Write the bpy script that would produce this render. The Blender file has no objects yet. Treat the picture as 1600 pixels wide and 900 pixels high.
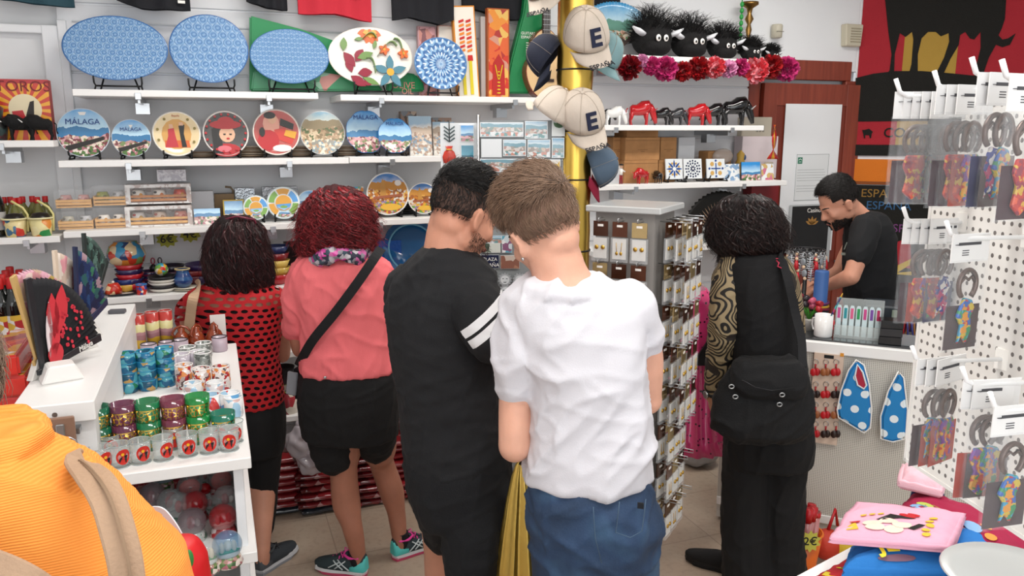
import bpy, bmesh, math, random
from math import sin, cos, tan, pi, radians, sqrt, atan2
from mathutils import Vector, Matrix, noise, Euler
V = Vector
random.seed(7)
C = bpy.context.scene.collection
SC = bpy.context.scene
# ------------------------------------------------------------------ camera
F = 1244.0; PITCH = radians(11.1); HEAD = radians(69.5); CAMH = 1.87
hv = V((cos(HEAD), sin(HEAD), 0)); rv = V((sin(HEAD), -cos(HEAD), 0)); CAM = V((0, 0, CAMH))
fw = hv*cos(PITCH) + V((0, 0, -sin(PITCH))); upv = hv*sin(PITCH) + V((0, 0, cos(PITCH)))
cd = bpy.data.cameras.new('camera'); cam = bpy.data.objects.new('camera', cd); C.objects.link(cam)
cd.sensor_width = 36; cd.lens = 36*F/1600; cd.clip_start = 0.05
cam.location = CAM
cam.rotation_euler = Matrix((rv, upv, -fw)).transposed().to_euler()
SC.camera = cam
# ------------------------------------------------------------------ world, exposure
W = bpy.data.worlds.new('world'); SC.world = W; W.use_nodes = True
bg = W.node_tree.nodes['Background']; bg.inputs[0].default_value = (0.93, 0.96, 1, 1); bg.inputs[1].default_value = 0.62
SC.view_settings.view_transform = 'Standard'; SC.view_settings.look = 'None'
SC.view_settings.exposure = 0.06; SC.view_settings.gamma = 1; SC.view_settings.use_curve_mapping = False
# ------------------------------------------------------------------ geometry of the view
def ray(px, py): return fw + rv*((px-800)/F) + upv*((450-py)/F)
def WD(px, py, D):                  # point seen at that pixel, D metres ahead
    d = ray(px, py); return CAM + d*(D/d.dot(hv))
def WY(px, py, Y):
    d = ray(px, py); return CAM + d*(Y/d.y)
def WZ(px, py, z):
    d = ray(px, py); return CAM + d*((z-CAMH)/d.z)
def WP(px, py, p0, n):
    d = ray(px, py); n = V(n); return CAM + d*((V(p0)-CAM).dot(n)/d.dot(n))
def XY(px, Y, z):                   # x of the point at depth Y and height z that is seen in column px
    a = (px-800)/F                  # a = (p.r)/(p.fw)
    # (x rx + Y ry) = a (x fx + Y fy + (z-H) fz)
    return (a*(Y*fw.y + (z-CAMH)*fw.z) - Y*rv.y)/(rv.x - a*fw.x)
# ------------------------------------------------------------------ materials
def lin(h):
    if not isinstance(h, str): return (h[0], h[1], h[2], 1)
    h = h.lstrip('#'); o = []
    for i in (0, 2, 4):
        c = int(h[i:i+2], 16)/255; o.append(c/12.92 if c <= .04045 else ((c+.055)/1.055)**2.4)
    return (*o, 1)
MATS = {}
class NT:
    def __init__(s, name):
        s.m = bpy.data.materials.new(name); s.m.use_nodes = True; s.t = s.m.node_tree; s.b = s.t.nodes['Principled BSDF']; s.out = s.t.nodes['Material Output']
    def n(s, kind, props=None, **inp):
        x = s.t.nodes.new('ShaderNode'+kind)
        for k, v in (props or {}).items(): setattr(x, k, v)
        for k, v in inp.items():
            k2 = k.replace('_', ' ')
            sock = x.inputs[int(k[1:])] if k[0] == 'i' and k[1:].isdigit() else x.inputs[k2]
            s.set(sock, v)
        return x
    def set(s, sock, v):
        if isinstance(v, bpy.types.NodeSocket): s.t.links.new(v, sock)
        elif isinstance(v, str): sock.default_value = lin(v)
        else: sock.default_value = v
    def ramp(s, fac, stops, const=False):
        r = s.t.nodes.new('ShaderNodeValToRGB'); s.t.links.new(fac, r.inputs[0]); e = r.color_ramp
        if const: e.interpolation = 'CONSTANT'
        while len(e.elements) < len(stops): e.elements.new(0.5)
        for el, (p, c) in zip(e.elements, stops): el.position = p; el.color = lin(c)
        return r.outputs[0]
    def mix(s, f, a, b):
        x = s.n('Mix', {'data_type': 'RGBA'}); s.set(x.inputs[0], f)
        for sk, v in ((x.inputs[6], a), (x.inputs[7], b)): s.set(sk, v)
        return x.outputs[2]
    def math(s, op, a, b=0.5, c=0.5):
        x = s.n('Math', {'operation': op}); s.set(x.inputs[0], a); s.set(x.inputs[1], b); s.set(x.inputs[2], c); return x.outputs[0]
    def obj(s): return s.n('TexCoord').outputs['Object']
    def xyz(s, v=None):
        x = s.n('SeparateXYZ'); s.t.links.new(v or s.obj(), x.inputs[0]); return x.outputs
    def bump(s, h, st=.3, d=.01):
        x = s.n('Bump', Strength=st, Distance=d, Height=h); s.t.links.new(x.outputs[0], s.b.inputs['Normal'])
    def noise(s, sc, det=2, v=None):
        x = s.n('TexNoise', Scale=sc, Detail=float(det)); s.t.links.new(v or s.obj(), x.inputs['Vector']); return x.outputs['Fac']
def mat(col, rough=.5, metal=0, trans=0, bump=0, bscale=60, var=0, vscale=12, coat=0, alpha=1, ior=1.45, emit=0, sheen=0, sss=0, name=None):
    key = (str(col), rough, metal, trans, bump, bscale, var, vscale, coat, alpha, ior, emit, sheen, sss)
    if key in MATS: return MATS[key]
    t = NT(name or 'm_%s' % (col if isinstance(col, str) else 'c')); b = t.b
    b.inputs['Base Color'].default_value = lin(col); b.inputs['Roughness'].default_value = rough; b.inputs['Metallic'].default_value = metal
    b.inputs['Transmission Weight'].default_value = trans; b.inputs['IOR'].default_value = ior; b.inputs['Alpha'].default_value = alpha
    b.inputs['Coat Weight'].default_value = coat
    if sheen: b.inputs['Sheen Weight'].default_value = sheen
    if sss: b.inputs['Subsurface Weight'].default_value = sss; b.inputs['Subsurface Radius'].default_value = (.01, .004, .002)
    if emit: b.inputs['Emission Color'].default_value = lin(col); b.inputs['Emission Strength'].default_value = emit
    if bump: t.bump(t.noise(bscale, 3), bump, .01)
    if var:
        c = lin(col)[:3]; n = t.noise(vscale, 4)
        t.set(b.inputs['Base Color'], t.ramp(n, [(.3, tuple(x*(1-var) for x in c)), (.7, tuple(min(1, x*(1+var)) for x in c))]))
    MATS[key] = t.m; return t.m
def splotch(cols, scale=30, seed=0, rough=.35, thr=None, coat=0, trans=0, kind='VORONOI'):
    """printed many-coloured pattern: cells of noise through a constant ramp"""
    key = ('spl', tuple(cols), scale, seed, rough, coat, trans, kind)
    if key in MATS: return MATS[key]
    t = NT('print'); mp = t.n('Mapping', Location=(seed*3.1, seed*1.7, seed*.9)); t.t.links.new(t.obj(), mp.inputs['Vector'])
    if kind == 'VORONOI':
        nz = t.n('TexNoise', Scale=scale*.7, Detail=2.0); t.t.links.new(mp.outputs[0], nz.inputs['Vector'])
        ad = t.n('VectorMath', {'operation': 'MULTIPLY_ADD'}); t.t.links.new(nz.outputs['Color'], ad.inputs[0]); ad.inputs[1].default_value = (.02, .02, .02); t.t.links.new(mp.outputs[0], ad.inputs[2])
        v = t.n('TexVoronoi', Scale=float(scale)); t.t.links.new(ad.outputs[0], v.inputs['Vector'])
        sp = t.n('SeparateColor'); t.t.links.new(v.outputs['Color'], sp.inputs[0]); f = sp.outputs[0]
    else:
        v = t.n('TexNoise', Scale=float(scale), Detail=3.0); t.t.links.new(mp.outputs[0], v.inputs['Vector'])
        f = t.n('MapRange', Value=v.outputs['Fac'], From_Min=.3, From_Max=.7).outputs[0]
    st = [(i/len(cols), c) for i, c in enumerate(cols)]
    t.set(t.b.inputs['Base Color'], t.ramp(f, st, True)); t.b.inputs['Roughness'].default_value = rough; t.b.inputs['Coat Weight'].default_value = coat; t.b.inputs['Transmission Weight'].default_value = trans
    MATS[key] = t.m; return t.m
def scenic(h, sky='#2b8fd6', sky2='#bfe2f4', sea='#3f7fb0', town=('#b98f86', '#7a8f5a', '#e8d8c8', '#7c3f46', '#d9a3a8'), low=('#3c5a34', '#e9dcd2', '#b06f78', '#55793f'), seed=0, rough=.15, split=.45):
    """printed view of a town by the sea: sky, sea, houses, by height on the object"""
    key = ('scn', h, sky, sky2, sea, town, low, seed, split)
    if key in MATS: return MATS[key]
    t = NT('printed_view'); o = t.xyz(); z = t.math('DIVIDE', o[2], h)
    mp = t.n('Mapping', Location=(seed*2.3, seed*1.1, seed)); t.t.links.new(t.obj(), mp.inputs['Vector'])
    nz = t.n('TexNoise', Scale=25., Detail=3.0); t.t.links.new(mp.outputs[0], nz.inputs['Vector'])
    zz = t.math('ADD', z, t.math('MULTIPLY', t.math('SUBTRACT', nz.outputs['Fac'], .5), .25))
    skyc = t.mix(t.n('MapRange', Value=zz, From_Min=split+.1, From_Max=1.).outputs[0], sky2, sky)
    v = t.n('TexVoronoi', Scale=90.); t.t.links.new(mp.outputs[0], v.inputs['Vector'])
    sp = t.n('SeparateColor'); t.t.links.new(v.outputs['Color'], sp.inputs[0])
    tw = t.ramp(sp.outputs[0], [(i/len(town), c) for i, c in enumerate(town)], True)
    lw = t.ramp(sp.outputs[1], [(i/len(low), c) for i, c in enumerate(low)], True)
    c = t.mix(t.math('GREATER_THAN', zz, split*.45), lw, tw)
    c = t.mix(t.math('GREATER_THAN', zz, split*.85), c, sea)
    c = t.mix(t.math('GREATER_THAN', zz, split+.08), c, skyc)
    t.set(t.b.inputs['Base Color'], c); t.b.inputs['Roughness'].default_value = rough; t.b.inputs['Coat Weight'].default_value = .5
    MATS[key] = t.m; return t.m
# ------------------------------------------------------------------ mesh builder
class MB:
    def __init__(s): s.v = []; s.f = []; s.m = []; s.s = []
    def add(s, vs, fs, mi=0, sm=False, M=None):
        o = len(s.v)
        s.v += [tuple(M @ V(p)) for p in vs] if M else [tuple(p) for p in vs]
        for f in fs: s.f.append([i+o for i in f]); s.m.append(mi); s.s.append(sm)
        return s
    def box(s, c, size, mi=0, M=None, rot=None):
        x, y, z = [k/2 for k in size]; R = (Matrix.Translation(V(c)) @ (Euler(rot).to_matrix().to_4x4() if rot else Matrix.Identity(4)))
        vs = [R @ V((a*x, b*y, g*z)) for a in (-1, 1) for b in (-1, 1) for g in (-1, 1)]
        return s.add(vs, [(0, 1, 3, 2), (4, 6, 7, 5), (0, 4, 5, 1), (2, 3, 7, 6), (0, 2, 6, 4), (1, 5, 7, 3)], mi, False, M)
    def bx(s, x0, x1, y0, y1, z0, z1, mi=0, M=None):
        return s.box(((x0+x1)/2, (y0+y1)/2, (z0+z1)/2), (abs(x1-x0), abs(y1-y0), abs(z1-z0)), mi, M)
    def rings(s, R, mi=0, sm=True, cap=True, M=None, close=False):
        n = len(R[0]); vs = [p for r in R for p in r]; fs = []
        k = len(R)
        for i in range(k if close else k-1):
            j = (i+1) % k
            for a in range(n): b = (a+1) % n; fs.append((i*n+a, i*n+b, j*n+b, j*n+a))
        s.add(vs, fs, mi, sm, M)
        if cap and not close:
            o = len(s.v)-len(vs)
            s.f.append([o+a for a in range(n)][::-1]); s.m.append(mi); s.s.append(False)
            s.f.append([o+(k-1)*n+a for a in range(n)]); s.m.append(mi); s.s.append(False)
        return s
    def lathe(s, prof, n=20, c=(0, 0, 0), mi=0, M=None, cap=True, sy=1, sm=True):
        R = [[V((c[0]+r*cos(2*pi*a/n), c[1]+r*sy*sin(2*pi*a/n), c[2]+z)) for a in range(n)] for r, z in prof]
        return s.rings(R, mi, sm, cap, M)
    def tube(s, pts, rad, n=8, mi=0, cap=True, M=None, close=False, sm=True, flat=1):
        pts = [V(p) for p in pts]; k = len(pts); R = []; prev = None
        for i, p in enumerate(pts):
            a = pts[(i-1) % k] if (i > 0 or close) else p; b = pts[(i+1) % k] if (i < k-1 or close) else p
            d = (b-a); d = d.normalized() if d.length > 1e-9 else V((0, 0, 1))
            if prev is None: u = d.orthogonal().normalized() if abs(d.z) > .95 else d.cross(V((0, 0, 1))).normalized()
            else:
                u = prev - d*prev.dot(d); u = u.normalized() if u.length > 1e-6 else d.orthogonal().normalized()
            prev = u; w = d.cross(u); r = rad[i] if isinstance(rad, (list, tuple)) else rad
            R.append([p + u*(r*cos(2*pi*q/n)) + w*(r*flat*sin(2*pi*q/n)) for q in range(n)])
        return s.rings(R, mi, sm, cap, M, close)
    def ell(s, c, r, mi=0, rot=None, n=14, m=9, M=None):
        R = Matrix.Translation(V(c)) @ (Euler(rot).to_matrix().to_4x4() if rot and not isinstance(rot, Matrix) else (rot.to_4x4() if rot else Matrix.Identity(4)))
        if M: R = M @ R
        vs = [V((0, 0, -r[2]))]
        for i in range(1, m):
            t = -pi/2+pi*i/m
            vs += [V((r[0]*cos(t)*cos(2*pi*a/n), r[1]*cos(t)*sin(2*pi*a/n), r[2]*sin(t))) for a in range(n)]
        vs.append(V((0, 0, r[2]))); fs = []
        for a in range(n): b = (a+1) % n; fs.append((0, 1+b, 1+a)); fs.append((len(vs)-1, 1+(m-2)*n+a, 1+(m-2)*n+b))
        for i in range(m-2):
            for a in range(n): b = (a+1) % n; fs.append((1+i*n+a, 1+i*n+b, 1+(i+1)*n+b, 1+(i+1)*n+a))
        return s.add(vs, fs, mi, True, R)
    def prism(s, poly, y0, y1, mi=0, M=None, sm=False):       # polygon in x,z pushed from y0 to y1
        n = len(poly); vs = [(x, y0, z) for x, z in poly]+[(x, y1, z) for x, z in poly]
        fs = [list(range(n)), list(range(2*n-1, n-1, -1))]+[(a, a+n, (a+1) % n+n, (a+1) % n) for a in range(n)]
        return s.add(vs, fs, mi, sm, M)
    def sheet(s, P, mi=0, sm=True, M=None):                    # grid of points
        h, w = len(P), len(P[0])
        return s.add([p for r in P for p in r], [(i*w+j, i*w+j+1, (i+1)*w+j+1, (i+1)*w+j) for i in range(h-1) for j in range(w-1)], mi, sm, M)
    def build(s, name, mats, parent=None, loc=(0, 0, 0), rot=(0, 0, 0), bev=0, solid=0, seg=1):
        me = bpy.data.meshes.new(name); me.from_pydata([tuple(p) for p in s.v], [], s.f)
        if not isinstance(mats, (list, tuple)): mats = [mats]
        for m in mats: me.materials.append(m)
        me.polygons.foreach_set('material_index', s.m); me.polygons.foreach_set('use_smooth', s.s)
        bm = bmesh.new(); bm.from_mesh(me); bmesh.ops.recalc_face_normals(bm, faces=bm.faces)
        if bev:
            ed = [e for e in bm.edges if len(e.link_faces) == 2 and e.calc_face_angle(0) > .6]
            bmesh.ops.bevel(bm, geom=ed, offset=bev, segments=seg, affect='EDGES', clamp_overlap=True)
        if solid: bmesh.ops.solidify(bm, geom=bm.faces[:], thickness=solid)
        bm.to_mesh(me); bm.free()
        o = bpy.data.objects.new(name, me); C.objects.link(o); o.location = loc; o.rotation_euler = rot
        if parent: o.parent = parent
        return o
def tag(o, label=None, cat=None, group=None, kind=None):
    if label: o['label'] = label
    if cat: o['category'] = cat
    if group: o['group'] = group
    if kind: o['kind'] = kind
    return o
def thing(name, label, cat, loc=(0, 0, 0), rz=0, group=None, rot=None):
    o = bpy.data.objects.new(name, None); C.objects.link(o); o.empty_display_size = .05
    o.location = loc; o.rotation_euler = rot or (0, 0, rz)
    return tag(o, label, cat, group)
def struct(o): o['kind'] = 'structure'; return o
def copy_tree(o, parent=None):
    c = o.copy(); C.objects.link(c)
    if parent: c.parent = parent
    for ch in list(o.children): copy_tree(ch, c)
    return c
def dup(o, loc, rz=None, label=None, group=None, rot=None, scale=None):
    c = copy_tree(o); c.location = loc
    if rz is not None: c.rotation_euler = (0, 0, rz)
    if rot is not None: c.rotation_euler = rot
    if label: c['label'] = label
    if group: c['group'] = group
    if scale: c.scale = (scale,)*3 if not isinstance(scale, tuple) else scale
    return c
class Kit:                     # first use places the original, then copies
    def __init__(s, o): s.o = o; s.used = False
    def put(s, loc, rz=None, label=None, group=None, rot=None, scale=None):
        if not s.used:
            s.used = True; c = s.o; c.location = loc
            if rz is not None: c.rotation_euler = (0, 0, rz)
            if rot is not None: c.rotation_euler = rot
            if label: c['label'] = label
            if group: c['group'] = group
            if scale: c.scale = (scale,)*3 if not isinstance(scale, tuple) else scale
            return c
        return dup(s.o, loc, rz, label, group, rot, scale or (1, 1, 1))
def text_mb(mb, txt, size, M, mi=0, depth=.0006, align='CENTER', bold=0):
    """lettering as thin raised mesh; M maps x right, y up, z out"""
    cu = bpy.data.curves.new('t', 'FONT'); cu.body = txt; cu.size = size; cu.align_x = align; cu.align_y = 'CENTER'; cu.extrude = depth; cu.offset = bold*size; cu.resolution_u = 3
    o = bpy.data.objects.new('t', cu); C.objects.link(o); dg = bpy.context.evaluated_depsgraph_get()
    me = bpy.data.meshes.new_from_object(o.evaluated_get(dg))
    mb.add([v.co.copy() for v in me.vertices], [list(p.vertices) for p in me.polygons], mi, False, M)
    bpy.data.objects.remove(o); bpy.data.meshes.remove(me); bpy.data.curves.remove(cu)
FRONT = Matrix(((1, 0, 0, 0), (0, 0, -1, 0), (0, 1, 0, 0), (0, 0, 0, 1)))     # text facing -Y
def T(x, y, z): return Matrix.Translation((x, y, z))
def R_(a, ax): return Matrix.Rotation(a, 4, ax)
def blob(cx, cz, r, n=8, jag=.3, seed=0, sx=1):
    rd = random.Random(seed); return [(cx+sx*r*(1+jag*(rd.random()-.5))*cos(2*pi*i/n), cz+r*(1+jag*(rd.random()-.5))*sin(2*pi*i/n)) for i in range(n)]
def ellp(cx, cz, a, b, rot=0, n=14):
    return [(cx+a*cos(t)*cos(rot)-b*sin(t)*sin(rot), cz+a*cos(t)*sin(rot)+b*sin(t)*cos(rot)) for t in [2*pi*i/n for i in range(n)]]
WHITE = mat('#ecebe8', .45, name='white_laminate'); SHELF = mat('#efeeec', .4, name='shelf_white'); METAL = mat('#b9bbbd', .3, 1, name='steel'); BLACK = mat('#0e0e10', .5, name='black'); PWHITE = mat('#f4f4f2', .25, coat=.4, name='glazed_white')
DKM = mat('#3a3a3c', .4, .8, name='dark_steel')
# ------------------------------------------------------------------ lamps of the room
def area(name, loc, sx, sy, power, rot=(0, 0, 0), col=(1, .97, .93)):
    l = bpy.data.lights.new(name, 'AREA'); l.shape = 'RECTANGLE'; l.size = sx; l.size_y = sy; l.energy = power; l.color = col
    o = bpy.data.objects.new(name, l); C.objects.link(o); o.location = loc; o.rotation_euler = rot; return o
CEIL = 3.05
LAMPMAT = mat('#fff8ee', .5, emit=4, name='lamp_diffuser')
def ceiling_lamp(x, y, rz, lab):
    t = thing('ceiling_light', lab, 'ceiling light', (x, y, CEIL), rz, 'ceiling lights')
    MB().box((0, 0, -.03), (1.25, .22, .06)).build('housing', WHITE, t, bev=.004)
    MB().box((0, 0, -.07), (1.19, .17, .02)).build('diffuser', LAMPMAT, t)
    a = area('lamp_light', (0, 0, -.085), 1.15, .16, 19); a.parent = t
ceiling_lamp(.6, 3.0, 0, 'long white ceiling light over the plate shelves')
ceiling_lamp(2.6, 3.0, 0, 'long white ceiling light over the cash counter')
ceiling_lamp(.3, 1.0, 0, 'long white ceiling light over the entrance on the left')
ceiling_lamp(2.0, 1.0, 0, 'long white ceiling light over the entrance on the right')
dayl = area('daylight_from_street', (.2, -1.6, 1.9), 3.6, 2.4, 62, (radians(90), 0, 0), (.95, .98, 1))
# ------------------------------------------------------------------ room shell
YB = 4.2; YF = 3.83
def floor_mat():
    t = NT('floor_tiles'); br = t.n('TexBrick', {'offset': 0.0}, Scale=2.4, Color1='#b5a593', Color2='#ad9c8a', Mortar='#8f8071', Mortar_Size=.006, Brick_Width=1.0, Row_Height=1.0)
    t.t.links.new(t.obj(), br.inputs['Vector']); n = t.noise(5, 6); n2 = t.noise(40, 5)
    c = t.mix(t.math('MULTIPLY', t.n('MapRange', Value=n, From_Min=.4, From_Max=.65).outputs[0], .45), br.outputs[0], '#a98f7b')
    c = t.mix(t.math('MULTIPLY', t.n('MapRange', Value=n2, From_Min=.5, From_Max=.8).outputs[0], .5), c, '#8f7f70')
    t.set(t.b.inputs['Base Color'], c); t.b.inputs['Roughness'].default_value = .35; return t.m
struct(MB().bx(-2, 6.5, -1.5, 5, -.1, 0).build('floor', floor_mat()))
struct(MB().bx(-2, 6.5, -1.5, 5, CEIL, CEIL+.1).build('ceiling', mat('#f2f2f0', .8)))
WALLP = mat('#e9eaec', .6, name='white_slatwall'); WALLD = mat('#f1f3f5', .7, name='white_paint')
# slatted back wall: profile with grooves pushed along X
m = MB(); prof = [(YB, 0)]; z = .03
while z < CEIL-.02:
    prof += [(YB, z), (YB+.012, z+.003), (YB+.012, z+.010), (YB, z+.013)]; z += .30
prof += [(YB, CEIL), (YB+.1, CEIL), (YB+.1, 0)]
n = len(prof); vs = [(-.6, y, z) for y, z in prof]+[(3.12, y, z) for y, z in prof]
m.add(vs, [(a, a+n, (a+1) % n+n, (a+1) % n) for a in range(n)]+[list(range(n)), list(range(2*n-1, n-1, -1))])
struct(m.build('wall_back', WALLP))
m = MB(); m.bx(3.12, 3.98, YB, YB+.1, 2.25, CEIL); m.bx(3.12, 3.98, YB+.06, YB+.1, 0, 2.25)
struct(m.build('wall_back_right', WALLD))
m = MB(); m.bx(-2, -.6, YB+.03, YB+.1, 0, CEIL)
struct(m.build('wall_back_left', mat('#e3e4e5', .6)))
# white frame of the left bay
m = MB(); m.bx(-2, -.62, YB-.015, YB+.03, 2.30, 2.335); m.bx(-.665, -.60, YB-.02, YB+.03, 0, 2.335)
struct(m.build('trim_1', WALLD, bev=.003))
m = MB(); m.bx(-.6, -.565, YB-.03, YB, 0, 2.36)
struct(m.build('trim_2', WALLD, bev=.003))
m = MB(); m.bx(-.54, 1.9, YB-.008, YB, 2.355, 2.362); m.bx(1.95, 3.1, YB-.008, YB, 2.36, 2.42)
struct(m.build('trim_3', mat('#cfd2d6', .4), bev=.001))
struct(MB().bx(-2.1, -2, -1.5, YB+.1, 0, CEIL).build('wall_left', WALLD))
# diagonal wall carrying the towels, starting in the corner beside the door
DU = V((.713, -.701, 0)).normalized(); DN = V((-.701, -.713, 0)).normalized()      # along, and out into the room
DM = Matrix(((DU.x, -DN.x, 0, 3.94), (DU.y, -DN.y, 0, YB), (0, 0, 1, 0), (0, 0, 0, 1)))  # local x along wall, local y into the wall
m = MB(); m.bx(0, 3.4, 0, .1, 0, CEIL, M=DM); struct(m.build('wall_right', WALLD))
struct(MB().bx(6.3, 6.4, -1.5, 2.0, 0, CEIL).build('wall_far_right', WALLD))
# door with frame
WOODR = NT('red_brown_wood'); wv = WOODR.n('TexNoise', Scale=3., Detail=5.); mp = WOODR.n('Mapping', Scale=(14, 14, 1)); WOODR.t.links.new(WOODR.obj(), mp.inputs[0]); WOODR.t.links.new(mp.outputs[0], wv.inputs['Vector'])
WOODR.set(WOODR.b.inputs['Base Color'], WOODR.ramp(wv.outputs['Fac'], [(.3, '#7a3223'), (.7, '#94432f')])); WOODR.b.inputs['Roughness'].default_value = .4; WOODR = WOODR.m
m = MB(); m.bx(3.12, 3.90, YB-.01, YB+.05, 2.19, 2.31); m.bx(3.12, 3.20, YB-.01, YB+.05, 0, 2.19); m.bx(3.86, 3.95, YB-.01, YB+.03, 0, 2.19)
struct(m.build('trim_4', WOODR, bev=.004))
DX0, DX1 = 3.21, 3.985
d = struct(thing('door_1', None, None, (DX0, YB-.03, 0))); 
w = DX1-DX0
m = MB(); m.bx(0, w, 0, .035, .01, 2.165); m.build('door_panel', mat('#7a3223', .4), d)
m = MB()
for b in ((0, .1, .01, 2.165), (w-.13, w, .01, 2.165), (.1, w-.13, 2.03, 2.165), (.1, w-.13, .01, .3)): m.bx(b[0], b[1], -.008, 0, b[2], b[3])
m.build('door_frame', WOODR, d, bev=.002)
m = MB(); m.tube([(w-.07, -.01, 1.03), (w-.07, -.05, 1.03), (w-.17, -.05, 1.03)], .009); m.build('door_handle', METAL, d)
# white poster and notice on the door
p0 = WY(1228, 162, YB-.04); p1 = WY(1317, 410, YB-.04); p2 = WY(1316, 162, YB-.04)
t = MB().bx(0, p2.x-p0.x, -.002, 0, 0, p0.z-1.1).build('paper_sheet', mat('#f0f2f4', .5), None, (p0.x, YB-.04, 1.1))
tag(t, 'large blank white sheet covering the panel of the red brown door', 'paper')
q0 = WY(1245, 241, YB-.043); q1 = WY(1290, 312, YB-.043)
t = thing('notice', 'small printed notice with green emblem on the white door sheet', 'notice', (q0.x, YB-.0425, q1.z))
W_, H_ = q1.x-q0.x, q0.z-q1.z
MB().bx(0, W_, -.002, 0, 0, H_).build('page', mat('#e6e9ea', .4), t)
m = MB(); m.bx(.01, .045, -.0035, -.002, H_-.06, H_-.02); m.build('emblem', mat('#2c7a5c', .5), t)
m = MB(); rd = random.Random(3); 
for i in range(9):
    if i == 5: continue
    m.bx(.012, W_-.02-rd.random()*.04*(i % 4 == 0)-.002, -.003, -.002, H_-.10-.017*i, H_-.0985-.017*i)
m.prism([(.015, H_-.035), (.0275, H_-.027), (.04, H_-.035), (.04, H_-.039), (.0275, H_-.031), (.015, H_-.039)], -.0045, -.0035, 1); m.bx(.018, .037, -.0045, -.0035, H_-.05, H_-.047, 1)
m.bx(0.001, W_-.001, -.0025, -.002, .001, .003); m.bx(.001, W_-.001, -.0025, -.002, H_-.003, H_-.001); m.bx(0, .002, -.0025, -.002, 0, H_); m.bx(W_-.002, W_, -.0025, -.002, 0, H_)
m.build('print', [mat('#7d8486', .6), mat('#e9f2ee', .5)], t)
# cream box and cylinder sensor on the upper wall
c = WY(1326, 57, YB); t = thing('wall_box', 'cream plastic alarm box on the white wall above the door', 'alarm box', (c.x, YB, c.z))
m = MB(); m.prism([(-.06, -.065), (.06, -.065), (.07, .07), (-.07, .07)], -.05, 0); m.build('case', mat('#cfc8b2', .5), t, bev=.006)
m = MB(); 
for i in range(6): m.bx(-.03, .05, -.054, -.05, -.04+.016*i, -.034+.016*i)
m.build('grille', mat('#a89f88', .6), t)
c = WY(1208, 50, YB); t = thing('wall_sensor', 'small cream cylindrical sensor on wall above the smallest black fluffy head', 'sensor', (c.x, YB-.035, c.z))
m = MB(); m.lathe([(.02, -.04), (.032, -.035), (.034, .03), (.03, .04)], 16); m.build('body', mat('#c9c3b0', .5), t)
m = MB(); m.bx(-.006, .006, .0, .035, -.01, .01); m.bx(-.025, .025, -.036, -.03, -.005, -.002); m.build('mount', mat('#8d8878', .5), t)
# ------------------------------------------------------------------ shelves
def shelf(x0, x1, z, brk, label, y0=YF, y1=YB, t=.028):
    o = thing('wall_shelf', label, 'shelf', (x0, y0, z), 0)
    MB().bx(0, x1-x0, 0, y1-y0-.0, -t, 0).build('board', SHELF, o, bev=.002)
    for b in brk:
        m = MB(); m.bx(b-x0-.006, b-x0+.006, .03, y1-y0, -t-.028, -t); m.bx(b-x0-.03, b-x0+.03, .20, .26, -t-.07, -t-.02); m.bx(b-x0-.012, b-x0+.012, -.006, .012, -t-.012, -t+.016)
        m.build('bracket', METAL, o, bev=.001)
    return o
Z1, Z2, Z3, Z4, Z5, Z6 = 2.045, 1.75, 1.452, 1.152, .833, .51
shelf(-.52, XY(497, YF, Z1), Z1, (XY(215, YF, Z1), XY(420, YF, Z1)), 'top left white shelf under the blue patterned platters')
shelf(XY(532, YF, Z1), 1.62, Z1-.005, (XY(596, YF, Z1), 1.45), 'top white shelf under the flowered platter and guitar')
shelf(-.60, XY(545, YF, Z2), Z2, (XY(200, YF, Z2), XY(452, YF, Z2)), 'long white shelf holding the left painted plates', YF)
shelf(XY(545, YF, Z2)+.003, 1.12, Z2+.003, (XY(613, YF, Z2),), 'white shelf holding the scalloped blue plates', YF)
shelf(-.61, .42, Z3, (XY(222, YF, Z3), .25), 'white shelf with crates of painted mugs')
shelf(.425, 1.50, Z3, (.75, 1.2), 'white shelf behind the two young men with town view plates')
shelf(-.47, 1.5, Z4, (-.3, .6), 'white shelf filled with striped bowls and vases')
shelf(-.25, 1.5, Z5, (.45,), 'white shelf with stacked white bowls behind the crochet top')
shelf(-.25, 1.5, Z6, (.4, ), 'lowest white shelf with painted pots above the red packs')
shelf(-1.5, -.61, 1.835, (-.8,), 'left bay white shelf with bull figures and box')
shelf(-1.5, -.625, 1.435, (-.75,), 'left bay white shelf with sangria cups and bottles')
shelf(-1.5, -.63, 1.02, (-.9,), 'left bay low white shelf with red capped bottles')
shelf(1.82, 3.1, 2.27, (2.05, 2.72), 'high white shelf under the black fluffy bull heads', YF+.05)
shelf(1.90, 2.965, 1.905, (2.02, 2.75), 'white shelf carrying the row of shiny bull figures')
shelf(1.90, 3.15, 1.59, (2.15, 2.85), 'white shelf with cartons and blue patterned tiles')
shelf(1.90, 3.15, 1.235, (2.15, 2.85), 'white shelf behind the jewellery rack under the black fan')
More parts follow.
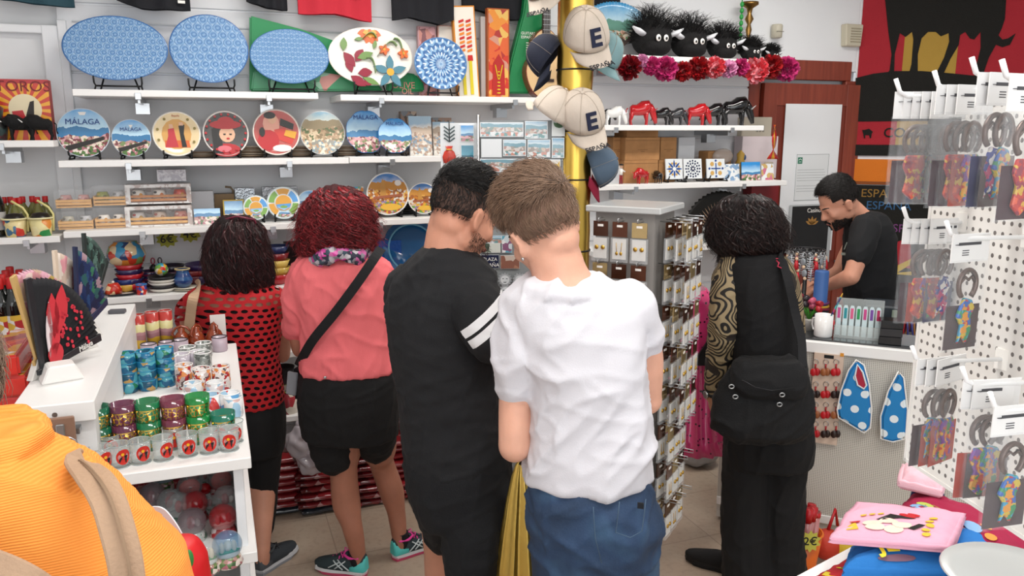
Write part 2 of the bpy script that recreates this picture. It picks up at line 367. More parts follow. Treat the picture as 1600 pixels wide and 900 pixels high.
# ------------------------------------------------------------------ gondola on the left, with side shelves
GX0, GX1, GY0, GY1, GZ = -.475, -.30, 2.05, 3.22, 1.24
g = thing('display_gondola', 'white display unit with the fans on top and glasses on its side', 'display unit', (GX0, GY0, 0))
MB().bx(0, GX1-GX0, 0, GY1-GY0, GZ-.05, GZ).build('top_board', SHELF, g, bev=.003)
MB().bx(.03, GX1-GX0-.005, .02, GY1-GY0, 0, GZ-.05).build('body', mat('#e4e4e3', .5), g)
for zz, nm in ((1.06, 'shelf'), (.80, 'shelf'), (.50, 'shelf'), (.14, 'shelf')):
    MB().bx(GX1-GX0-.005, .045-GX0, -.04, 1.15, zz-.03, zz).build(nm, SHELF, g, bev=.002)
MB().bx(GX1-GX0+.30, GX1-GX0+.325, .0, 1.12, 0, 1.03).build('side_panel', mat('#eceef0', .35), g, bev=.002)
m = MB(); m.bx(.0, .14, -.012, .02, GZ-.075, GZ-.062); m.lathe([(.006, -.002), (.006, .0)], 10, M=T(.09, -.001, GZ-.025)@R_(pi/2, 'X')); m.build('metal_strip', METAL, g)
# left side: low table of red packs
m = MB(); m.bx(-1.45, -.49, 2.15, 3.4, .93, .97); m.bx(-1.4, -1.35, 2.2, 2.25, 0, .93); m.bx(-.56, -.51, 2.2, 2.25, 0, .93); m.bx(-1.4, -1.35, 3.3, 3.35, 0, .93); m.bx(-.56, -.51, 3.3, 3.35, 0, .93)
tag(m.build('display_table', SHELF, bev=.003), 'white table under the red boxes at the left edge', 'table')
# ------------------------------------------------------------------ cash counter (runs parallel to the diagonal wall)
CP = WZ(1250, 532, .95); CM = Matrix(((DU.x, -DN.x, 0, CP.x), (DU.y, -DN.y, 0, CP.y), (0, 0, 1, 0), (0, 0, 0, 1)))
def perf_mat():
    t = NT('perforated_panel'); o = t.obj(); mp = t.n('Mapping', Scale=(125, 125, 125)); t.t.links.new(o, mp.inputs[0])
    x = t.xyz(mp.outputs[0]); 
    fx = t.math('SUBTRACT', t.math('FRACT', x[0]), .5); fz = t.math('SUBTRACT', t.math('FRACT', x[2]), .5)
    r = t.math('SQRT', t.math('ADD', t.math('MULTIPLY', fx, fx), t.math('MULTIPLY', fz, fz)))
    t.set(t.b.inputs['Base Color'], t.mix(t.math('LESS_THAN', r, .27), '#cfcac0', '#77726a')); t.b.inputs['Roughness'].default_value = .45; return t.m
ct = thing('cash_counter', 'white cash counter with perforated front panel', 'counter', (CP.x, CP.y, 0), 0)
ct.matrix_world = CM; CL = 1.5; CD = .5
MB().bx(-.35, CL, 0, .45, .90, .95).build('counter_top', SHELF, ct, bev=.003)
MB().bx(-.33, CL-.02, .015, .02, .13, .90).build('front_panel', perf_mat(), ct)
MB().bx(-.33, CL-.02, .022, .43, .02, .899).build('carcass', mat('#c8c4bc', .5), ct)
MB().bx(-.33, CL-.02, .008, .03, .09, .13).build('bottom_rail', SHELF, ct, bev=.002)
MB().bx(-.30, .95, .03, .43, .95, .958).build('glass_mat', mat('#202428', .05, coat=1), ct)
# gold pillar
pc = WD(897, 200, 3.05)
def gold(base='#dfb858', r=.30):
    return mat(base, r, 1, bump=.08, bscale=9, name='gold_foil')
GOLD = gold()
pil = thing('gold_pillar', 'round pillar wrapped in shiny gold foil with black ties', 'pillar', (pc.x, pc.y, 0))
PR = .066
m = MB(); prof = []
for i in range(60):
    zz = CEIL*i/59; prof.append((PR+.0012*sin(zz*31)+.001*sin(zz*77), zz))
m.lathe(prof, 36); m.build('foil_wrap', GOLD, pil)
for py in (108, 205, 281, 393):
    zz = WD(897, py, 3.0).z
    MB().lathe([(PR+.001, -.003), (PR+.004, -.003), (PR+.004, .003), (PR+.001, .003)], 36, cap=False).build('band', BLACK, pil, (0, 0, zz))
# ------------------------------------------------------------------ people: tools
def A(px, py, D): return WD(px, py, D)
def B(px, D, z):                                   # column px, D ahead, height z
    a = (px-800)/F; depth = D*cos(PITCH)-(z-CAMH)*sin(PITCH); q = CAM+hv*D+rv*(a*depth); q.z = z; return q
def crv(pts, rad, k=5):                            # smooth chain through joints
    P, Rr = [], []; n = len(pts)
    for i in range(n-1):
        p0, p1, p2, p3 = V(pts[max(i-1, 0)]), V(pts[i]), V(pts[i+1]), V(pts[min(i+2, n-1)])
        for j in range(k):
            t = j/k; P.append(.5*((2*p1)+(p2-p0)*t+(2*p0-5*p1+4*p2-p3)*t*t+(3*p1-p0-3*p2+p3)*t*t*t)); tt = t*t*(3-2*t); Rr.append(rad[i]*(1-tt)+rad[i+1]*tt)
    P.append(V(pts[-1])); Rr.append(rad[-1]); return P, Rr
def limb(mb, pts, rad, k=5, n=16, mi=0, ends=True):
    P, Rr = crv(pts, rad, k)
    if ends:
        d0 = (P[0]-P[1]).normalized(); d1 = (P[-1]-P[-2]).normalized(); r0, r1 = Rr[0], Rr[-1]
        P = [P[0]+d0*r0*.9, P[0]+d0*r0*.6]+P+[P[-1]+d1*r1*.6, P[-1]+d1*r1*.9]; Rr = [r0*.4, r0*.8]+Rr+[r1*.8, r1*.4]
    mb.tube(P, Rr, n, mi)
def trunk(mb, rows, yaw=0, n=28, p=2.4, fr=None):  # rows: (center, half width, half thickness)
    R = []; a = (fr or rv); a = V((a.x*cos(yaw)-a.y*sin(yaw), a.x*sin(yaw)+a.y*cos(yaw), 0)); b = V((-a.y, a.x, 0))
    for c, w, t in rows:
        R.append([c+a*(w*math.copysign(abs(cos(q))**(2/p), cos(q)))+b*(t*math.copysign(abs(sin(q))**(2/p), sin(q))) for q in [2*pi*i/n for i in range(n)]])
    mb.rings(R)
def prow(rows, D, sc=1.0, dt=0):                   # pixel rows (y, xl, xr, thick[, dD]) -> trunk rows
    o = []
    for r in rows:
        d = D+(r[4] if len(r) > 4 else 0); l, q = A(r[1], r[0], d), A(r[2], r[0], d); o.append(((l+q)/2, (q-l).length/2*sc-dt, max(.01, r[3]*sc-dt)))
    return o
def remesh(mb, vox, smooth=3, disp=None):
    o = mb.build('tmp', []); md = o.modifiers.new('r', 'REMESH'); md.mode = 'VOXEL'; md.voxel_size = vox; md.use_smooth_shade = True
    if smooth: s = o.modifiers.new('s', 'SMOOTH'); s.iterations = smooth; s.factor = .5
    me = bpy.data.meshes.new_from_object(o.evaluated_get(bpy.context.evaluated_depsgraph_get())); old = o.data
    bpy.data.objects.remove(o); bpy.data.meshes.remove(old)
    if disp:
        nn = [v.normal.copy() for v in me.vertices]
        for v, q in zip(me.vertices, nn): v.co = v.co+q*disp(v.co, q)
    for p in me.polygons: p.use_smooth = True
    return me
def finish(me, name, mats, root):
    me.materials.clear()
    for m in (mats if isinstance(mats, (list, tuple)) else [mats]): me.materials.append(m)
    me.transform(Matrix.Translation(-V(root.location))); me.name = name
    o = bpy.data.objects.new(name, me); C.objects.link(o); o.parent = root; return o
def loc_build(mb, name, mats, root, **k):           # world-space mesh under a root
    O = V(root.location); mb.v = [tuple(V(p)-O) for p in mb.v]; return mb.build(name, mats, root, **k)
def folds(dirs):
    """cloth folds: list of (direction, freq, amp)"""
    def f(p, nrm):
        s = 0
        for d, fr, am, sd in dirs:
            d = V(d); al = p.dot(d); q = (p-d*al)*fr+d*(al*fr*.16)+V((sd, sd*2, 0)); n = noise.noise(q); s += am*((1-abs(n)*2)**3 if abs(n) < .5 else 0)
        return s-.0008
    return f
def basis(c, f, up=(0, 0, 1)):
    f = V(f).normalized(); r = f.cross(V(up)).normalized(); u = r.cross(f)
    return Matrix(((r.x, f.x, u.x, c[0]), (r.y, f.y, u.y, c[1]), (r.z, f.z, u.z, c[2]), (0, 0, 0, 1)))
def head_geo(mb, M, s=1, beard=0):
    e = lambda c, r, rot=None, n=18, m=12: mb.ell([k*s for k in c], [k*s for k in r], 0, rot, n, m, M)
    e((0, -.015, .03), (.076, .096, .088), n=24, m=16); e((0, .022, -.03), (.063, .068, .085), n=22, m=14); e((0, .028, -.072), (.048, .052, .038)); e((0, .073, -.098), (.02, .018, .016))
    e((0, .078, .014), (.048, .016, .012)); e((0, -.03, -.04), (.055, .06, .05))
    for q in (-1, 1):
        e((q*.04, .058, -.03), (.02, .026, .022)); e((q*.045, .0, -.068), (.016, .032, .03)); e((q*.03, .075, -.006), (.016, .010, .010))
        e((q*.077, -.008, -.018), (.007, .018, .03), (0, q*.25, 0), 12, 10)
        mb.tube([M@(V(k)*s) for k in ((q*.079, .004, -.04), (q*.086, -.008, -.045), (q*.09, -.024, -.02), (q*.09, -.024, .004), (q*.086, -.008, .014), (q*.08, .006, .004))], .0045*s, 8)
    mb.tube([M@(V(k)*s) for k in ((0, .088, .006), (0, .098, -.012), (0, .109, -.034), (0, .103, -.042))], [.008*s, .009*s, .0115*s, .008*s], 10)
    for q in (-1, 1): e((q*.011, .098, -.038), (.007, .009, .006))
    e((0, .089, -.064), (.024, .010, .0055)); e((0, .088, -.074), (.021, .010, .0065))
def eyes(M, root, s=1, iris='#3a2416'):
    m = MB()
    for q in (-1, 1):
        c = V((q*.030, .0715, -.005))*s; mb = MB(); mb.ell(c, (.0120*s,)*3, 0, None, 14, 10, M); mb.ell(c+V((0, .0095*s, 0)), (.0055*s, .0038*s, .0055*s), 1, None, 10, 6, M)
        loc_build(mb, 'eye', [mat('#e8e2dc', .15, name='eye_white'), mat(iris, .1, name='iris')], root)
        b = MB(); b.tube([M@(V(k)*s) for k in ((q*.012, .0915, .018), (q*.03, .0865, .022), (q*.045, .072, .018))], [.003*s, .0035*s, .002*s], 6); loc_build(b, 'eyebrow', mat('#1c120c', .8, name='brow'), root)
    b = MB(); b.ell((0, .0945*s, -.069*s), (.021*s, .006*s, .008*s), 0, None, 14, 8, M); loc_build(b, 'lips', mat('#a85f55', .45, name='lips'), root)
def hand(mb, wrist, d, nrm, side=1, curl=.5, s=1):
    """palm and five fingers; d = pointing direction, nrm = back of the hand, side = where the thumb is"""
    d = V(d).normalized(); nrm = (V(nrm)-d*V(nrm).dot(d)).normalized(); x = d.cross(nrm).normalized()*side; w = V(wrist)
    M = Matrix((x, d, nrm)).transposed().to_4x4(); M.translation = w
    mb.ell((0, .045*s, 0), (.04*s, .05*s, .016*s), 0, None, 16, 10, M)
    for i, (ox, L) in enumerate(((.030, .070), (.010, .079), (-.011, .073), (-.031, .058))):
        p = V((ox*s, .082*s, 0)); a = -.25*curl; P = [V((ox*.6*s, .05*s, 0)), p]; r = .0092*s
        for q, fr in enumerate((.45, .32, .23)):
            a -= curl*.8*(1 if q == 0 else 1.1); dd = V((ox*1.2*(1-curl*.6), cos(a), sin(a))).normalized(); p = p+dd*(L*fr*s); P.append(p)
        mb.tube([M@k for k in P], [r, r, r*.95, r*.88, r*.7], 10)
    P = [V((.018, .015, 0)), V((.042, .035, -.008)), V((.056, .062, -.018)), V((.052, .085, -.028))]
    mb.tube([M@(k*s) for k in P], [.013*s, .0115*s, .0105*s, .008*s], 10)
def strand(mb, P, r, mi=0): mb.tube(P, [r*(1-.75*i/(len(P)-1)) for i in range(len(P))], 3, mi, False)
def cap_hair(root, M, s, thick, colm, n=1500, L=.03, rr=.0006, lie=.8, seed=1, flow=None, name='hair', basecol=None, jit=.22, fadec=None, fadet=.006):
    """short hair on a skull: thick(x,y,z unit) gives depth of hair there (0 = bare skin)"""
    rd = random.Random(seed); c0 = V((0, -.015, .03))*s; ax = V((.078, .098, .090))*s; m = MB()
    nn, mm = 48, 32; vs = []; fs = []
    def surf(u):
        t = thick(u); k = 1.0+t/.08 if t > 0 else .93
        return c0+V((u.x*ax.x*k, u.y*ax.y*k, u.z*ax.z*k))
    for i in range(mm+1):
        th = -pi/2+pi*i/mm
        for a in range(nn): vs.append(M@surf(V((cos(th)*cos(2*pi*a/nn), cos(th)*sin(2*pi*a/nn), sin(th)))))
    for i in range(mm):
        th = -pi/2+pi*(i+.5)/mm
        for a in range(nn):
            b = (a+1) % nn; u = V((cos(th)*cos(2*pi*(a+.5)/nn), cos(th)*sin(2*pi*(a+.5)/nn), sin(th))); t_ = thick(u)
            m.add([vs[i*nn+a], vs[i*nn+b], vs[(i+1)*nn+b], vs[(i+1)*nn+a]], [(0, 1, 2, 3)], 2 if 0 < t_ < fadet else 0, True)
    R3 = M.to_3x3(); cnt = 0
    while cnt < n:
        u = V((rd.gauss(0, 1), rd.gauss(0, 1), rd.gauss(0, 1))).normalized(); t = thick(u)
        if t <= 0 or (t < fadet and rd.random() < .45): continue
        cnt += 1; p = surf(u)*.995; nr = V((u.x/ax.x, u.y/ax.y, u.z/ax.z)).normalized(); fl = flow(u) if flow else V((0, -.5, -1)); fl = (fl-nr*fl.dot(nr)); fl = fl.normalized() if fl.length > .01 else V((1, 0, 0))
        fl = (fl+V((rd.gauss(0, jit), rd.gauss(0, jit), rd.gauss(0, jit)))).normalized(); ll = L*(.25+min(1, t/.012))*(.6+.6*rd.random()); P = []
        for q in range(4):
            f = q/3; P.append(M@(p+fl*(ll*f*lie)+nr*(ll*(1-lie)*sin(f*2.6)-ll*ll*f*f*3.2+.0006)))
        strand(m, P, rr*s, 1)
    return loc_build(m, name, [basecol or colm, colm, fadec or basecol or colm], root)
def mass_hair(root, rows, colm, base, n=1500, L=.2, rr=.0016, curl=.02, wav=3, spread=1.0, seed=2, yaw=0, name='hair', k=10, out=.0, lump=.007, col2=None, locks=0, la=.012):
    """long hair: a body of hair (rows of ellipses) overlaid with locks that follow it"""
    rd = random.Random(seed); mb = MB(); trunk(mb, [(c, w*.93, t*.93) for c, w, t in rows], yaw, 28, 2.1)
    me = remesh(mb, .008, 3, lambda p, q: lump*(noise.noise(p*24)+.8*noise.noise(p*50))); m = MB()
    m.add([v.co.copy() for v in me.vertices], [list(p.vertices) for p in me.polygons], 0, True); bpy.data.meshes.remove(me)
    a = V((rv.x*cos(yaw)-rv.y*sin(yaw), rv.x*sin(yaw)+rv.y*cos(yaw), 0)); b = V((-a.y, a.x, 0)); zt, zb = rows[0][0].z, rows[-1][0].z; nr = len(rows)
    def at(z, th, k_):
        z_ = min(zt, max(zb, z)); i = 0
        while i < nr-2 and rows[i+1][0].z > z_: i += 1
        r0, r1 = rows[i], rows[i+1]; t = (r0[0].z-z_)/max(1e-6, r0[0].z-r1[0].z); c = r0[0].lerp(r1[0], t); w = r0[1]*(1-t)+r1[1]*t; h_ = r0[2]*(1-t)+r1[2]*t
        q = c+a*(w*k_*cos(th))+b*(h_*k_*sin(th)); q.z = z; return q
    for i in range(n):
        th = rd.random()*2*pi; z0 = zt-(zt-zb)*rd.random()**1.3*.9; ll = L*(.5+rd.random()); ph = rd.random()*6.3; dr = rd.gauss(0, .35); am = curl*(.4+rd.random()); kk = .93+.10*rd.random()*spread; P = []
        for q in range(k+1):
            f = q/k; z = z0-ll*f; th2 = th+dr*f+am*7*sin(ph+f*wav*6.28)*f**.5; kq = kk+(out*f*f*(2.2 if i % 6 == 0 else 1))+am*2.2*cos(ph+f*wav*6.28)
            if z < zb-.03-.05*((i*7) % 10)/10: break
            P.append(at(z, th2, kq)+V((rd.gauss(0, .0015), rd.gauss(0, .0015), 0)))
        if len(P) > 2: strand(m, P, rr*(.6+.8*rd.random()), 1+(i % 2))
    for i in range(locks):
        th = rd.random()*2*pi; z0 = zt-(zt-zb)*rd.random()*.85; ll = L*(.5+.7*rd.random()); ph = rd.random()*6.3; dr = rd.gauss(0, .4); P = []; kk = .94+.08*rd.random()
        for q in range(13):
            f = q/12; z = z0-ll*f; an = ph+f*wav*7; p_ = at(z, th+dr*f, kk+out*f*f); tn = (at(z, th+dr*f+.1, 1)-at(z, th+dr*f, 1)).normalized(); P.append(p_+tn*(la*sin(an))+(p_-at(z, 0, 0)).normalized()*(la*.7*cos(an)))
            if z < zb-.03: break
        if len(P) > 3: m.tube(P, [.0065*(1-.8*j/(len(P)-1)) for j in range(len(P))], 5, 1+(i % 2))
    return loc_build(m, name, [base, colm, col2 or colm], root)
def shoe(root, pos, yaw, pitch=0, up='#2c3a3c', mid='#e8e8e8', sole='#c0405e', lace='#e0409a', acc='#45c8c0', L=.26, stripes=True, sock=None, plain=False):
    """trainer: sole, midsole, upper, heel counter, tongue, laces"""
    s = bpy.data.objects.new('shoe', None); C.objects.link(s); s.parent = root; s.location = V(pos)-V(root.location); s.rotation_euler = Euler((pitch, 0, yaw), 'XYZ'); s.empty_display_size = .05
    out = [(0, -.04), (.03, -.032), (.036, .02), (.038, .08), (.046, .14), (.044, .18), (.03, .212), (0, .222), (-.03, .205), (-.042, .165), (-.043, .12), (-.032, .05), (-.034, -.0), (-.028, -.033)]
    k = L/.262
    def slab(z0, z1, g0, g1, c):
        m = MB(); m.rings([[V((x*g0*k, (y+.0)*g0*k, z0+(.012 if y > .17 else 0)*(z0 < .01)*1))for x, y in out], [V((x*g1*k, y*g1*k, z1+(.008 if y < .02 else 0)))for x, y in out]], 0, False); return m
    slab(0, .012, .96, 1.0, 0).build('outsole', mat(sole, .6), s, bev=.002); slab(.012, .034, 1.0, .97, 0).build('midsole', mat(mid, .6), s, bev=.002)
    m = MB(); R = []
    secs = [(-.037, .018, .075), (-.03, .03, .078), (0, .034, .072), (.035, .036, .066), (.07, .039, .062), (.11, .043, .05), (.15, .044, .038), (.18, .038, .03), (.205, .024, .022), (.217, .008, .012)]
    for y, w, h_ in secs: R.append([V((k*w*math.copysign(abs(cos(q))**.8, cos(q)), k*y, .03+k*max(-.006, h_*sin(q) if sin(q) > 0 else .006*sin(q)))) for q in [2*pi*i/16 for i in range(16)]])
    m.rings(R); m.build('upper', mat(up, .75, bump=.3, bscale=300), s)
    if plain: return s
    m = MB(); R = []
    for y, w, h_ in ((-.04, .019, .062), (-.033, .032, .066), (0, .036, .058), (.03, .0375, .04)): R.append([V((k*w*math.copysign(abs(cos(q))**.8, cos(q)), k*y, .031+k*h_*max(-.05, sin(q)))) for q in [2*pi*i/16 for i in range(16)]])
    m.rings(R); m.build('heel_counter', mat(acc, .5), s)
    m = MB(); m.tube([(0.0, -.03*k, .10*k), (.028, -.01, .098*k), (.03, .03, .093*k), (.018, .06, .1*k), (-.018, .06, .1*k), (-.03, .03, .093*k), (-.028, -.01, .098*k)], .006, 8, close=True); m.build('collar', mat(lace if stripes else '#40464a', .8), s)
    m = MB(); m.tube([(0, .045*k, .10*k), (0, .075*k, .098*k), (0, .11*k, .078*k)], [.016, .017, .012], 8, flat=.35); m.build('tongue', mat(up, .8), s)
    m = MB()
    for i in range(5): y = .065+.018*i; zz = .097-.0085*i; m.tube([(-.024, y*k, zz*k-.008), (0, (y+.006)*k, zz*k+.004), (.024, y*k, zz*k-.008)], .003, 6)
    for q in (-1, 1): m.tube([(0, .065*k, .102*k), (q*.02, .075*k, .112*k), (q*.035, .06*k, .1*k), (q*.01, .062*k, .1*k)], .0025, 6)
    m.build('laces', mat(lace, .8), s)
    if stripes:
        m = MB()
        for q in (-1, 1):
            for y0, y1, a_, b_ in ((.03, .09, .036, .075), (.06, .11, .036, .07), (.10, .05, .036, .075), (.13, .08, .038, .066)):
                P = []
                for i in range(5):
                    f = i/4; y = y0*(1-f)+y1*f; z = a_*(1-f)+b_*f; hh = .062-.18*(y-.06) if y > .06 else .068; sn = min(.98, (z-.03)/hh); P.append((q*k*(.041+.02*(y-.07))*sqrt(1-sn*sn)**.8, y*k, z*k+.001))
                m.tube(P, .003, 5)
        m.build('side_stripes', mat('#c9d4d6', .5), s)
    if sock: m = MB(); m.lathe([(.032, .05), (.034, .09), (.032, .115), (.034, .12)], 18, (0, .008, 0)); m.build('sock', mat(sock, .9), s)
    return s
def skin_mat(c, seed=0): return mat(c, .5, sss=.08, var=.08, vscale=14, bump=.05, bscale=180, name='skin')
SK1 = skin_mat('#c98f76'); SK2 = skin_mat('#d9a48c'); SK3 = skin_mat('#a8705a'); SK4 = skin_mat('#b98468')
def cloth(c, b=.12, bs=260, var=.04, rough=.85, sheen=.0): return mat(c, rough, bump=b, bscale=bs, var=var, vscale=5, sheen=sheen, name='cloth')
def ribbon(mb, pts, w, t, nrm, mi=0):               # flat strap through points; nrm = direction the flat side faces
    P, _ = crv(pts, [1]*len(pts), 6); nrm = V(nrm); R = []
    for i, p in enumerate(P):
        d = (P[min(i+1, len(P)-1)]-P[max(i-1, 0)]).normalized(); x = d.cross(nrm).normalized(); y = x.cross(d).normalized()
        R.append([p+x*(w/2)+y*t/2, p-x*(w/2)+y*t/2, p-x*(w/2)-y*t/2, p+x*(w/2)-y*t/2])
    mb.rings(R, mi, False)
def dirh(a): t = HEAD-radians(a); return V((cos(t), sin(t), 0))      # a degrees to the right of straight ahead
def yawh(a): return HEAD-radians(a)-pi/2
UPZ = V((0, 0, 1))
def legs_feet(mb, L):                                # L: list of (points, radii)
    for P, R in L: limb(mb, P, R, 5, 18)
# ---------------------------------------------------------------- woman in coral shirt
D = 3.1
root = thing('person', 'woman with curly red hair in a coral shirt and black knee shorts, seen from behind', 'person', B(560, 3.1, 0))
srows = [(393, 500, 560, .05), (402, 475, 585, .08), (412, 463, 600, .10), (425, 458, 607, .115), (445, 458, 610, .125), (470, 462, 611, .13), (500, 472, 611, .13), (530, 474, 611, .13), (560, 472, 615, .14), (577, 471, 616, .142)]
m = MB(); trunk(m, prow(srows, D))
limb(m, [A(482, 428, D), A(466, 470, D-.0), A(464, 500, D+.02), A(463, 512, D+.03)], [.075, .062, .056, .056]); limb(m, [A(588, 428, D), A(600, 455, D+.02), A(604, 478, D+.03)], [.07, .058, .052])
fs = folds([((.3, 0, .95), 16, .006, 1), ((.8, .1, -.5), 13, .007, 5), ((.2, .3, 1), 30, .002, 3)])
me = remesh(m, .0085, 4, fs); finish(me, 'coral_shirt', cloth('#ee7378', .2, 300), root)
body = MB(); trunk(body, prow(srows, D, .93, .006)); 
HM = basis(A(522, 362, D+.03), dirh(-10)*.95-UPZ*.5); head_geo(body, HM, .96)
limb(body, [A(522, 372, D+.02), A(524, 410, D)], [.052, .06])
elb = A(470, 545, D+.05); limb(body, [A(478, 430, D), A(466, 500, D+.02), elb], [.05, .043, .038]); limb(body, [elb, A(505, 525, D+.33)], [.038, .026]); hand(body, A(505, 525, D+.33), dirh(10)+UPZ*.1, UPZ, 1, .7, .92)
elb = A(610, 540, D+.02); limb(body, [A(592, 430, D), A(604, 480, D+.01), elb], [.05, .043, .038]); limb(body, [elb, A(585, 505, D+.3)], [.038, .026]); hand(body, A(585, 505, D+.3), dirh(-10)+UPZ*.1, UPZ, -1, .7, .92)
kneeL, kneeR = A(537, 735, D+.01), A(596, 722, D+.16)
fl, fr_ = B(548, 2.98+.15, .0), B(630, 3.27, .0)
FLW, FRW = WZ(560, 868, .09), WZ(624, 842, .09)
limb(body, [A(525, 600, D), A(535, 690, D), kneeL, A(541, 785, D+.02), A(551, 825, D), FLW, FLW-UPZ*.05], [.11, .08, .057, .060, .043, .033, .03])
limb(body, [A(580, 600, D), A(590, 690, D+.08), kneeR, A(611, 765, D+.18), A(620, 805, D+.18), FRW, FRW-UPZ*.05], [.11, .08, .054, .055, .04, .033, .03])
me = remesh(body, .008, 3); finish(me, 'body', SK3, root); eyes(HM, root, .96)
m = MB(); trunk(m, prow([(560, 482, 605, .115), (572, 478, 610, .125), (584, 469, 619, .146), (604, 466, 621, .155), (630, 468, 623, .16), (660, 472, 622, .155), (680, 476, 622, .14)], D)); 
limb(m, [A(515, 640, D), A(520, 680, D), A(523, 706, D)], [.125, .105, .098]); limb(m, [A(580, 640, D+.02), A(583, 675, D+.05), A(586, 692, D+.07)], [.112, .096, .086])
me = remesh(m, .0085, 4, folds([((.1, .1, 1), 12, .004, 2), ((1, .2, .3), 16, .004, 9)])); finish(me, 'shorts', cloth('#0b0b0d', .15), root)
m = MB(); m.ell(A(508, 590, D-.165), (.006, .003, .006)); loc_build(m, 'pocket_button', METAL, root)
lo = 2.95
def hrow(rows, D): return [((A(l, y, D)+A(r, y, D))/2, (A(r, y, D)-A(l, y, D)).length/2, t) for y, l, r, t in rows]
hr = hrow([(292, 508, 540, .02), (300, 492, 560, .06), (315, 482, 572, .09), (335, 476, 577, .105), (355, 474, 580, .11), (375, 474, 581, .11), (392, 477, 576, .10), (404, 485, 560, .07)], D+.02)
mass_hair(root, hr, mat('#8a1f26', .4, name='red_hair', var=.3, vscale=60), mat('#3a0c10', .8, name='red_hair_root'), 3800, .10, .0012, .018, 2.2, 1.6, 5, name='curly_hair', out=.20, lump=.016, locks=520, la=.013, col2=mat('#4f1217', .5))
m = MB(); R_s = []
for i in range(26):
    t = 2*pi*i/26; p = A(531+38*cos(t), 396-4*cos(t), D-.01)+hv*(.1*sin(t)); R_s.append(p+UPZ*(.012*sin(3*t)))
m.tube(R_s, [.026+.006*sin(5*i) for i in range(26)], 12, close=True); me = remesh(m, .006, 2, folds([((.8, .2, .3), 40, .008, 2), ((.1, .6, .6), 60, .004, 5)]))
finish(me, 'scarf', splotch(['#c23f8f', '#2d2f3f', '#8f8a93', '#3b4f5d', '#cf6aa8', '#b8b2b8'], 55, 2, .8), root)
for P0, a_, up_ in ((FLW, -75, 0), (FRW, 52, 0)):
    q = V((P0.x, P0.y, 0)); shoe(root, q-dirh(a_)*.0, yawh(a_), 0, '#2d3c40', '#dfe3e6', '#c4486a', '#e5459c', '#58c9c4', .25, True, '#17171c')
bagr = thing('crossbody_bag', 'small black crossbody bag with long strap across the coral shirt', 'bag', A(462, 590, D+.05))
m = MB(); ribbon(m, [A(596, 388, D-.06), A(586, 402, D-.13), A(560, 440, D-.165), (A(525, 487, D-.175)), A(490, 530, D-.16), A(472, 560, D-.09), A(466, 572, D+.02)], .036, .003, -hv); O = V(bagr.location); m.v = [tuple(V(p)-O) for p in m.v]; m.build('strap', mat('#101013', .8), bagr)
m = MB(); m.box((0, .06, -.03), (.06, .15, .13)); m.build('pouch', mat('#15151a', .7), bagr, rot=(0, 0, yawh(10)), bev=.02, seg=3)
m = MB(); m.box((-.005, -.02, -.02), (.045, .012, .10)); m.build('label_flap', mat('#8d8f95', .6), bagr, rot=(0, .15, yawh(10)), bev=.004)
# ---------------------------------------------------------------- woman in red crochet top
D = 3.25
root = thing('person', 'woman with long dark hair in a red crochet top and black leggings, beside the glasses', 'person', B(410, D, 0))
srows = [(432, 345, 400, .05), (445, 318, 425, .08), (458, 300, 440, .10), (475, 300, 441, .11), (500, 308, 440, .115), (530, 320, 436, .115), (560, 328, 434, .115), (590, 332, 438, .125), (615, 336, 442, .13), (630, 337, 443, .132)]
def crochet():
    t = NT('crochet'); o = t.xyz(); u = t.math('ARCTAN2', o[0], t.math('ADD', o[1], .0)); mp = t.n('Mapping', Scale=(31, 31, 40)); t.t.links.new(t.obj(), mp.inputs[0])
    nz = t.n('TexNoise', Scale=9., Detail=1.0); t.t.links.new(t.obj(), nz.inputs['Vector'])
    ad = t.n('VectorMath', {'operation': 'MULTIPLY_ADD'}); t.t.links.new(nz.outputs['Color'], ad.inputs[0]); ad.inputs[1].default_value = (.6, .6, .5); t.t.links.new(mp.outputs[0], ad.inputs[2])
    x = t.xyz(ad.outputs[0]); row = t.math('FLOOR', x[2]); sh = t.math('MULTIPLY', t.math('MODULO', row, 2.0), .5)
    hx = t.math('SUBTRACT', t.math('FRACT', t.math('ADD', t.math('ADD', t.math('MULTIPLY', x[0], .9), t.math('MULTIPLY', x[1], .5)), sh)), .5); hz = t.math('SUBTRACT', t.math('FRACT', x[2]), .5)
    r = t.math('SQRT', t.math('ADD', t.math('MULTIPLY', hx, hx), t.math('MULTIPLY', t.math('MULTIPLY', hz, hz), 1.4)))
    hole = t.math('LESS_THAN', r, .34); t.set(t.b.inputs['Alpha'], t.math('SUBTRACT', 1.0, hole)); t.b.inputs['Base Color'].default_value = lin('#b5141d'); t.b.inputs['Roughness'].default_value = .8
    t.bump(t.noise(400, 2), .4, .004); return t.m
m = MB(); trunk(m, prow(srows, D)); limb(m, [A(318, 466, D), A(297, 480, D+.03), A(290, 500, D+.08)], [.06, .052, .048]); limb(m, [A(428, 468, D), A(440, 490, D+.06), A(442, 515, D+.1)], [.058, .05, .045])
me = remesh(m, .008, 3, folds([((.2, .2, 1), 14, .004, 7)])); finish(me, 'crochet_top', crochet(), root)
m = MB(); trunk(m, prow(srows[3:], D, .95, .006)); me = remesh(m, .01, 2); finish(me, 'undershirt', mat('#160d10', .9), root)
body = MB(); trunk(body, prow(srows, D, .90, .008)); HM = basis(A(368, 383, D+.04), dirh(5)*.9-UPZ*.45); head_geo(body, HM, .94); limb(body, [A(369, 395, D+.03), A(371, 450, D)], [.05, .056])
elb = A(300, 545, D+.12); limb(body, [A(318, 466, D), A(296, 495, D+.04), elb], [.045, .04, .035]); limb(body, [elb, A(330, 500, D+.32)], [.035, .025]); hand(body, A(330, 500, D+.32), dirh(20), UPZ, 1, .6, .9)
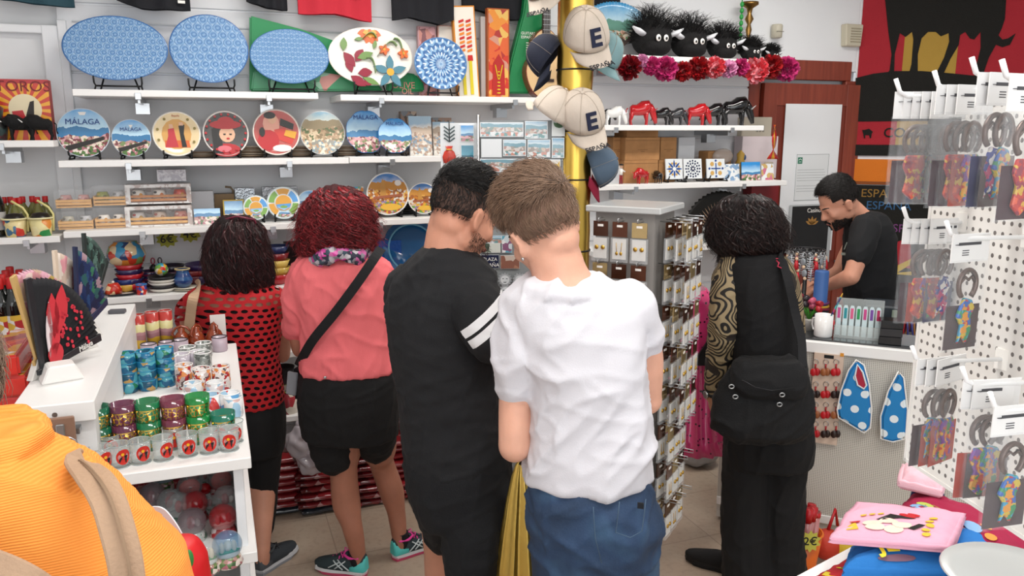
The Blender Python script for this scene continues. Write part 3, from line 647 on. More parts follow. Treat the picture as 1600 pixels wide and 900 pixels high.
elb = A(441, 555, D+.16); limb(body, [A(428, 468, D), A(441, 510, D+.08), elb], [.045, .04, .035]); limb(body, [elb, A(418, 500, D+.36)], [.035, .025]); hand(body, A(418, 500, D+.36), dirh(-20), UPZ, -1, .6, .9)
FA, FB = WZ(409, 860, .1), B(372, D+.12, .1)
limb(body, [A(412, 700, D), A(410, 760, D), FA, FA-UPZ*.06], [.08, .058, .036, .03]); limb(body, [A(370, 700, D), B(372, D+.08, .4), FB, FB-UPZ*.06], [.08, .058, .036, .03])
me = remesh(body, .008, 3); finish(me, 'body', SK1, root); eyes(HM, root, .94)
m = MB(); trunk(m, prow([(620, 340, 440, .12), (645, 337, 444, .135), (680, 340, 445, .135), (705, 345, 443, .12)], D)); limb(m, [A(412, 680, D), A(412, 730, D), A(411, 780, D+.02), A(409, 826, D+.0)], [.092, .072, .062, .052]); limb(m, [A(368, 680, D), B(370, D+.05, .6), B(371, D+.08, .4), B(371, D+.1, .22)], [.088, .068, .06, .05])
me = remesh(m, .008, 3, folds([((.1, .1, 1), 20, .002, 2)])); finish(me, 'leggings', cloth('#0a0a0c', .1), root)
hr = hrow([(337, 352, 385, .03), (346, 338, 400, .07), (360, 329, 410, .095), (380, 324, 415, .105), (405, 322, 421, .105), (430, 325, 424, .10), (455, 335, 422, .08), (475, 343, 405, .05), (492, 350, 385, .025)], D-.0)
mass_hair(root, hr, mat('#3b181a', .35, name='dark_hair', var=.3, vscale=60), mat('#160909', .8, name='dark_hair_root'), 3200, .16, .0012, .012, 1.5, 1.5, 8, name='long_hair', out=.08, lump=.015, locks=300, la=.009, col2=mat('#1d0c0d', .45))
for P0, a_ in ((FA, 25), (FB, 0)): shoe(root, V((P0.x, P0.y, 0)), yawh(a_), 0, '#33393f', '#c9ccd0', '#8a8f96', '#17171b', '#50565c', .25, False)
bg_ = thing('shoulder_bag', 'beige bag strap over left shoulder of the crochet top', 'bag', A(335, 600, D+.2)); O = V(bg_.location)
m = MB(); ribbon(m, [A(309, 446, D+.06), A(311, 444, D-.02), A(303, 462, D-.13), A(298, 490, D-.13), A(295, 540, D-.1), A(310, 585, D+.1), A(330, 600, D+.2)], .04, .004, -hv); m.v = [tuple(V(p)-O) for p in m.v]; m.build('strap', mat('#c2a284', .7), bg_)
m = MB(); m.box((0, 0.03, -.08), (.1, .16, .16)); m.build('bag_body', mat('#b08e70', .7), bg_, rot=(0, 0, yawh(0)), bev=.03, seg=3)
sg = thing('sunglasses', 'dark pink rimmed sunglasses pushed up on the dark haired head', 'sunglasses', A(372, 345, D-.02)); O = V(sg.location)
m = MB(); m.tube([A(335, 362, D+.02)-O, A(340, 346, D-.03)-O, A(370, 338, D-.06)-O, A(397, 343, D-.03)-O, A(404, 360, D+.02)-O], .004, 8); m.build('frame', mat('#6e2438', .3), sg)
for px in (355, 385):
    m = MB(); m.ell(A(px, 342, D+.09)-O, (.028, .004, .02), 0, (0.5, 0, yawh(0))); m.build('lens', mat('#241418', .1), sg)
# ---------------------------------------------------------------- young man in black T-shirt and shorts
D = 2.2
root = thing('person', 'young man with black faded hair, black T-shirt with two white sleeve stripes and black shorts', 'person', B(745, D, 0))
srows = [(385, 668, 722, .06), (397, 652, 742, .075), (410, 637, 760, .09), (428, 621, 776, .10), (450, 611, 776, .112), (480, 604, 762, .118), (520, 607, 756, .12), (560, 614, 768, .122), (600, 621, 780, .12), (640, 627, 781, .12), (680, 630, 788, .125), (710, 632, 794, .13), (728, 634, 797, .132)]
m = MB(); trunk(m, prow(srows, D), yaw=0)
SA, SB_, SC_ = A(738, 462, D-.03), A(752, 495, D-.10), A(768, 528, D-.14)
limb(m, [SA, SB_, SC_], [.078, .074, .068]); limb(m, [A(640, 450, D+.04), A(636, 500, D+.16), A(645, 530, D+.22)], [.07, .062, .06])
me = remesh(m, .008, 4, folds([((.9, -.3, .3), 14, .005, 4), ((.4, .1, 1), 18, .004, 8), ((.95, -.1, -.3), 22, .003, 6)])); 
def stripes():
    t = NT('striped_sleeve'); S0 = A(757, 506, D-.15)-V(root.location); o = t.obj()
    def dot(v): x = t.n('VectorMath', {'operation': 'DOT_PRODUCT'}); t.t.links.new(o, x.inputs[0]); x.inputs[1].default_value = v; return t.math('SUBTRACT', x.outputs['Value'], S0.dot(v))
    u = dot(rv*.65-UPZ*.76); v = dot(rv*.76+UPZ*.65); d_ = dot(hv); a = t.math('ABSOLUTE', t.math('SUBTRACT', t.math('ABSOLUTE', u), .0155)); f = t.math('LESS_THAN', a, .0115); f = t.math('MULTIPLY', f, t.math('GREATER_THAN', v, -.062)); f = t.math('MULTIPLY', f, t.math('LESS_THAN', d_, .16))
    t.set(t.b.inputs['Base Color'], t.mix(f, '#0d0e12', '#e6e6e8')); t.b.inputs['Roughness'].default_value = .85; t.bump(t.noise(260, 3), .12, .01); return t.m
finish(me, 'black_tshirt', stripes(), root)
body = MB(); trunk(body, prow(srows, D, .92, .008)); HM = basis(A(727, 336, D+.02), dirh(52)*.9-UPZ*.42); head_geo(body, HM, .99)
limb(body, [A(706, 345, D+.02), A(697, 380, D), A(697, 420, D)], [.062, .060, .075])
elb = A(788, 550, D-.10); limb(body, [A(745, 460, D-.02), A(762, 505, D-.10), elb], [.052, .046, .04]); limb(body, [elb, A(798, 500, D+.26)], [.042, .029]); hand(body, A(798, 500, D+.26), dirh(0)+UPZ*.6, -hv+UPZ, -1, .8)
elb = A(650, 575, D+.22); limb(body, [A(640, 450, D+.04), A(640, 520, D+.2), elb], [.052, .046, .04]); limb(body, [elb, A(720, 530, D+.42)], [.042, .029]); hand(body, A(720, 530, D+.42), dirh(60)+UPZ*.4, UPZ, 1, .8)
legs_feet(body, [([A(745, 740, D-.01), A(740, 840, D-.06), B(735, D-.08, .50), B(735, D-.07, .34), B(742, D-.05, .12), B(742, D-.05, .06)], [.10, .075, .062, .062, .038, .035]), ([A(690, 740, D+.08), A(692, 800, D+.16), B(690, D+.2, .50), B(694, D+.21, .34), B(703, D+.22, .12), B(703, D+.22, .06)], [.10, .075, .058, .060, .038, .035])])
me = remesh(body, .0075, 3); finish(me, 'body', SK1, root); eyes(HM, root, 1, '#2a1a10')
m = MB(); trunk(m, prow([(705, 634, 792, .125), (725, 632, 798, .135), (760, 638, 802, .14), (790, 648, 800, .135), (810, 660, 795, .12)], D))
limb(m, [A(744, 760, D-.01), A(745, 820, D-.05), A(740, 876, D-.08)], [.118, .105, .09]); limb(m, [A(690, 760, D+.04), A(693, 800, D+.1), A(697, 832, D+.14)], [.105, .085, .07])
me = remesh(m, .008, 4, folds([((.2, .1, 1), 14, .005, 11), ((1, .2, .3), 16, .004, 9)])); finish(me, 'shorts', cloth('#0c0d11', .15), root)
def fade(top, side, back=0.0, hl=.1):
    def f(u):
        if u.y > .62 and u.z < .62: return 0
        if u.y > .25 and u.z < .05: return 0
        if u.z < -.55 or (u.y > -.1 and u.z < -.30): return 0
        t = max(0, min(1, (u.z-.05)/.8)); t = t*t*(3-2*t); return side*(1-t)+top*t
    return f
cap_hair(root, HM, .99, fade(.024, .0025), mat('#0b0908', .45, name='black_hair'), 5200, .026, .0009, .86, 3, lambda u: V((.1, 1, .2)).lerp(V((0, -.3, -1)), max(0, min(1, .75-u.z*1.2))), 'short_hair', mat('#1a1310', .8, name='black_hair_base'), fadec=mat('#4a362e', .8))
m = MB(); rd = random.Random(5)
for i in range(900):
    q = rd.choice((-1, 1)); y = .0+.09*rd.random(); zz = -.055-.05*rd.random()+.02*(1-y/.09); p = V((q*(.062-.35*max(0, y-.03)), y, zz)); p = HM@p; strand(m, [p, p+V((0, 0, -.006))+V((rd.gauss(0, .003), rd.gauss(0, .003), 0))], .0005)
loc_build(m, 'beard_stubble', mat('#2a1c15', .8), root)
for x_, dd_ in ((742, D-.05), (703, D+.22)): q = B(x_, dd_, 0); shoe(root, q, yawh(15), 0, '#2c2c2e', '#e2e2e2', '#555555', '#f0f0f0', '#3c3c3e', .28, False, '#e8e8e8')
# ---------------------------------------------------------------- young man in white T-shirt
D = 1.8
root = thing('person', 'young man with light brown hair in a white T-shirt and blue jeans', 'person', B(935, D, 0))
srows = [(428, 848, 925, .055), (438, 830, 948, .07), (450, 815, 972, .085), (466, 804, 995, .10), (490, 800, 1003, .112), (520, 806, 1005, .12), (550, 816, 1006, .12), (590, 826, 1009, .117), (630, 828, 1014, .115), (670, 827, 1017, .115), (710, 824, 1018, .12), (744, 822, 1017, .122)]
m = MB(); trunk(m, prow(srows, D)); limb(m, [A(836, 482, D), A(815, 530, D-.01), A(809, 575, D-.01), A(807, 604, D)], [.072, .058, .050, .0475]); limb(m, [A(978, 480, D), A(1000, 515, D+.01), A(1008, 540, D+.02)], [.066, .052, .044])
WSH = folds([((.62, .1, .78), 8, .012, 3), ((.75, .1, .65), 14, .006, 13), ((.95, 0, -.25), 18, .003, 21)])
m.tube([A(888+62*cos(q), 437, D)+hv*(.075*sin(q)-.012)-UPZ*(.012-.010*sin(q)) for q in [2*pi*i/24 for i in range(24)]], .016, 8, close=True)
me = remesh(m, .007, 4, WSH); finish(me, 'white_tshirt', cloth('#d3d2d8', .1, 300, .01), root)
body = MB(); trunk(body, prow(srows, D, .93, .008)); HM = basis(A(846, 357, D+.02), dirh(-28)*.9-UPZ*.38, (rv*-.36+UPZ)); head_geo(body, HM, 1.0)
limb(body, [A(855, 370, D), A(872, 420, D), A(880, 455, D)], [.06, .063, .085])
elb = A(804, 697, D-.02); limb(body, [A(836, 482, D), A(808, 600, D), elb], [.05, .040, .039]); limb(body, [elb, A(815, 682, D+.26)], [.040, .027]); hand(body, A(815, 682, D+.26), dirh(10)-UPZ*.5, -rv, 1, .9)
elb = A(1012, 625, D+.05); limb(body, [A(978, 480, D), A(1008, 545, D+.02), elb], [.05, .041, .034]); limb(body, [elb, A(985, 610, D+.3)], [.037, .027]); hand(body, A(985, 610, D+.3), dirh(-30)+UPZ*.3, UPZ, -1, .8)
legs_feet(body, [([A(892, 800, D), B(888, D-.0, .5), B(885, D+.02, .12), B(885, D+.02, .06)], [.09, .06, .038, .035]), ([A(962, 800, D), B(968, D+.06, .5), B(968, D+.08, .12), B(968, D+.08, .06)], [.09, .06, .038, .035])])
me = remesh(body, .0075, 3); finish(me, 'body', SK2, root); eyes(HM, root, 1, '#3d4a55')
def denim():
    t = NT('denim'); n = t.noise(7, 3); n2 = t.noise(220, 2); c = t.ramp(n, [(.35, '#16273f'), (.55, '#21395a'), (.72, '#3c5c7c')]); c = t.mix(t.math('MULTIPLY', n2, .25), c, '#4c6580')
    t.set(t.b.inputs['Base Color'], c); t.b.inputs['Roughness'].default_value = .8; t.bump(n2, .2, .003); return t.m
m = MB(); trunk(m, prow([(738, 828, 1013, .112), (760, 827, 1018, .125), (800, 834, 1018, .135), (840, 843, 1015, .13), (870, 852, 1013, .115)], D))
limb(m, [A(884, 800, D), A(892, 870, D), B(888, D-.0, .5), B(888, D+.01, .3), B(887, D+.02, .05)], [.102, .095, .078, .07, .07]); limb(m, [A(966, 810, D), A(968, 870, D+.03), B(968, D+.06, .5), B(968, D+.07, .3), B(968, D+.08, .05)], [.108, .095, .075, .07, .07])
me = remesh(m, .008, 3, folds([((.85, .1, -.4), 10, .009, 11), ((.9, .2, .4), 16, .005, 9)])); finish(me, 'jeans', denim(), root)
m = MB(); ST = mat('#4a6076', .8)
def surf_line(pts, off): return [A(x, y, D-off) for x, y in pts]
m.tube(surf_line([(968, 784), (966, 802), (962, 832), (985, 840), (1003, 830), (1007, 800), (1009, 780)], .152), .0013, 4); loc_build(m, 'pocket_seam', ST, root)
m = MB(); m.tube(surf_line([(927, 792), (928, 812), (930, 840), (940, 880)], .150), .0012, 4); loc_build(m, 'back_seam', ST, root)
m = MB(); p = A(1001, 790, D-.146); m.box(p, (.014, .003, .014), rot=(0, 0, yawh(0)-.3)); loc_build(m, 'pocket_tab', mat('#10151d', .7), root)
lf = fade(.026, .003)
cap_hair(root, HM, 1.0, lf, mat('#7d6350', .45, name='brown_hair', var=.25, vscale=50), 6500, .034, .0008, .88, 9, lambda u: V((-.5, .9, .1)).lerp(V((0, -.3, -1)), max(0, min(1, .75-u.z*1.2))), 'short_hair', mat('#4c3a2f', .7, name='brown_hair_base'), fadec=mat('#7a5d4e', .8))
m = MB(); m.ell(HM@V((-.088, -.012, -.046)), (.004,)*3); loc_build(m, 'ear_stud', METAL, root)
for x_, dd_ in ((886, D+.02), (968, D+.08)): q = B(x_, dd_, 0); shoe(root, q, yawh(-5), 0, '#e4e4e4', '#f2f2f2', '#dddddd', '#ffffff', '#cfcfcf', .28, False)
# gold satin bag hanging from his hand
gb = thing('gold_bag', 'shiny gold foil bag with a black drawstring hanging between the two young men', 'bag', A(822, 800, D+.26)); O = V(gb.location)
m = MB(); R = []
for y, l, r in ((718, 812, 822), (726, 806, 830), (745, 800, 842), (780, 793, 856), (830, 785, 870), (880, 778, 884), (940, 776, 890), (975, 785, 885)):
    c = (A(l, y, D+.26)+A(r, y, D+.26))/2-O; w = (A(r, y, D+.26)-A(l, y, D+.26)).length/2; R.append([c+rv*(w*(1+.08*sin(9*q))*cos(q))+hv*(w*.65*(1+.16*sin(11*q+1))*sin(q)) for q in [2*pi*i/64 for i in range(64)]])
m.rings(R); m.build('foil_bag', mat('#e6c468', .34, 1, bump=.25, bscale=22, name='gold_satin'), gb)
m = MB(); m.tube([A(816, 690, D+.26)-O, A(814, 705, D+.25)-O, A(818, 722, D+.25)-O], .002, 6); m.tube([A(811, 724, D+.24)-O, A(818, 727, D+.235)-O, A(826, 724, D+.24)-O], .003, 6); m.ell(A(816, 723, D+.24)-O, (.006, .006, .006)); m.build('drawstring', BLACK, gb)
# ---------------------------------------------------------------- woman in black with printed sleeves
D = 3.0
root = thing('person', 'woman with dark bobbed hair in black with zebra patterned sleeves, standing at the counter', 'person', B(1190, D, 0))
srows = [(388, 1158, 1205, .05), (398, 1140, 1220, .085), (412, 1132, 1228, .105), (440, 1130, 1236, .12), (480, 1134, 1242, .125), (520, 1140, 1248, .125), (560, 1142, 1256, .13), (600, 1140, 1262, .14), (640, 1138, 1266, .15), (668, 1138, 1266, .152)]
m = MB(); trunk(m, prow(srows, D)); me = remesh(m, .008, 4, folds([((.2, .1, 1), 16, .004, 14), ((.9, .1, .4), 16, .003, 19)])); finish(me, 'black_top', cloth('#0c0b0d', .12), root)
body = MB(); trunk(body, prow(srows, D, .93, .008)); HM = basis(A(1166, 358, D+.02), dirh(-12)*.95-UPZ*.25); head_geo(body, HM, .96); limb(body, [A(1168, 370, D), A(1180, 410, D)], [.052, .058])
elb = A(1128, 510, D); wr = A(1112, 618, D+.08); limb(body, [A(1146, 420, D), elb, wr], [.05, .04, .03]); hand(body, wr, -UPZ*.9+hv*.3+rv*.15, -rv, -1, .6, .92)
elb2 = A(1240, 520, D+.08); wr2 = A(1225, 500, D+.34); limb(body, [A(1216, 420, D), A(1232, 460, D+.02), elb2], [.05, .042, .038]); limb(body, [elb2, wr2], [.038, .027]); hand(body, wr2, hv, UPZ, 1, .6, .92)
FA, FB = WZ(1140, 868, .08), B(1225, D-.02, .08)
legs_feet(body, [([A(1175, 700, D), B(1165, D-.02, .45), FA, FA-UPZ*.04], [.09, .06, .034, .03]), ([A(1228, 700, D), B(1228, D, .45), FB, FB-UPZ*.04], [.09, .06, .034, .03])])
me = remesh(body, .008, 3); finish(me, 'body', SK4, root); eyes(HM, root, .96)
def zebra():
    t = NT('zebra_print'); nz = t.n('TexNoise', Scale=7., Detail=1.0); t.t.links.new(t.obj(), nz.inputs['Vector'])
    r = t.math('MULTIPLY', t.n('TexNoise', Scale=9., Detail=1.).outputs[0], 1.0); f = t.math('FRACT', t.math('MULTIPLY', nz.outputs['Fac'], 19.0)); big = t.n('MapRange', Value=t.noise(12, 1), From_Min=.60, From_Max=.63).outputs[0]
    c = t.mix(t.math('GREATER_THAN', f, .45), '#1a1512', '#9a8766'); c = t.mix(big, c, '#2b2420'); t.set(t.b.inputs['Base Color'], c); t.b.inputs['Roughness'].default_value = .7; return t.m
ZB = zebra()
m = MB(); limb(m, [A(1150, 412, D), A(1138, 445, D-.01), A(1133, 500, D-.02), A(1126, 550, D+.02), A(1116, 608, D+.07)], [.062, .066, .062, .055, .040], n=24)
me = remesh(m, .007, 3, folds([((1, .1, .3), 22, .005, 3)])); finish(me, 'printed_sleeve', ZB, root)
m = MB(); limb(m, [A(1216, 418, D), A(1230, 450, D+.02), elb2, (elb2+wr2)/2, wr2-hv*.04], [.052, .05, .047, .045, .038], n=24); me = remesh(m, .008, 3); finish(me, 'printed_sleeve', ZB, root)
m = MB(); trunk(m, prow([(655, 1140, 1264, .14), (690, 1136, 1268, .15), (720, 1136, 1264, .14)], D)); limb(m, [A(1172, 690, D), B(1168, D, .6), B(1164, D, .3), B(1168, D, .045)], [.10, .095, .092, .105]); limb(m, [A(1228, 690, D), B(1226, D, .6), B(1222, D, .3), B(1222, D, .045)], [.10, .09, .085, .098])
me = remesh(m, .008, 3, folds([((.3, .1, 1), 12, .006, 11), ((1, .1, .05), 12, .004, 31)])); finish(me, 'wide_trousers', cloth('#0a090b', .12), root)
hr = hrow([(304, 1150, 1185, .02), (312, 1133, 1203, .07), (328, 1118, 1215, .1), (348, 1112, 1222, .115), (368, 1108, 1225, .115), (386, 1113, 1223, .10), (398, 1128, 1215, .07)], D+.02)
mass_hair(root, hr, mat('#2a1816', .38, name='bob_hair', var=.4, vscale=60), mat('#0d0707', .8), 3200, .10, .0012, .014, 1.4, 1.5, 12, name='bobbed_hair', out=.12, lump=.014, locks=300, la=.010, col2=mat('#120a0a', .5))
m = MB(); m.tube([A(1213, 407, D-.108), A(1217, 411, D-.118), A(1215, 416, D-.122), A(1221, 419, D-.122)], .003, 6); m.tube([A(1212, 404, D-.106), A(1216, 404, D-.108)], .002, 5); loc_build(m, 'shirt_emblem', mat('#b03048', .6), root)
for P0, a_ in ((FA, -55), (FB, 0)): shoe(root, V((P0.x, P0.y, 0)), yawh(a_), 0, '#0c0c0e', '#101012', '#0c0c0e', '#0c0c0e', '#0c0c0e', .24, False, None, True)
wt = thing('wristwatch', 'black wristwatch below the zebra patterned sleeve', 'watch', A(1113, 614, D+.075)); m = MB(); m.tube([V((.036*cos(q), .036*sin(q), 0)) for q in [2*pi*i/20 for i in range(20)]], .007, 8, close=True); m.build('band', BLACK, wt); m = MB(); m.lathe([(.015, 0), (.016, .008), (.013, .01)], 16, M=T(-.034, -.012, 0)@R_(-pi/2, 'Y')); m.build('dial', METAL, wt)
# big black shoulder bag
bb = thing('shoulder_bag', 'large black canvas shoulder bag hanging behind the woman in black', 'bag', A(1185, 650, D-.2)); O = V(bb.location)
m = MB(); rows = [(558, 1162, 1240, .03), (570, 1150, 1252, .06), (590, 1135, 1260, .08), (620, 1118, 1266, .09), (650, 1110, 1267, .095), (672, 1116, 1262, .09), (684, 1135, 1250, .06)]
trunk(m, prow(rows, D-.22)); me = remesh(m, .008, 4, folds([((.8, .1, .5), 12, .009, 5), ((.2, .1, 1), 14, .006, 15)])); finish(me, 'bag_body', cloth('#0b0b0d', .2, 200), bb)
def onbag(pts, k=0): return [A(x, y, D-.325+k)-O for x, y in pts]
m = MB(); trunk(m, [(c-O, w, t) for c, w, t in prow([(562, 1150, 1248, .05), (580, 1142, 1258, .07), (600, 1140, 1262, .08), (618, 1148, 1258, .06)], D-.26)]); me = remesh(m, .008, 4, folds([((.9, .1, .3), 14, .007, 5)])); me.transform(Matrix.Translation(O)); finish(me, 'flap', cloth('#0d0d0f', .2, 200), bb)
m = MB(); m.tube(onbag([(1160, 594), (1180, 605), (1205, 610), (1240, 606)], -.02), .002, 5); m.build('zip', DKM, bb)
for x, y in ((1143, 604), (1222, 617), (1218, 632), (1149, 620)):
    m = MB(); m.tube([A(x+4*cos(q), y+3*sin(q), D-.345)-O for q in [2*pi*i/10 for i in range(10)]], .0022, 6, close=True); m.build('buckle', METAL, bb)
m = MB(); ribbon(m, [A(1222, 398, D+.0), A(1222, 404, D-.08), A(1232, 440, D-.145), A(1243, 490, D-.16), A(1252, 530, D-.2), A(1254, 572, D-.26)], .032, .003, -hv); m.v = [tuple(V(p)-O) for p in m.v]; m.build('strap', mat('#101013', .8), bb)
m = MB(); m.tube([A(1247, 537, D-.2)-O, A(1251, 545, D-.21)-O, A(1250, 552, D-.21)-O, A(1252, 558, D-.21)-O], [.004, .007, .004, .003], 8); m.build('clip', METAL, bb)
# ---------------------------------------------------------------- cashier
D = 3.95
root = thing('person', 'bearded man in a black T-shirt looking down behind the cash counter', 'person', B(1350, D, 0))
srows = [(330, 1335, 1372, .05), (338, 1330, 1385, .075), (350, 1324, 1392, .10), (370, 1322, 1396, .115), (400, 1320, 1397, .12), (430, 1320, 1396, .12), (470, 1322, 1396, .12), (540, 1324, 1398, .13)]
m = MB(); trunk(m, prow(srows, D)); limb(m, [A(1353, 356, D-.12), A(1347, 382, D-.17), A(1341, 400, D-.19)], [.07, .065, .06]); limb(m, [A(1350, 350, D+.1), A(1340, 385, D+.14)], [.06, .055]); me = remesh(m, .0085, 4, folds([((.3, .1, 1), 14, .004, 4), ((.8, .2, .5), 16, .003, 8)])); finish(me, 'black_tshirt', cloth('#0e0f12', .12), root)
body = MB(); trunk(body, prow(srows, D, .92, .008)); HM = basis(A(1309, 316, D-.02), -rv*.82-hv*.12-UPZ*.55); head_geo(body, HM, .98)
limb(body, [A(1318, 318, D), A(1336, 334, D), A(1350, 350, D)], [.055, .056, .062])
e1 = A(1330, 432, D-.22); w1 = A(1291, 447, D-.08); limb(body, [A(1353, 356, D-.12), A(1341, 400, D-.19), e1], [.05, .044, .04]); limb(body, [e1, w1], [.042, .028]); hand(body, w1, -rv-UPZ*.25, UPZ, 1, .6)
e2 = A(1310, 425, D+.12); w2 = A(1286, 436, D+.08); limb(body, [A(1348, 352, D+.08), A(1325, 395, D+.14), e2], [.05, .042, .036]); limb(body, [e2, w2], [.037, .026]); hand(body, w2, -rv-UPZ*.2-hv*.2, UPZ, -1, .6)
legs_feet(body, [([B(1350, D-.09, .8), B(1350, D-.09, .1)], [.07, .04]), ([B(1350, D+.09, .8), B(1350, D+.09, .1)], [.07, .04])])
me = remesh(body, .0075, 3); finish(me, 'body', SK1, root); eyes(HM, root, .98)
m = MB(); trunk(m, [(B(1358, D, z_), .115, t_) for z_, t_ in ((.9, .10), (.85, .11), (.8, .11), (.72, .11))]); limb(m, [B(1352, D-.09, .8), B(1350, D-.09, .45), B(1350, D-.09, .08)], [.09, .075, .065]); limb(m, [B(1352, D+.09, .8), B(1350, D+.09, .45), B(1350, D+.09, .08)], [.09, .075, .065]); me = remesh(m, .01, 2); finish(me, 'jeans', denim(), root)
cap_hair(root, HM, .98, fade(.016, .004), mat('#120e0c', .45, name='black_hair_2'), 4200, .018, .0008, .88, 21, lambda u: V((.2, .9, .2)) if u.z > .3 else V((0, -.3, -1)), 'short_hair', mat('#17110e', .8))
m = MB(); rd = random.Random(15)
for i in range(3800):
    q = rd.choice((-1, 1)); a = rd.random(); y = .0+.098*a; zz = -.05-.062*rd.random()-(.0 if a < .8 else .02*rd.random()); zz = max(zz, -.105); xx = (.052*sqrt(max(0, 1-(max(0, y-.01)/.09)**2))+.002)*(1 if zz > -.09 else .72)
    y = min(y, .088); p = HM@V((q*xx, y-.004, zz)); e_ = HM.to_3x3()@V((q*.2, .4, -1)); strand(m, [p, p+e_*.004, p+e_*.007+V((rd.gauss(0, .002), rd.gauss(0, .002), 0))], .0009)
for i in range(500): p = HM@V((rd.uniform(-.026, .026), .092+rd.random()*.004, -.055-rd.random()*.006)); e_ = HM.to_3x3()@V((0, .2, -1)); strand(m, [p, p+e_*.007], .0008)
loc_build(m, 'beard', mat('#160f0c', .7, name='beard_black'), root)
m = MB(); text_mb(m, '///', .05, T(*A(1326, 385, D-.135))@Matrix.Rotation(yawh(0)-.3, 4, 'Z')@FRONT, depth=.003); m.box(A(1323, 397, D-.128), (.05, .006, .012), rot=(0, 0, yawh(0)-.3)); loc_build(m, 'shirt_print', mat('#8f968a', .7), root)
for s_ in (-1, 1): shoe(root, B(1350, D+.09*s_, 0), yawh(-80), 0, '#202022', '#dddddd', '#444444', '#202022', '#303032', .28, False)
# ---------------------------------------------------------------- person in orange at the near left
D = .88
root = thing('person', 'person in an orange ribbed top with beige straps, in front at lower left', 'person', B(-60, D, 0))
srows = [(672, -95, 38, .055), (700, -105, 48, .065), (716, -135, 92, .075), (738, -190, 138, .085), (765, -235, 172, .095), (800, -275, 205, .105), (840, -305, 238, .11), (890, -330, 280, .115), (960, -345, 300, .12), (1060, -330, 290, .12), (1180, -320, 285, .125), (1330, -320, 290, .13)]
m = MB(); trunk(m, prow(srows, D), p=2.2)
limb(m, [A(150, 860, D), A(215, 960, D+.02), A(270, 1080, D+.05), A(290, 1180, D+.08)], [.055, .054, .048, .046]); limb(m, [A(-260, 830, D), A(-360, 950, D+.02), A(-400, 1150, D+.05)], [.055, .052, .048])
m.tube([A(-45+93*cos(q), 694-3*sin(q)+6*cos(q), D)+hv*(.062*sin(q))+UPZ*.008 for q in [2*pi*i/24 for i in range(24)]], .014, 10, close=True)
def orange_rib():
    t = NT('orange_ribbed'); o = t.xyz(); w = t.n('TexWave', {'bands_direction': 'Z'}, Scale=110., Distortion=.6); t.t.links.new(t.obj(), w.inputs['Vector']); t.set(t.b.inputs['Base Color'], t.mix(w.outputs[1], '#ee8c33', '#f59a42')); t.b.inputs['Roughness'].default_value = .85; t.bump(w.outputs[1], .35, .003); return t.m
me = remesh(m, .006, 4, folds([((.7, .2, .6), 9, .008, 6), ((1, 0, -.4), 12, .006, 8)])); finish(me, 'orange_top', orange_rib(), root)
body = MB(); trunk(body, prow(srows, D, .93, .008)); HM = basis(A(-140, 625, D+.06), dirh(-15)-UPZ*.4); head_geo(body, HM, .98); limb(body, [A(-130, 640, D), A(-70, 730, D)], [.055, .06])
for s_, x_ in ((1, 312), (-1, -402)):
    w_ = B(x_-s_*40, D+.3, 1.0); limb(body, [A(150 if s_ > 0 else -260, 870, D), A(x_, 1180, D+.06), w_], [.046, .038, .027]); hand(body, w_, hv, UPZ, s_, .5, .95)
legs_feet(body, [([B(-130, D, .9), B(-130, D, .5), B(-130, D, .07)], [.09, .06, .035]), ([B(40, D, .9), B(40, D, .5), B(40, D, .07)], [.09, .06, .035])]); me = remesh(body, .008, 3); finish(me, 'body', SK2, root); eyes(HM, root)
cap_hair(root, HM, 1.0, lambda u: 0 if (u.y > .5 and u.z < .6) or u.z < -.8 else .02, mat('#7a6452', .5, name='grey_brown_hair', var=.3, vscale=60), 3500, .03, .0007, .88, 33, None, 'hair', mat('#5e4c3f', .7))
m = MB(); trunk(m, [(B(-50, D, z_), .17, t_) for z_, t_ in ((.98, .12), (.9, .14), (.8, .14), (.72, .12))]); limb(m, [B(-130, D, .8), B(-130, D, .4), B(-130, D, .06)], [.095, .075, .065]); limb(m, [B(40, D, .8), B(40, D, .4), B(40, D, .06)], [.095, .075, .065]); me = remesh(m, .01, 2); finish(me, 'trousers', cloth('#3a3a40'), root)
for x_ in (-130, 40): shoe(root, B(x_, D, 0), yawh(0), 0, '#55504a', '#dddddd', '#444444', '#202022', '#605850', .26, False)
bp = thing('backpack', 'beige backpack straps over the orange top, bag worn in front', 'backpack', A(30, 1000, D+.2)); O = V(bp.location); BG = mat('#a88a70', .85, bump=.2, bscale=220, name='beige_webbing')
m = MB(); ribbon(m, [p-O for p in [A(104, 722, D+.07), A(122, 724, D-.01), A(146, 745, D-.075), A(168, 780, D-.105), A(184, 830, D-.122), A(196, 880, D-.132), A(203, 940, D-.138)]], .034, .006, (.35, -1, .3)); m.build('strap', BG, bp, bev=.002)
m = MB(); ribbon(m, [p-O for p in [A(106, 718, D+.07), A(124, 719, D-.015), A(150, 743, D-.08), A(172, 778, D-.11), A(189, 830, D-.127), A(201, 880, D-.137), A(208, 940, D-.142)]], .003, .004, (0.15, -1, .25)); m.build('strap_edge', mat('#8a7058', .8), bp)
m = MB(); ribbon(m, [p-O for p in [A(-170, 830, D-.06), A(-110, 855, D-.12), A(-30, 880, D-.15), A(30, 905, D-.16), A(75, 935, D-.15), A(110, 970, D-.14)]], .034, .006, (0.1, -1, .5)); m.build('strap', BG, bp, bev=.002)
m = MB(); m.box((0, .03, 0), (.3, .14, .4)); m.build('bag_body', BG, bp, rot=(0, 0, yawh(0)), bev=.04, seg=3)
rb = thing('red_bag', 'bright red printed bag with white handles between orange top and snow globes', 'bag', A(280, 890, 1.12)); O = V(rb.location)
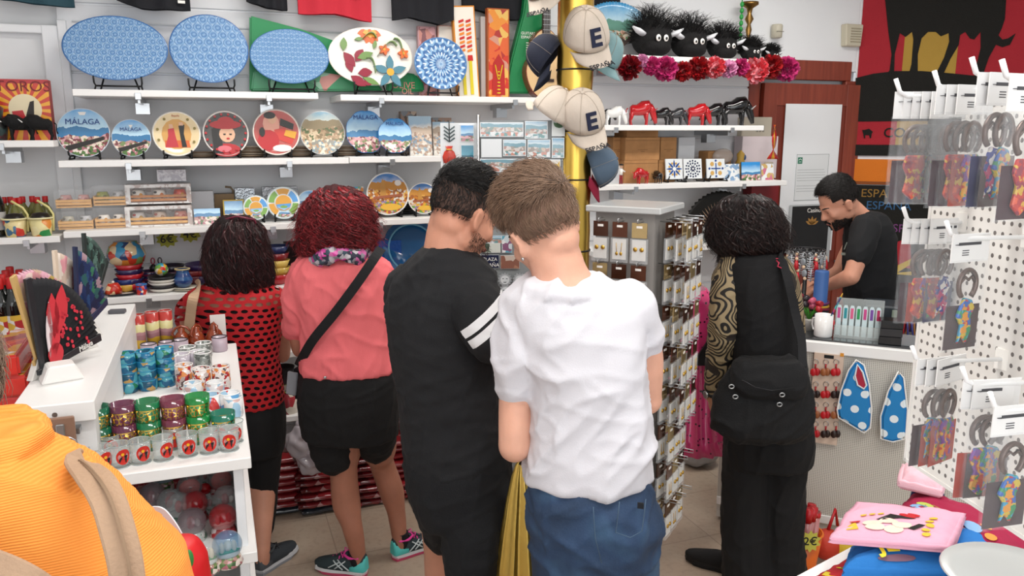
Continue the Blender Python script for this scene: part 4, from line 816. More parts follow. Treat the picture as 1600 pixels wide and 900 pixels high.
m = MB(); trunk(m, [(c-O, w, t) for c, w, t in prow([(845, 262, 285, .02), (852, 250, 305, .04), (875, 245, 318, .05), (920, 240, 325, .055), (990, 240, 325, .05)], 1.12)]); me = remesh(m, .007, 3); me.transform(Matrix.Translation(O)); finish(me, 'bag_body', mat('#c4161c', .4), rb)
m = MB(); ribbon(m, [A(x, y, 1.16)-O for x, y in ((238, 800), (252, 802), (270, 825), (283, 850))], .018, .003, -hv); m.build('handle', mat('#e8e6ea', .5), rb); m = MB(); m.ell(A(296, 873, 1.06)-O, (.006, .006, .014)); m.build('leaf_print', mat('#2c7a35', .5), rb)
# ------------------------------------------------------------------ goods: shared builders
ORD = ['first', 'second', 'third', 'fourth', 'fifth', 'sixth', 'seventh', 'eighth', 'ninth', 'tenth', 'eleventh', 'twelfth', 'thirteenth', 'fourteenth', 'fifteenth', 'sixteenth']
def nth(i, n, side='left'):
    if i == 0: return 'leftmost' if side == 'left' else 'nearest'
    if i == n-1: return 'rightmost' if side == 'left' else 'farthest'
    return ORD[i]+(' from left' if side == 'left' else ' from front')
def easel(x, y, z, w, h, label, m=BLACK, grp='plate easels'):
    """small display stand: two curled feet with back prop, a part each"""
    t = thing('plate_easel', label, 'plate stand', (x, y, z), 0, grp)
    for s in (-1, 1):
        b = MB(); b.tube([(s*w*.5, -.045, .02+h*.9), (s*w*.5, -.038, .012+h*.5), (s*w*.48, -.02, .012+h*.25), (s*w*.5, -.035, .004), (s*w*.42, .03, .004), (s*w*.3, .035, .06+h*.3)], .004, 6); b.build('leg', m, t)
    b = MB(); b.tube([(-w*.48, -.0, .012+h*.25), (0, .0, .014+h*.2), (w*.48, -.0, .012+h*.25)], .0045, 6); b.build('crossbar', m, t)
    return t
def motif(mb, shapes, y, k=1, step=.0006):        # coloured flat shapes raised off a plate: (poly, mat index)
    for i, (p, mi) in enumerate(shapes): mb.prism([(a*k, b*k) for a, b in p], y-step*(i+1), y+.001, mi)
def plate(kind, label, cx, cy, rx, ry, Y, zs, face, rim='#eef0ee', group=None, shapes=None, smats=(), rimw=.06, cat='plate', scal=0, tilt=.16, eas=True, name='painted_plate', edge=None):
    p = WY(cx, cy, Y); a = (WY(cx+rx, cy, Y)-WY(cx-rx, cy, Y)).length/2; b = (WY(cx, cy-ry, Y).z-WY(cx, cy+ry, Y).z)/2/cos(tilt); zb = max(zs+.012, p.z-b*cos(tilt))
    t = thing(name, label, cat, (p.x, Y-.02, zb), 0, group, rot=(-tilt, 0, 0)); n = 64
    def ring(k, y): return [V((a*k*(1+scal*abs(sin(q*4))**.7*(k > .8)-scal*.5)*cos(q), y, b+b*k*(1+scal*abs(sin(q*4))**.7*(k > .8)-scal*.5)*sin(q))) for q in [2*pi*i/n for i in range(n)]]
    m = MB(); m.rings([ring(.0005, .020), ring(.45, .020), ring(.75, .016), ring(1, .004), ring(1.0, -.002), ring(1-rimw, -.0004), ring(.0005, .002)], 0, True, False)
    m.build('dish', mat(rim, .15, coat=.5), t)
    m = MB(); f = MB(); f.rings([ring(1-rimw, -.0012), ring(.8, -.0008), ring(.6, .0004), ring(.0005, .0004)], 0, True, False)
    mats = [face]+list(smats)
    if shapes: motif(f, [([(x, z+b/ (b if b else 1)*0) for x, z in s_], mi) for s_, mi in shapes], -.0009, b)
    f.build('painted_face', mats, t)
    if eas: easel(p.x, Y+.0, zs, a*1.15 if a < .2 else a*.9, max(.02, zb-zs), 'small stand under the '+' '.join(label.split(' with')[0].split()[:10]), BLACK)
    return t
def sh(*pts): return [(x, z+1) for x, z in pts]     # plate shapes are given in units of the half height, centred on the plate
# ---- platters of the top shelf
def scales(c1='#4f7db3', c2='#7ca5cd', c3='#a3bfda', s=34., mode=0):
    t = NT('embossed_glaze'); o = t.xyz(); X = t.math('MULTIPLY', o[0], s); Z = t.math('MULTIPLY', o[2], s*1.25); row = t.math('FLOOR', Z); off = t.math('MULTIPLY', t.math('MODULO', row, 2.), .5)
    fx = t.math('SUBTRACT', t.math('FRACT', t.math('ADD', X, off)), .5); fz = t.math('SUBTRACT', t.math('FRACT', Z), .3 if mode == 0 else .5)
    r = t.math('SQRT', t.math('ADD', t.math('MULTIPLY', fx, fx), t.math('MULTIPLY', t.math('MULTIPLY', fz, fz), .8)))
    w = t.math('SINE', t.math('MULTIPLY', r, 26. if mode == 0 else 20.)); mr = t.n('MapRange', Value=w, From_Min=-.2, From_Max=.9).outputs[0]
    c = t.mix(mr, c1, c2); c = t.mix(t.math('GREATER_THAN', r, .52), c, c3); c = t.mix(t.math('MULTIPLY', t.noise(14, 2), .5), c, c2)
    t.set(t.b.inputs['Base Color'], c); t.b.inputs['Roughness'].default_value = .22; t.b.inputs['Coat Weight'].default_value = .4; t.bump(w, .35, .003); return t.m
def mandala():
    t = NT('mandala_glaze'); o = t.xyz(); x = o[0]; z = t.math('SUBTRACT', o[2], .125); r = t.math('SQRT', t.math('ADD', t.math('MULTIPLY', x, x), t.math('MULTIPLY', z, z))); th = t.math('ARCTAN2', z, x)
    pet = t.math('MULTIPLY', t.math('COSINE', t.math('MULTIPLY', th, 16.)), .006); rr = t.math('ADD', r, pet); w = t.math('SINE', t.math('MULTIPLY', rr, 190.)); sp = t.math('MULTIPLY', t.math('COSINE', t.math('MULTIPLY', th, 24.)), t.math('SINE', t.math('MULTIPLY', r, 95.)))
    c = t.mix(t.n('MapRange', Value=w, From_Min=0., From_Max=.6).outputs[0], '#3f6fa8', '#8db6da'); c = t.mix(t.math('GREATER_THAN', sp, .55), c, '#d5e4ef'); t.set(t.b.inputs['Base Color'], c); t.b.inputs['Roughness'].default_value = .2; t.b.inputs['Coat Weight'].default_value = .4; t.bump(w, .3, .003); return t.m
YP = 4.02
plate('p', 'largest oval blue embossed platter, leftmost on the top shelf', 181, 75, 83, 51, YP, Z1, scales(s=30, mode=1), '#3f6fa8', rimw=.03, cat='platter', name='oval_platter', group='blue embossed platters')
plate('p', 'round blue platter with scale relief, second on the top shelf', 327, 76, 62, 54, YP, Z1, scales(s=24, mode=1), '#3568a6', rimw=.03, cat='platter', name='round_platter', group='blue embossed platters')
plate('p', 'smaller oval blue embossed platter, left of the flowered platter', 453, 88, 62, 43, YP, Z1, scales(s=38, mode=1), '#3f6fa8', rimw=.03, cat='platter', name='oval_platter', group='blue embossed platters')
def petal(cx, cz, a, L, w): return [(cx+cos(a)*L*u-sin(a)*w*sin(pi*u)*s_, cz+sin(a)*L*u+cos(a)*w*sin(pi*u)*s_) for s_, us in ((1, (0, .2, .4, .6, .8, 1)), (-1, (.8, .6, .4, .2))) for u in us]
fl = []
def flower(cx, cz, n, L, w, mi, c_mi, a0=0, span=2*pi):
    for i in range(n): fl.append(([(x, z+1) for x, z in petal(cx, cz, a0+span*i/n, L, w)], mi))
    fl.append(([(x, z+1) for x, z in ellp(cx, cz, L*.22, L*.22)], c_mi))
flower(-.02, .83, 6, .42, .13, 1, 2, pi+.15, pi*1.05); flower(.0, .86, 5, .26, .08, 2, 1, pi+.3, pi)
for (x, z, a, L, w, mi) in ((-.85, -.05, -1.3, .55, .14, 3), (-.95, .1, -.9, .6, .16, 3), (-.55, -.2, 1.0, .5, .17, 3), (-.5, -.6, .1, .5, .16, 3), (-.75, -.7, -.6, .6, .16, 3), (-.4, -.95, .2, .5, .12, 3), (-.5, -.1, .35, .6, .13, 4), (-.95, .15, 1.5, .45, .12, 4), (-.35, -.75, -.4, .6, .1, 4), (.1, .25, 1.3, .3, .07, 4), (-.55, .55, .1, .3, .06, 4)): fl.append(([(p, q+1) for p, q in petal(x, z, a, L, w)], mi))
flower(.62, -.55, 5, .6, .13, 5, 2, .3); flower(.45, .22, 5, .2, .06, 1, 2); flower(1.12, .1, 5, .2, .06, 1, 2, .5)
for x0, z0, x1, z1, bend in ((-.3, .55, .2, .6, .2), (.2, .0, .9, .35, .3), (.8, .6, 1.1, .0, .2), (-.2, -.1, .1, -.6, .2)):
    P = [(x0+(x1-x0)*u+bend*sin(pi*u)*.3, z0+(z1-z0)*u+bend*sin(pi*u)) for u in [i/8 for i in range(9)]]; fl.append(([(p, q+1) for p, q in P]+[(p+.015, q+1.03) for p, q in P[::-1]], 4))
plate('p', 'white oval platter painted with orange, red and blue flowers on the top shelf', 580, 88, 66, 46, YP, Z1-.005, mat('#f3f1ea', .15, coat=.5), '#e9e3da', shapes=fl, smats=(mat('#d8662a', .3), mat('#f0a63a', .3), mat('#8f1f38', .3), mat('#6f9150', .3), mat('#4e8295', .3)), rimw=.03, cat='platter', name='flowered_platter')
plate('p', 'small round blue plate with lace mandala beside the flowered platter', 689, 99, 41, 41, YP-.04, Z1-.005, mandala(), '#5d8dc0', rimw=.03, cat='platter', name='mandala_plate')
# ---- painted plates of the second shelf
CR, RED, BLK, SKN, GLD, GRN, BLU, WHT, PNK = mat('#e9cfa0', .3), mat('#b81c24', .3), mat('#15120f', .3), mat('#e2b596', .4), mat('#d9a033', .35), mat('#3f6b3a', .35), mat('#2f6fae', .3), mat('#f2efe9', .3), mat('#d9707a', .35)
YQ = 3.96
plate('p', 'larger round sea view plate with harbour and pink trees, leftmost on second shelf', 131, 212, 42, 38, YQ, Z2, scenic(.24, seed=1), '#cfd8e2', shapes=[(sh((-.15, .85), (.15, .85), (.1, .72), (-.1, .72)), 1), (sh((-.7, -.55), (.75, -.15), (.75, -.3), (-.6, -.75)), 2)], smats=(WHT, mat('#2a2522', .4)), rimw=.03)
plate('p', 'smaller round sea view plate beside the larger leftmost one', 206, 220, 31, 29, YQ, Z2, scenic(.18, seed=4), '#cfd8e2', shapes=[(sh((-.1, .7), (.1, .7), (0, .5)), 1), (sh((-.7, -.55), (.75, -.15), (.75, -.3), (-.6, -.75)), 2)], smats=(WHT, mat('#2a2522', .4)), rimw=.03)
dan = [(sh(*ellp(0, -.02, .62, .68)), 1), (sh((-.5, -.62), (.55, -.62), (.5, -.3), (-.5, -.3)), 8), (sh((-.35, .2), (-.1, .25), (-.05, -.1), (.05, -.6), (-.5, -.6), (-.35, -.1)), 5), (sh((-.3, .42), (-.15, .42), (-.12, .25), (-.3, .22)), 4), (sh((.1, .35), (.35, .4), (.3, 0), (.4, -.6), (.2, -.6), (.15, -.1)), 3), (sh((.12, .5), (.28, .5), (.3, .36), (.12, .36)), 4)]
dan += [(sh(*ellp(.8*cos(q), .8*sin(q), .06, .06, 0, 8)), 6) for q in (0.3, .9, 2.2, 2.9, 5.8, 3.5)]
SM = (mat('#d8a45a', .3), RED, BLK, SKN, mat('#c1323c', .3), mat('#8a7a3c', .4), PNK, mat('#d9672c', .3), WHT)
plate('p', 'cream plate painted with a dancing couple in a medallion', 276, 209, 38, 35, YQ, Z2, mat('#e7d2a4', .2, coat=.4), '#f0ece2', shapes=dan, smats=SM)
hat = [(sh(*ellp(0, -.75, .6, .3)), 2), (sh((-.55, -.9), (-.6, .2), (-.2, .3), (-.15, -.9)), 3), (sh(*ellp(.05, -.05, .34, .36)), 4), (sh(*ellp(0, .38, .68, .2)), 2), (sh(*ellp(.02, .5, .36, .24)), 2), (sh((-.12, -.02), (.0, -.02), (-.02, -.08), (-.1, -.08)), 3), (sh((.14, -.02), (.26, -.02), (.24, -.08), (.16, -.08)), 3), (sh(*ellp(.08, -.24, .07, .04)), 2), (sh(*ellp(-.1, -.7, .3, .15)), 7)]
hat += [(sh(*ellp(.84*cos(q), .84*sin(q), .055, .055, 0, 8)), 2) for q in [2*pi*i/18 for i in range(18)]]
plate('p', 'black plate with red dots and a doll face under a wide red hat', 353, 209, 36, 35, YQ, Z2, mat('#1a1413', .2, coat=.4), '#efeae4', shapes=hat, smats=SM)
dr = [(sh(*ellp(-.2, .35, .35, .45)), 7), (sh((-.1, .1), (.35, .2), (.8, -.2), (.6, -.55), (0, -.3)), 5), (sh(*ellp(-.35, -.35, .45, .45)), 2), (sh(*ellp(-.15, .55, .17, .2)), 4), (sh(*ellp(-.25, .72, .25, .15)), 3), (sh((.2, .6), (.75, .35), (.7, .1), (.15, .3)), 3), (sh((.4, .1), (.85, .0), (.75, -.3), (.3, -.15)), 6), (sh(*ellp(.2, -.7, .4, .15)), 9), (sh(*ellp(-.6, 0, .12, .2)), 3)]
plate('p', 'red plate painted with a flamenco dancer in motion, fifth on second shelf', 432, 208, 37, 36, YQ, Z2, mat('#b0332a', .2, coat=.4), '#efe6dc', shapes=dr, smats=(mat('#8a1f22', .3), RED, BLK, SKN, mat('#c93a30', .3), GLD, mat('#e2a38e', .3), mat('#e07b3a', .3), WHT))
plate('p', 'plate with a beige mosaic park view, left of the scalloped plates', 504, 210, 35, 34, YQ, Z2, scenic(.2, '#8fb6c9', '#cfd9d4', '#9a8b6c', ('#b59a78', '#8a7556', '#d8c4a4', '#5f6f48', '#a98868'), ('#c9b79b', '#8f8f86', '#7f9aa8', '#b08c6c', '#e3dac8'), 7, split=.75), '#c9cdd0', rimw=.03)
plate('p', 'larger scalloped blue view plate lettered MÁLAGA', 572, 206, 31, 33, YQ, Z2, scenic(.2, seed=8), '#2d74c4', scal=.05, rimw=.02)
plate('p', 'smaller scalloped blue view plate overlapping the larger one', 617, 212, 26, 27, YQ-.04, Z2, scenic(.16, seed=9), '#2d74c4', scal=.05, rimw=.02)
for px, py, Y_, s_, lab in ((131, 190, 3.92, .034, 'larger leftmost sea view plate'), (206, 202, 3.92, .022, 'smaller sea view plate'), (572, 183, 3.915, .03, 'larger scalloped plate'), (617, 193, 3.875, .022, 'smaller scalloped plate'), (276, 180, 3.915, .012, 'cream couple plate')):
    o = [x for x in bpy.data.objects if x.type == 'EMPTY' and x.name.startswith('painted_plate') and lab]  # lettering becomes a part of its plate
    p = WY(px, py, Y_); best = min(o, key=lambda q: abs(q.location.x-XY(px, q.location.y, q.location.z))); m = MB(); text_mb(m, 'MÁLAGA' if s_ > .015 else 'España', s_, FRONT); e = m.build('lettering', mat('#1c3f86' if s_ > .015 else '#b04a2a', .5), best)
    b_h = p.z-best.location.z; e.location = (0, -.006, b_h)
# tiles and packed souvenirs at the right end of the second shelf
def boxy(name, label, cat, px0, px1, py0, Y, z, dep, front, side='#e8e6e2', group=None, tilt=0, frame=None, bev=.001):
    x0, x1 = XY(px0, Y, z+.01), XY(px1, Y, z+.01); h = WY((px0+px1)/2, py0, Y).z-z; w = x1-x0
    t = thing(name, label, cat, ((x0+x1)/2, Y, z), 0, group, rot=(-tilt, 0, 0))
    MB().bx(-w/2, w/2, 0, dep, 0, h).build('box_body' if dep > .015 else 'slab', side if not isinstance(side, str) else mat(side, .5), t, bev=bev)
    i = .0 if frame is None else frame; MB().bx(-w/2+i, w/2-i, -.0015, 0, i, h-i).build('printed_front', front, t); t['w'] = w; t['h'] = h; return t
TW = scenic(.16, '#a9c8de', '#e6e9ea', '#c9b8a8', ('#c9b4a2', '#e3d6c8', '#a88f80', '#d8c9bb', '#8fa0ae'), ('#d9d4cc', '#c4b9ae', '#9fb0be', '#e8e2da', '#b39a8a'), 3, split=.8)
boxy('ceramic_tile', 'white tile with a pale cathedral view, right of the scalloped plates', 'tile', 641, 676, 181, YQ-.03, Z2+.003, .01, TW, '#eceae6', tilt=.12)
boxy('ceramic_tile', 'white tile half hidden behind the magnet display card', 'tile', 678, 712, 190, YQ, Z2+.003, .01, TW, '#eceae6', tilt=.12)
boxy('souvenir_pack', 'brown patterned souvenir pack behind the cathedral tile', 'souvenir pack', 628, 652, 174, YQ+.1, Z2+.003, .05, splotch(['#a88a7a', '#c9b4a0', '#8c8f94', '#6b5a50'], 40, 1), '#b09a88')
boxy('souvenir_pack', 'brown patterned souvenir pack behind the half hidden tile', 'souvenir pack', 676, 706, 184, YQ+.1, Z2+.003, .05, splotch(['#a88a7a', '#c9b4a0', '#8c8f94', '#6b5a50'], 40, 2), '#b09a88')
# stacks of spare plates lying behind the stood up ones
def stack_of(name, cat, prof, n, dz, x, y, z, mats, labf, group, sy=1):
    m = MB(); m.lathe(prof, 26); k = None
    for i in range(n):
        lb = labf(i, n)
        if i == 0: o = m.build(name, mats[0]); tag(o, lb, cat, group); k = o; o.location = (x, y, z)
        else:
            c = k.copy(); C.objects.link(c); c.location = (x, y, z+dz*i); c['label'] = lb
            if len(mats) > 1: c.data = k.data.copy(); c.data.materials.clear(); c.data.materials.append(mats[i % len(mats)])
def lvl(i, n): return 'bottom' if i == 0 else 'top' if i == n-1 else ORD[i]+' from bottom'
PLT = [(.03, .0), (.05, .001), (.085, .011), (.087, .013), (.084, .013), (.05, .004), (.0, .004)]
for a, (px, n) in enumerate(((318, 3), (392, 6), (468, 6), (543, 6))):
    stack_of('spare_plate', 'plate', PLT, n, .008, XY(px, 4.07, Z2), 4.07, Z2, [mat('#8f7a66', .4), mat('#b9ab9a', .4)], lambda i, n, a=a: '%s spare plate of the %s stack lying behind the painted plates' % (lvl(i, n), nth(a, 4)), 'spare plates on the second shelf')
# ---- third shelf
def ringplate(label, cx, cy, r, seed):
    sm = [mat('#e9eef0', .2), scenic(.06, seed=seed), mat('#7fae52', .3), mat('#e0a23a', .3), mat('#3f8fca', .3)]; S = []
    for i in range(6):
        a0, a1 = 2*pi*i/6+.06, 2*pi*(i+1)/6-.06; P = [(.88*cos(a0+(a1-a0)*u/6), 1+.88*sin(a0+(a1-a0)*u/6)) for u in range(7)]+[(.55*cos(a1-(a1-a0)*u/6), 1+.55*sin(a1-(a1-a0)*u/6)) for u in range(7)]; S.append((P, 2+[0, 2, 1, 2, 0, 1][i]))
    S.append((sh(*ellp(0, 0, .47, .47, 0, 20)), 4)); S.append((sh((-.44, -.1), (.44, -.05), (.38, -.28), (0, -.46), (-.38, -.28)), 2)); S.append((sh(*ellp(0, -.25, .22, .08)), 3))
    return plate('p', label, cx, cy, r, r-1, 3.93, Z3, mat('#e9eef0', .2), '#cfe0e4', shapes=S, smats=sm)
ringplate('small plate with six view segments, left of the larger segmented plate', 400, 328, 20, 1)
ringplate('larger plate with six view segments, left of the red curly hair', 443, 321, 26, 2)
PLZ = scenic(.19, '#4a7fc0', '#9fb3d8', '#c98f4a', ('#c9823a', '#e0b060', '#8f5a3a', '#d9d2c8', '#a86a3f'), ('#8f7fa8', '#d8a83a', '#6a9a4a', '#c9b0a0', '#b05a4a'), 5, split=.8)
PLZ2 = scenic(.14, '#4a7fc0', '#9fb3d8', '#c98f4a', ('#c9823a', '#e0b060', '#8f5a3a', '#d9d2c8', '#a86a3f'), ('#8f7fa8', '#d8a83a', '#6a9a4a', '#c9b0a0', '#b05a4a'), 9, split=.8)
tow = [(sh((-.38, -.1), (-.3, .5), (-.22, .72), (-.14, .5), (-.06, -.1)), 1), (sh((-.7, -.12), (.7, .0), (.7, -.12), (-.7, -.25)), 2), (sh(*ellp(.1, -.62, .5, .16)), 3), (sh(*ellp(.5, .5, .16, .14)), 4)]
TS = (mat('#c08a3f', .4), mat('#9f5a3c', .4), mat('#e0b040', .4), mat('#e9e4de', .4))
plate('p', 'large painted plate with an ochre tower, above the coral shirt', 606, 305, 33, 33, 3.93, Z3, PLZ, '#f1f1ee', shapes=tow, smats=TS)
plate('p', 'smaller painted plate with an ochre tower, beside the dark haired man', 661, 316, 24, 24, 3.93, Z3, PLZ2, '#f1f1ee', shapes=tow, smats=TS)
plate('p', 'small view plate half hidden behind the red curly hair', 484, 315, 20, 18, 3.97, Z3, scenic(.12, seed=12), '#dfe6ea')
boxy('ceramic_tile', 'colourful stepped tile peeking out right of the red hair', 'tile', 538, 570, 292, 3.95, Z3, .015, splotch(['#e9d9b8', '#4fa0c0', '#c9803a', '#7a9a4a', '#f0ece2'], 60, 3), '#eae4d8', tilt=.1)
# crates of painted mugs
WD_ = mat('#d9a765', .55, var=.15, vscale=30, name='pale_wood'); WD2 = mat('#b8783f', .55, var=.15, vscale=30, name='warm_wood')
FILM = mat('#f4f6f8', .08, trans=.0, alpha=.1, coat=.6, name='clear_film')
def mugball(mb, x, y, z, r, a, b, c=None):
    mb.lathe([(r*.62, 0), (r*.95, r*.5), (r, r*1.1), (r*.8, r*1.75), (r*.72, r*1.8)], 14, (x, y, z), a); mb.ell((x+r*.35, y-r*.75, z+r*.9), (r*.35, r*.35, r*.45), b)
    if c is not None: mb.ell((x-r*.5, y-r*.7, z+r*1.4), (r*.28, r*.2, r*.2), c)
def crate(label, px0, px1, py0, Y, z, cols, win=False, wd=None, grp='boxed mug sets'):
    x0, x1 = XY(px0, Y, z+.02), XY(px1, Y, z+.02); w = x1-x0; h = WY((px0+px1)/2, py0, Y).z-z; t = thing('mug_set', label, 'mug set', ((x0+x1)/2, Y, z), 0, grp); wd = wd or WD_; dp = .10
    m = MB(); m.bx(-w/2, w/2, 0, dp, 0, .008); 
    for s in (-1, 1): m.bx(s*w/2-(.006 if s > 0 else 0), s*w/2+(.006 if s < 0 else 0), 0, dp, .008, h*.5)
    m.build('crate', wd, t, bev=.001)
    for zz in (.012, h*.33): MB().bx(-w/2, w/2, -.005, 0, zz, zz+.011).build('rail', wd, t, bev=.001)
    n = len(cols)
    for i, (a, b, c) in enumerate(cols):
        m = MB(); r = min(w/n*.42, h*.33); mugball(m, -w/2+w*(i+.5)/n, dp*.5, .009, r, 0, 1, 2); m.build('mug', [mat(a, .3, coat=.4), mat(b, .35), mat(c, .4)], t)
    if win:
        m = MB(); fr = .014; m.bx(-w/2-.004, w/2+.004, dp, dp+.004, 0, h); m.bx(-w/2-.004, w/2+.004, -.008, dp, h-.004, h); m.bx(-w/2-.006, -w/2+fr, -.0085, -.006, 0, h); m.bx(w/2-fr, w/2+.006, -.0085, -.006, 0, h); m.bx(-w/2+fr, w/2-fr, -.0085, -.006, h-fr, h); m.bx(-w/2+fr, w/2-fr, -.0085, -.006, 0, .008)
        m.build('carton_frame', splotch(['#dcdad8', '#cfccc9', '#b9a9a4', '#e6e4e2'], 70, 3, .5), t)
    m = MB(); m.bx(-w/2-.003, w/2+.003, -.0095, dp+.003, .0, h+.002); m.build('clear_wrap', FILM, t)
    return t
PK = ('#e0a8a4', '#c98a8a', '#e8d8d0'); PN = ('#efe9e0', '#e09a2c', '#1c1a18'); WH = ('#e8e4e0', '#d8b060', '#b03a30'); YG = ('#9aa04a', '#6a6a3a', '#c9b04a')
crate('wooden crate of two pink pig mugs, upper one in the left column', 87, 143, 298, 3.93, Z3+.092, [PK, PK])
crate('wooden crate of grey wrapped mugs, lower one in the left column', 91, 146, 331, 3.91, Z3, [('#b9b4a4', '#8f8a5a', '#5a5a52'), ('#c9c9cc', '#a09a8a', '#6a6a66')])
crate('wrapped crate with a yellow green mug, upper one in the second column', 146, 197, 291, 3.93, Z3+.098, [YG, ('#cfcfd0', '#a9a4a0', '#8a8a8a')])
crate('wooden crate of two black and orange penguin mugs', 149, 197, 325, 3.91, Z3, [PN, PN])
crate('window carton with three cartoonish food mugs, upper one on the right', 199, 297, 288, 3.93, Z3+.10, [PN, ('#f2ede4', '#d9782c', '#1c1a18'), ('#d84a2c', '#e09a2c', '#a82a20')], True, WD2)
crate('window carton with three pale painted mugs, lower one on the right', 199, 299, 322, 3.91, Z3, [WH, ('#e2cfc0', '#c9a080', '#b05a4a'), ('#d98a7a', '#c05a50', '#e8d0c8')], True)
boxy('box', 'small printed white box lying on top of the mug cartons', 'box', 246, 291, 265, 4.0, Z3+.195, .08, splotch(['#e6e4e8', '#d8d5da', '#c4c0c8', '#eceaee'], 90, 1), '#d9d6dc')
boxy('box', 'plain grey box behind the green and blue view tile', 'box', 301, 336, 299, 4.0, Z3, .08, mat('#bfc0c4', .5), '#b5b6ba')
V1 = scenic(.09, seed=21); V2 = scenic(.11, seed=22)
boxy('ceramic_tile', 'wavy topped sea view tile right of the mug cartons', 'tile', 304, 345, 326, 3.92, Z3, .014, V1, '#5a8fb0', tilt=.12)
boxy('ceramic_tile', 'yellow framed blue sky tile behind the dark long hair', 'tile', 350, 383, 312, 3.95, Z3, .014, V2, '#cfae4a', tilt=.12, frame=.006)
boxy('box', 'flat brown box with gold rim behind the sky tile', 'box', 337, 368, 303, 4.06, Z3, .08, mat('#7a5f3a', .4), '#5a4a3a')
boxy('cellophane_pack', 'silvery cellophane pack above the segmented plates', 'souvenir pack', 370, 400, 294, 4.06, Z3, .06, mat('#aeb4ba', .15, .6, bump=.4, bscale=90), '#9aa0a6')
boxy('cellophane_pack', 'clear wrapped pack behind the larger segmented plate', 'souvenir pack', 412, 467, 292, 4.08, Z3, .06, mat('#a9aaae', .15, .3, bump=.4, bscale=90), '#9aa0a6')
t = thing('wooden_hook', 'brown bent stick on the shelf behind the view tiles', 'stick', (XY(367, 4.1, Z3), 4.1, Z3)); m = MB(); m.tube([(0, 0, 0), (0, 0, .14), (-.01, 0, .155), (-.035, 0, .158)], .005, 6); m.build('stick', mat('#7a6a52', .6), t)
m = MB(); m.lathe([(.014, 0), (.012, .006), (.005, .008)], 12); m.build('foot', mat('#7a6a52', .6), t)
# stacks of dark plates behind the tower plates
for a, px in enumerate((575, 632, 690)):
    stack_of('spare_plate', 'plate', PLT, 7, .011, XY(px, 4.09, Z3), 4.09, Z3, [mat('#1e1f22', .4), mat('#54514e', .4)], lambda i, n, a=a: '%s dark spare plate of the %s stack behind the tower plates' % (lvl(i, n), nth(a, 3)), 'dark spare plates on the third shelf')
# price tags
for px, py, tx, lab in ((261, 374, '6€', 'left yellow green price tag, reading 6€'), (297, 366, '4€', 'right yellow green price tag, reading 4€')):
    p = WY(px, py, YB-.004); t = thing('price_tag', lab, 'price tag', (p.x, YB-.002, p.z)); m = MB(); m.prism([((.052 if i % 2 else .04)*cos(2*pi*i/20)*1.0, (.042 if i % 2 else .03)*sin(2*pi*i/20)) for i in range(20)], -.002, 0); m.build('card', mat('#b9b83a', .6), t); m = MB(); text_mb(m, tx, .055, T(0, -.0022, 0)@FRONT, bold=.012); m.build('lettering', BLACK, t)
# ---- fourth shelf: bowls, vases, stacked plates
def striped(c1, c2, nb=5, h=.1, seed=0):
    key = ('str', c1, c2, nb, h)
    if key in MATS: return MATS[key]
    t = NT('striped_glaze'); o = t.xyz(); z = t.math('ADD', t.math('MULTIPLY', o[2], nb/h), t.math('MULTIPLY', t.noise(18, 1), .5)); t.set(t.b.inputs['Base Color'], t.mix(t.math('GREATER_THAN', t.math('FRACT', z), .5), c1, c2)); t.b.inputs['Roughness'].default_value = .25; t.b.inputs['Coat Weight'].default_value = .4; MATS[key] = t.m; return t.m
def px_on(px, Y, z, r=0): return (XY(px, Y, z), Y, z)
BOWL = lambda r, h: [(r*.5, 0), (r*.75, h*.3), (r, h), (r*.96, h), (r*.7, h*.35), (.0, h*.15)]
VASE = lambda r, h: [(r*.55, 0), (r*.95, h*.25), (r, h*.45), (r*.7, h*.75), (r*.62, h*.85), (r*.75, h), (r*.68, h), (r*.55, h*.85), (0, h*.8)]
MUG = lambda r, h: [(r*.9, 0), (r, h*.1), (r, h), (r*.9, h), (r*.88, h*.15), (0, h*.1)]
def pot(name, label, cat, px, Y, z, prof, m_, grp=None, rimm=None, extra=None):
    t = thing(name, label, cat, px_on(px, Y, z), 0, grp); MB().lathe(prof, 26).build('body', m_, t)
    if rimm: k = prof[-3][0]; zz = max(p[1] for p in prof); r = [p[0] for p in prof if p[1] == zz][0]; m = MB(); m.tube([(r*cos(q), r*sin(q), zz) for q in [2*pi*i/26 for i in range(26)]], .003, 6, close=True); m.build('rim', rimm, t)
    return t
Y4 = 3.92
GL = splotch(['#c8402c', '#3f8fb8', '#e0c9a0', '#2c3f6a', '#d98a3a', '#7a9a5a'], 26, 4, .2, coat=.5)
MOTR = striped('#b3202a', '#262044', 5, .1); MOTP = striped('#7a2a4a', '#22204a', 3, .06); WHS = striped('#e8e4dc', '#2a2a2e', 1, .014)
tt = pot('round_jar', 'large round jar painted in many colours, topmost behind the fan tips', 'jar', 199, 4.02, Z4+.105, [(.04, 0), (.075, .025), (.085, .06), (.07, .1), (.05, .115), (.05, .12), (0, .12)], GL)
stack_of('striped_bowl', 'bowl', BOWL(.062, .04), 5, .022, XY(205, 3.97, Z4), 3.97, Z4, [mat('#b3202a', .25, coat=.4), mat('#2a2350', .25, coat=.4)], lambda i, n: '%s red and navy bowl in the tall stack under the painted jar' % lvl(i, n), 'red and navy bowls')
stack_of('striped_bowl', 'bowl', BOWL(.05, .036), 3, .02, XY(235, 4.06, Z4), 4.06, Z4, [MOTP], lambda i, n: '%s plum striped bowl behind the stacked white plates' % lvl(i, n), 'plum bowls')
tt = pot('dark_bowl', 'dark green glazed bowl, leftmost behind the gold fan', 'bowl', 133, 3.95, Z4+.05, BOWL(.065, .05), splotch(['#20301c', '#c9c4a0', '#15151a', '#4a6a2a'], 28, 6, .2), None, mat('#2a2a2a', .3))
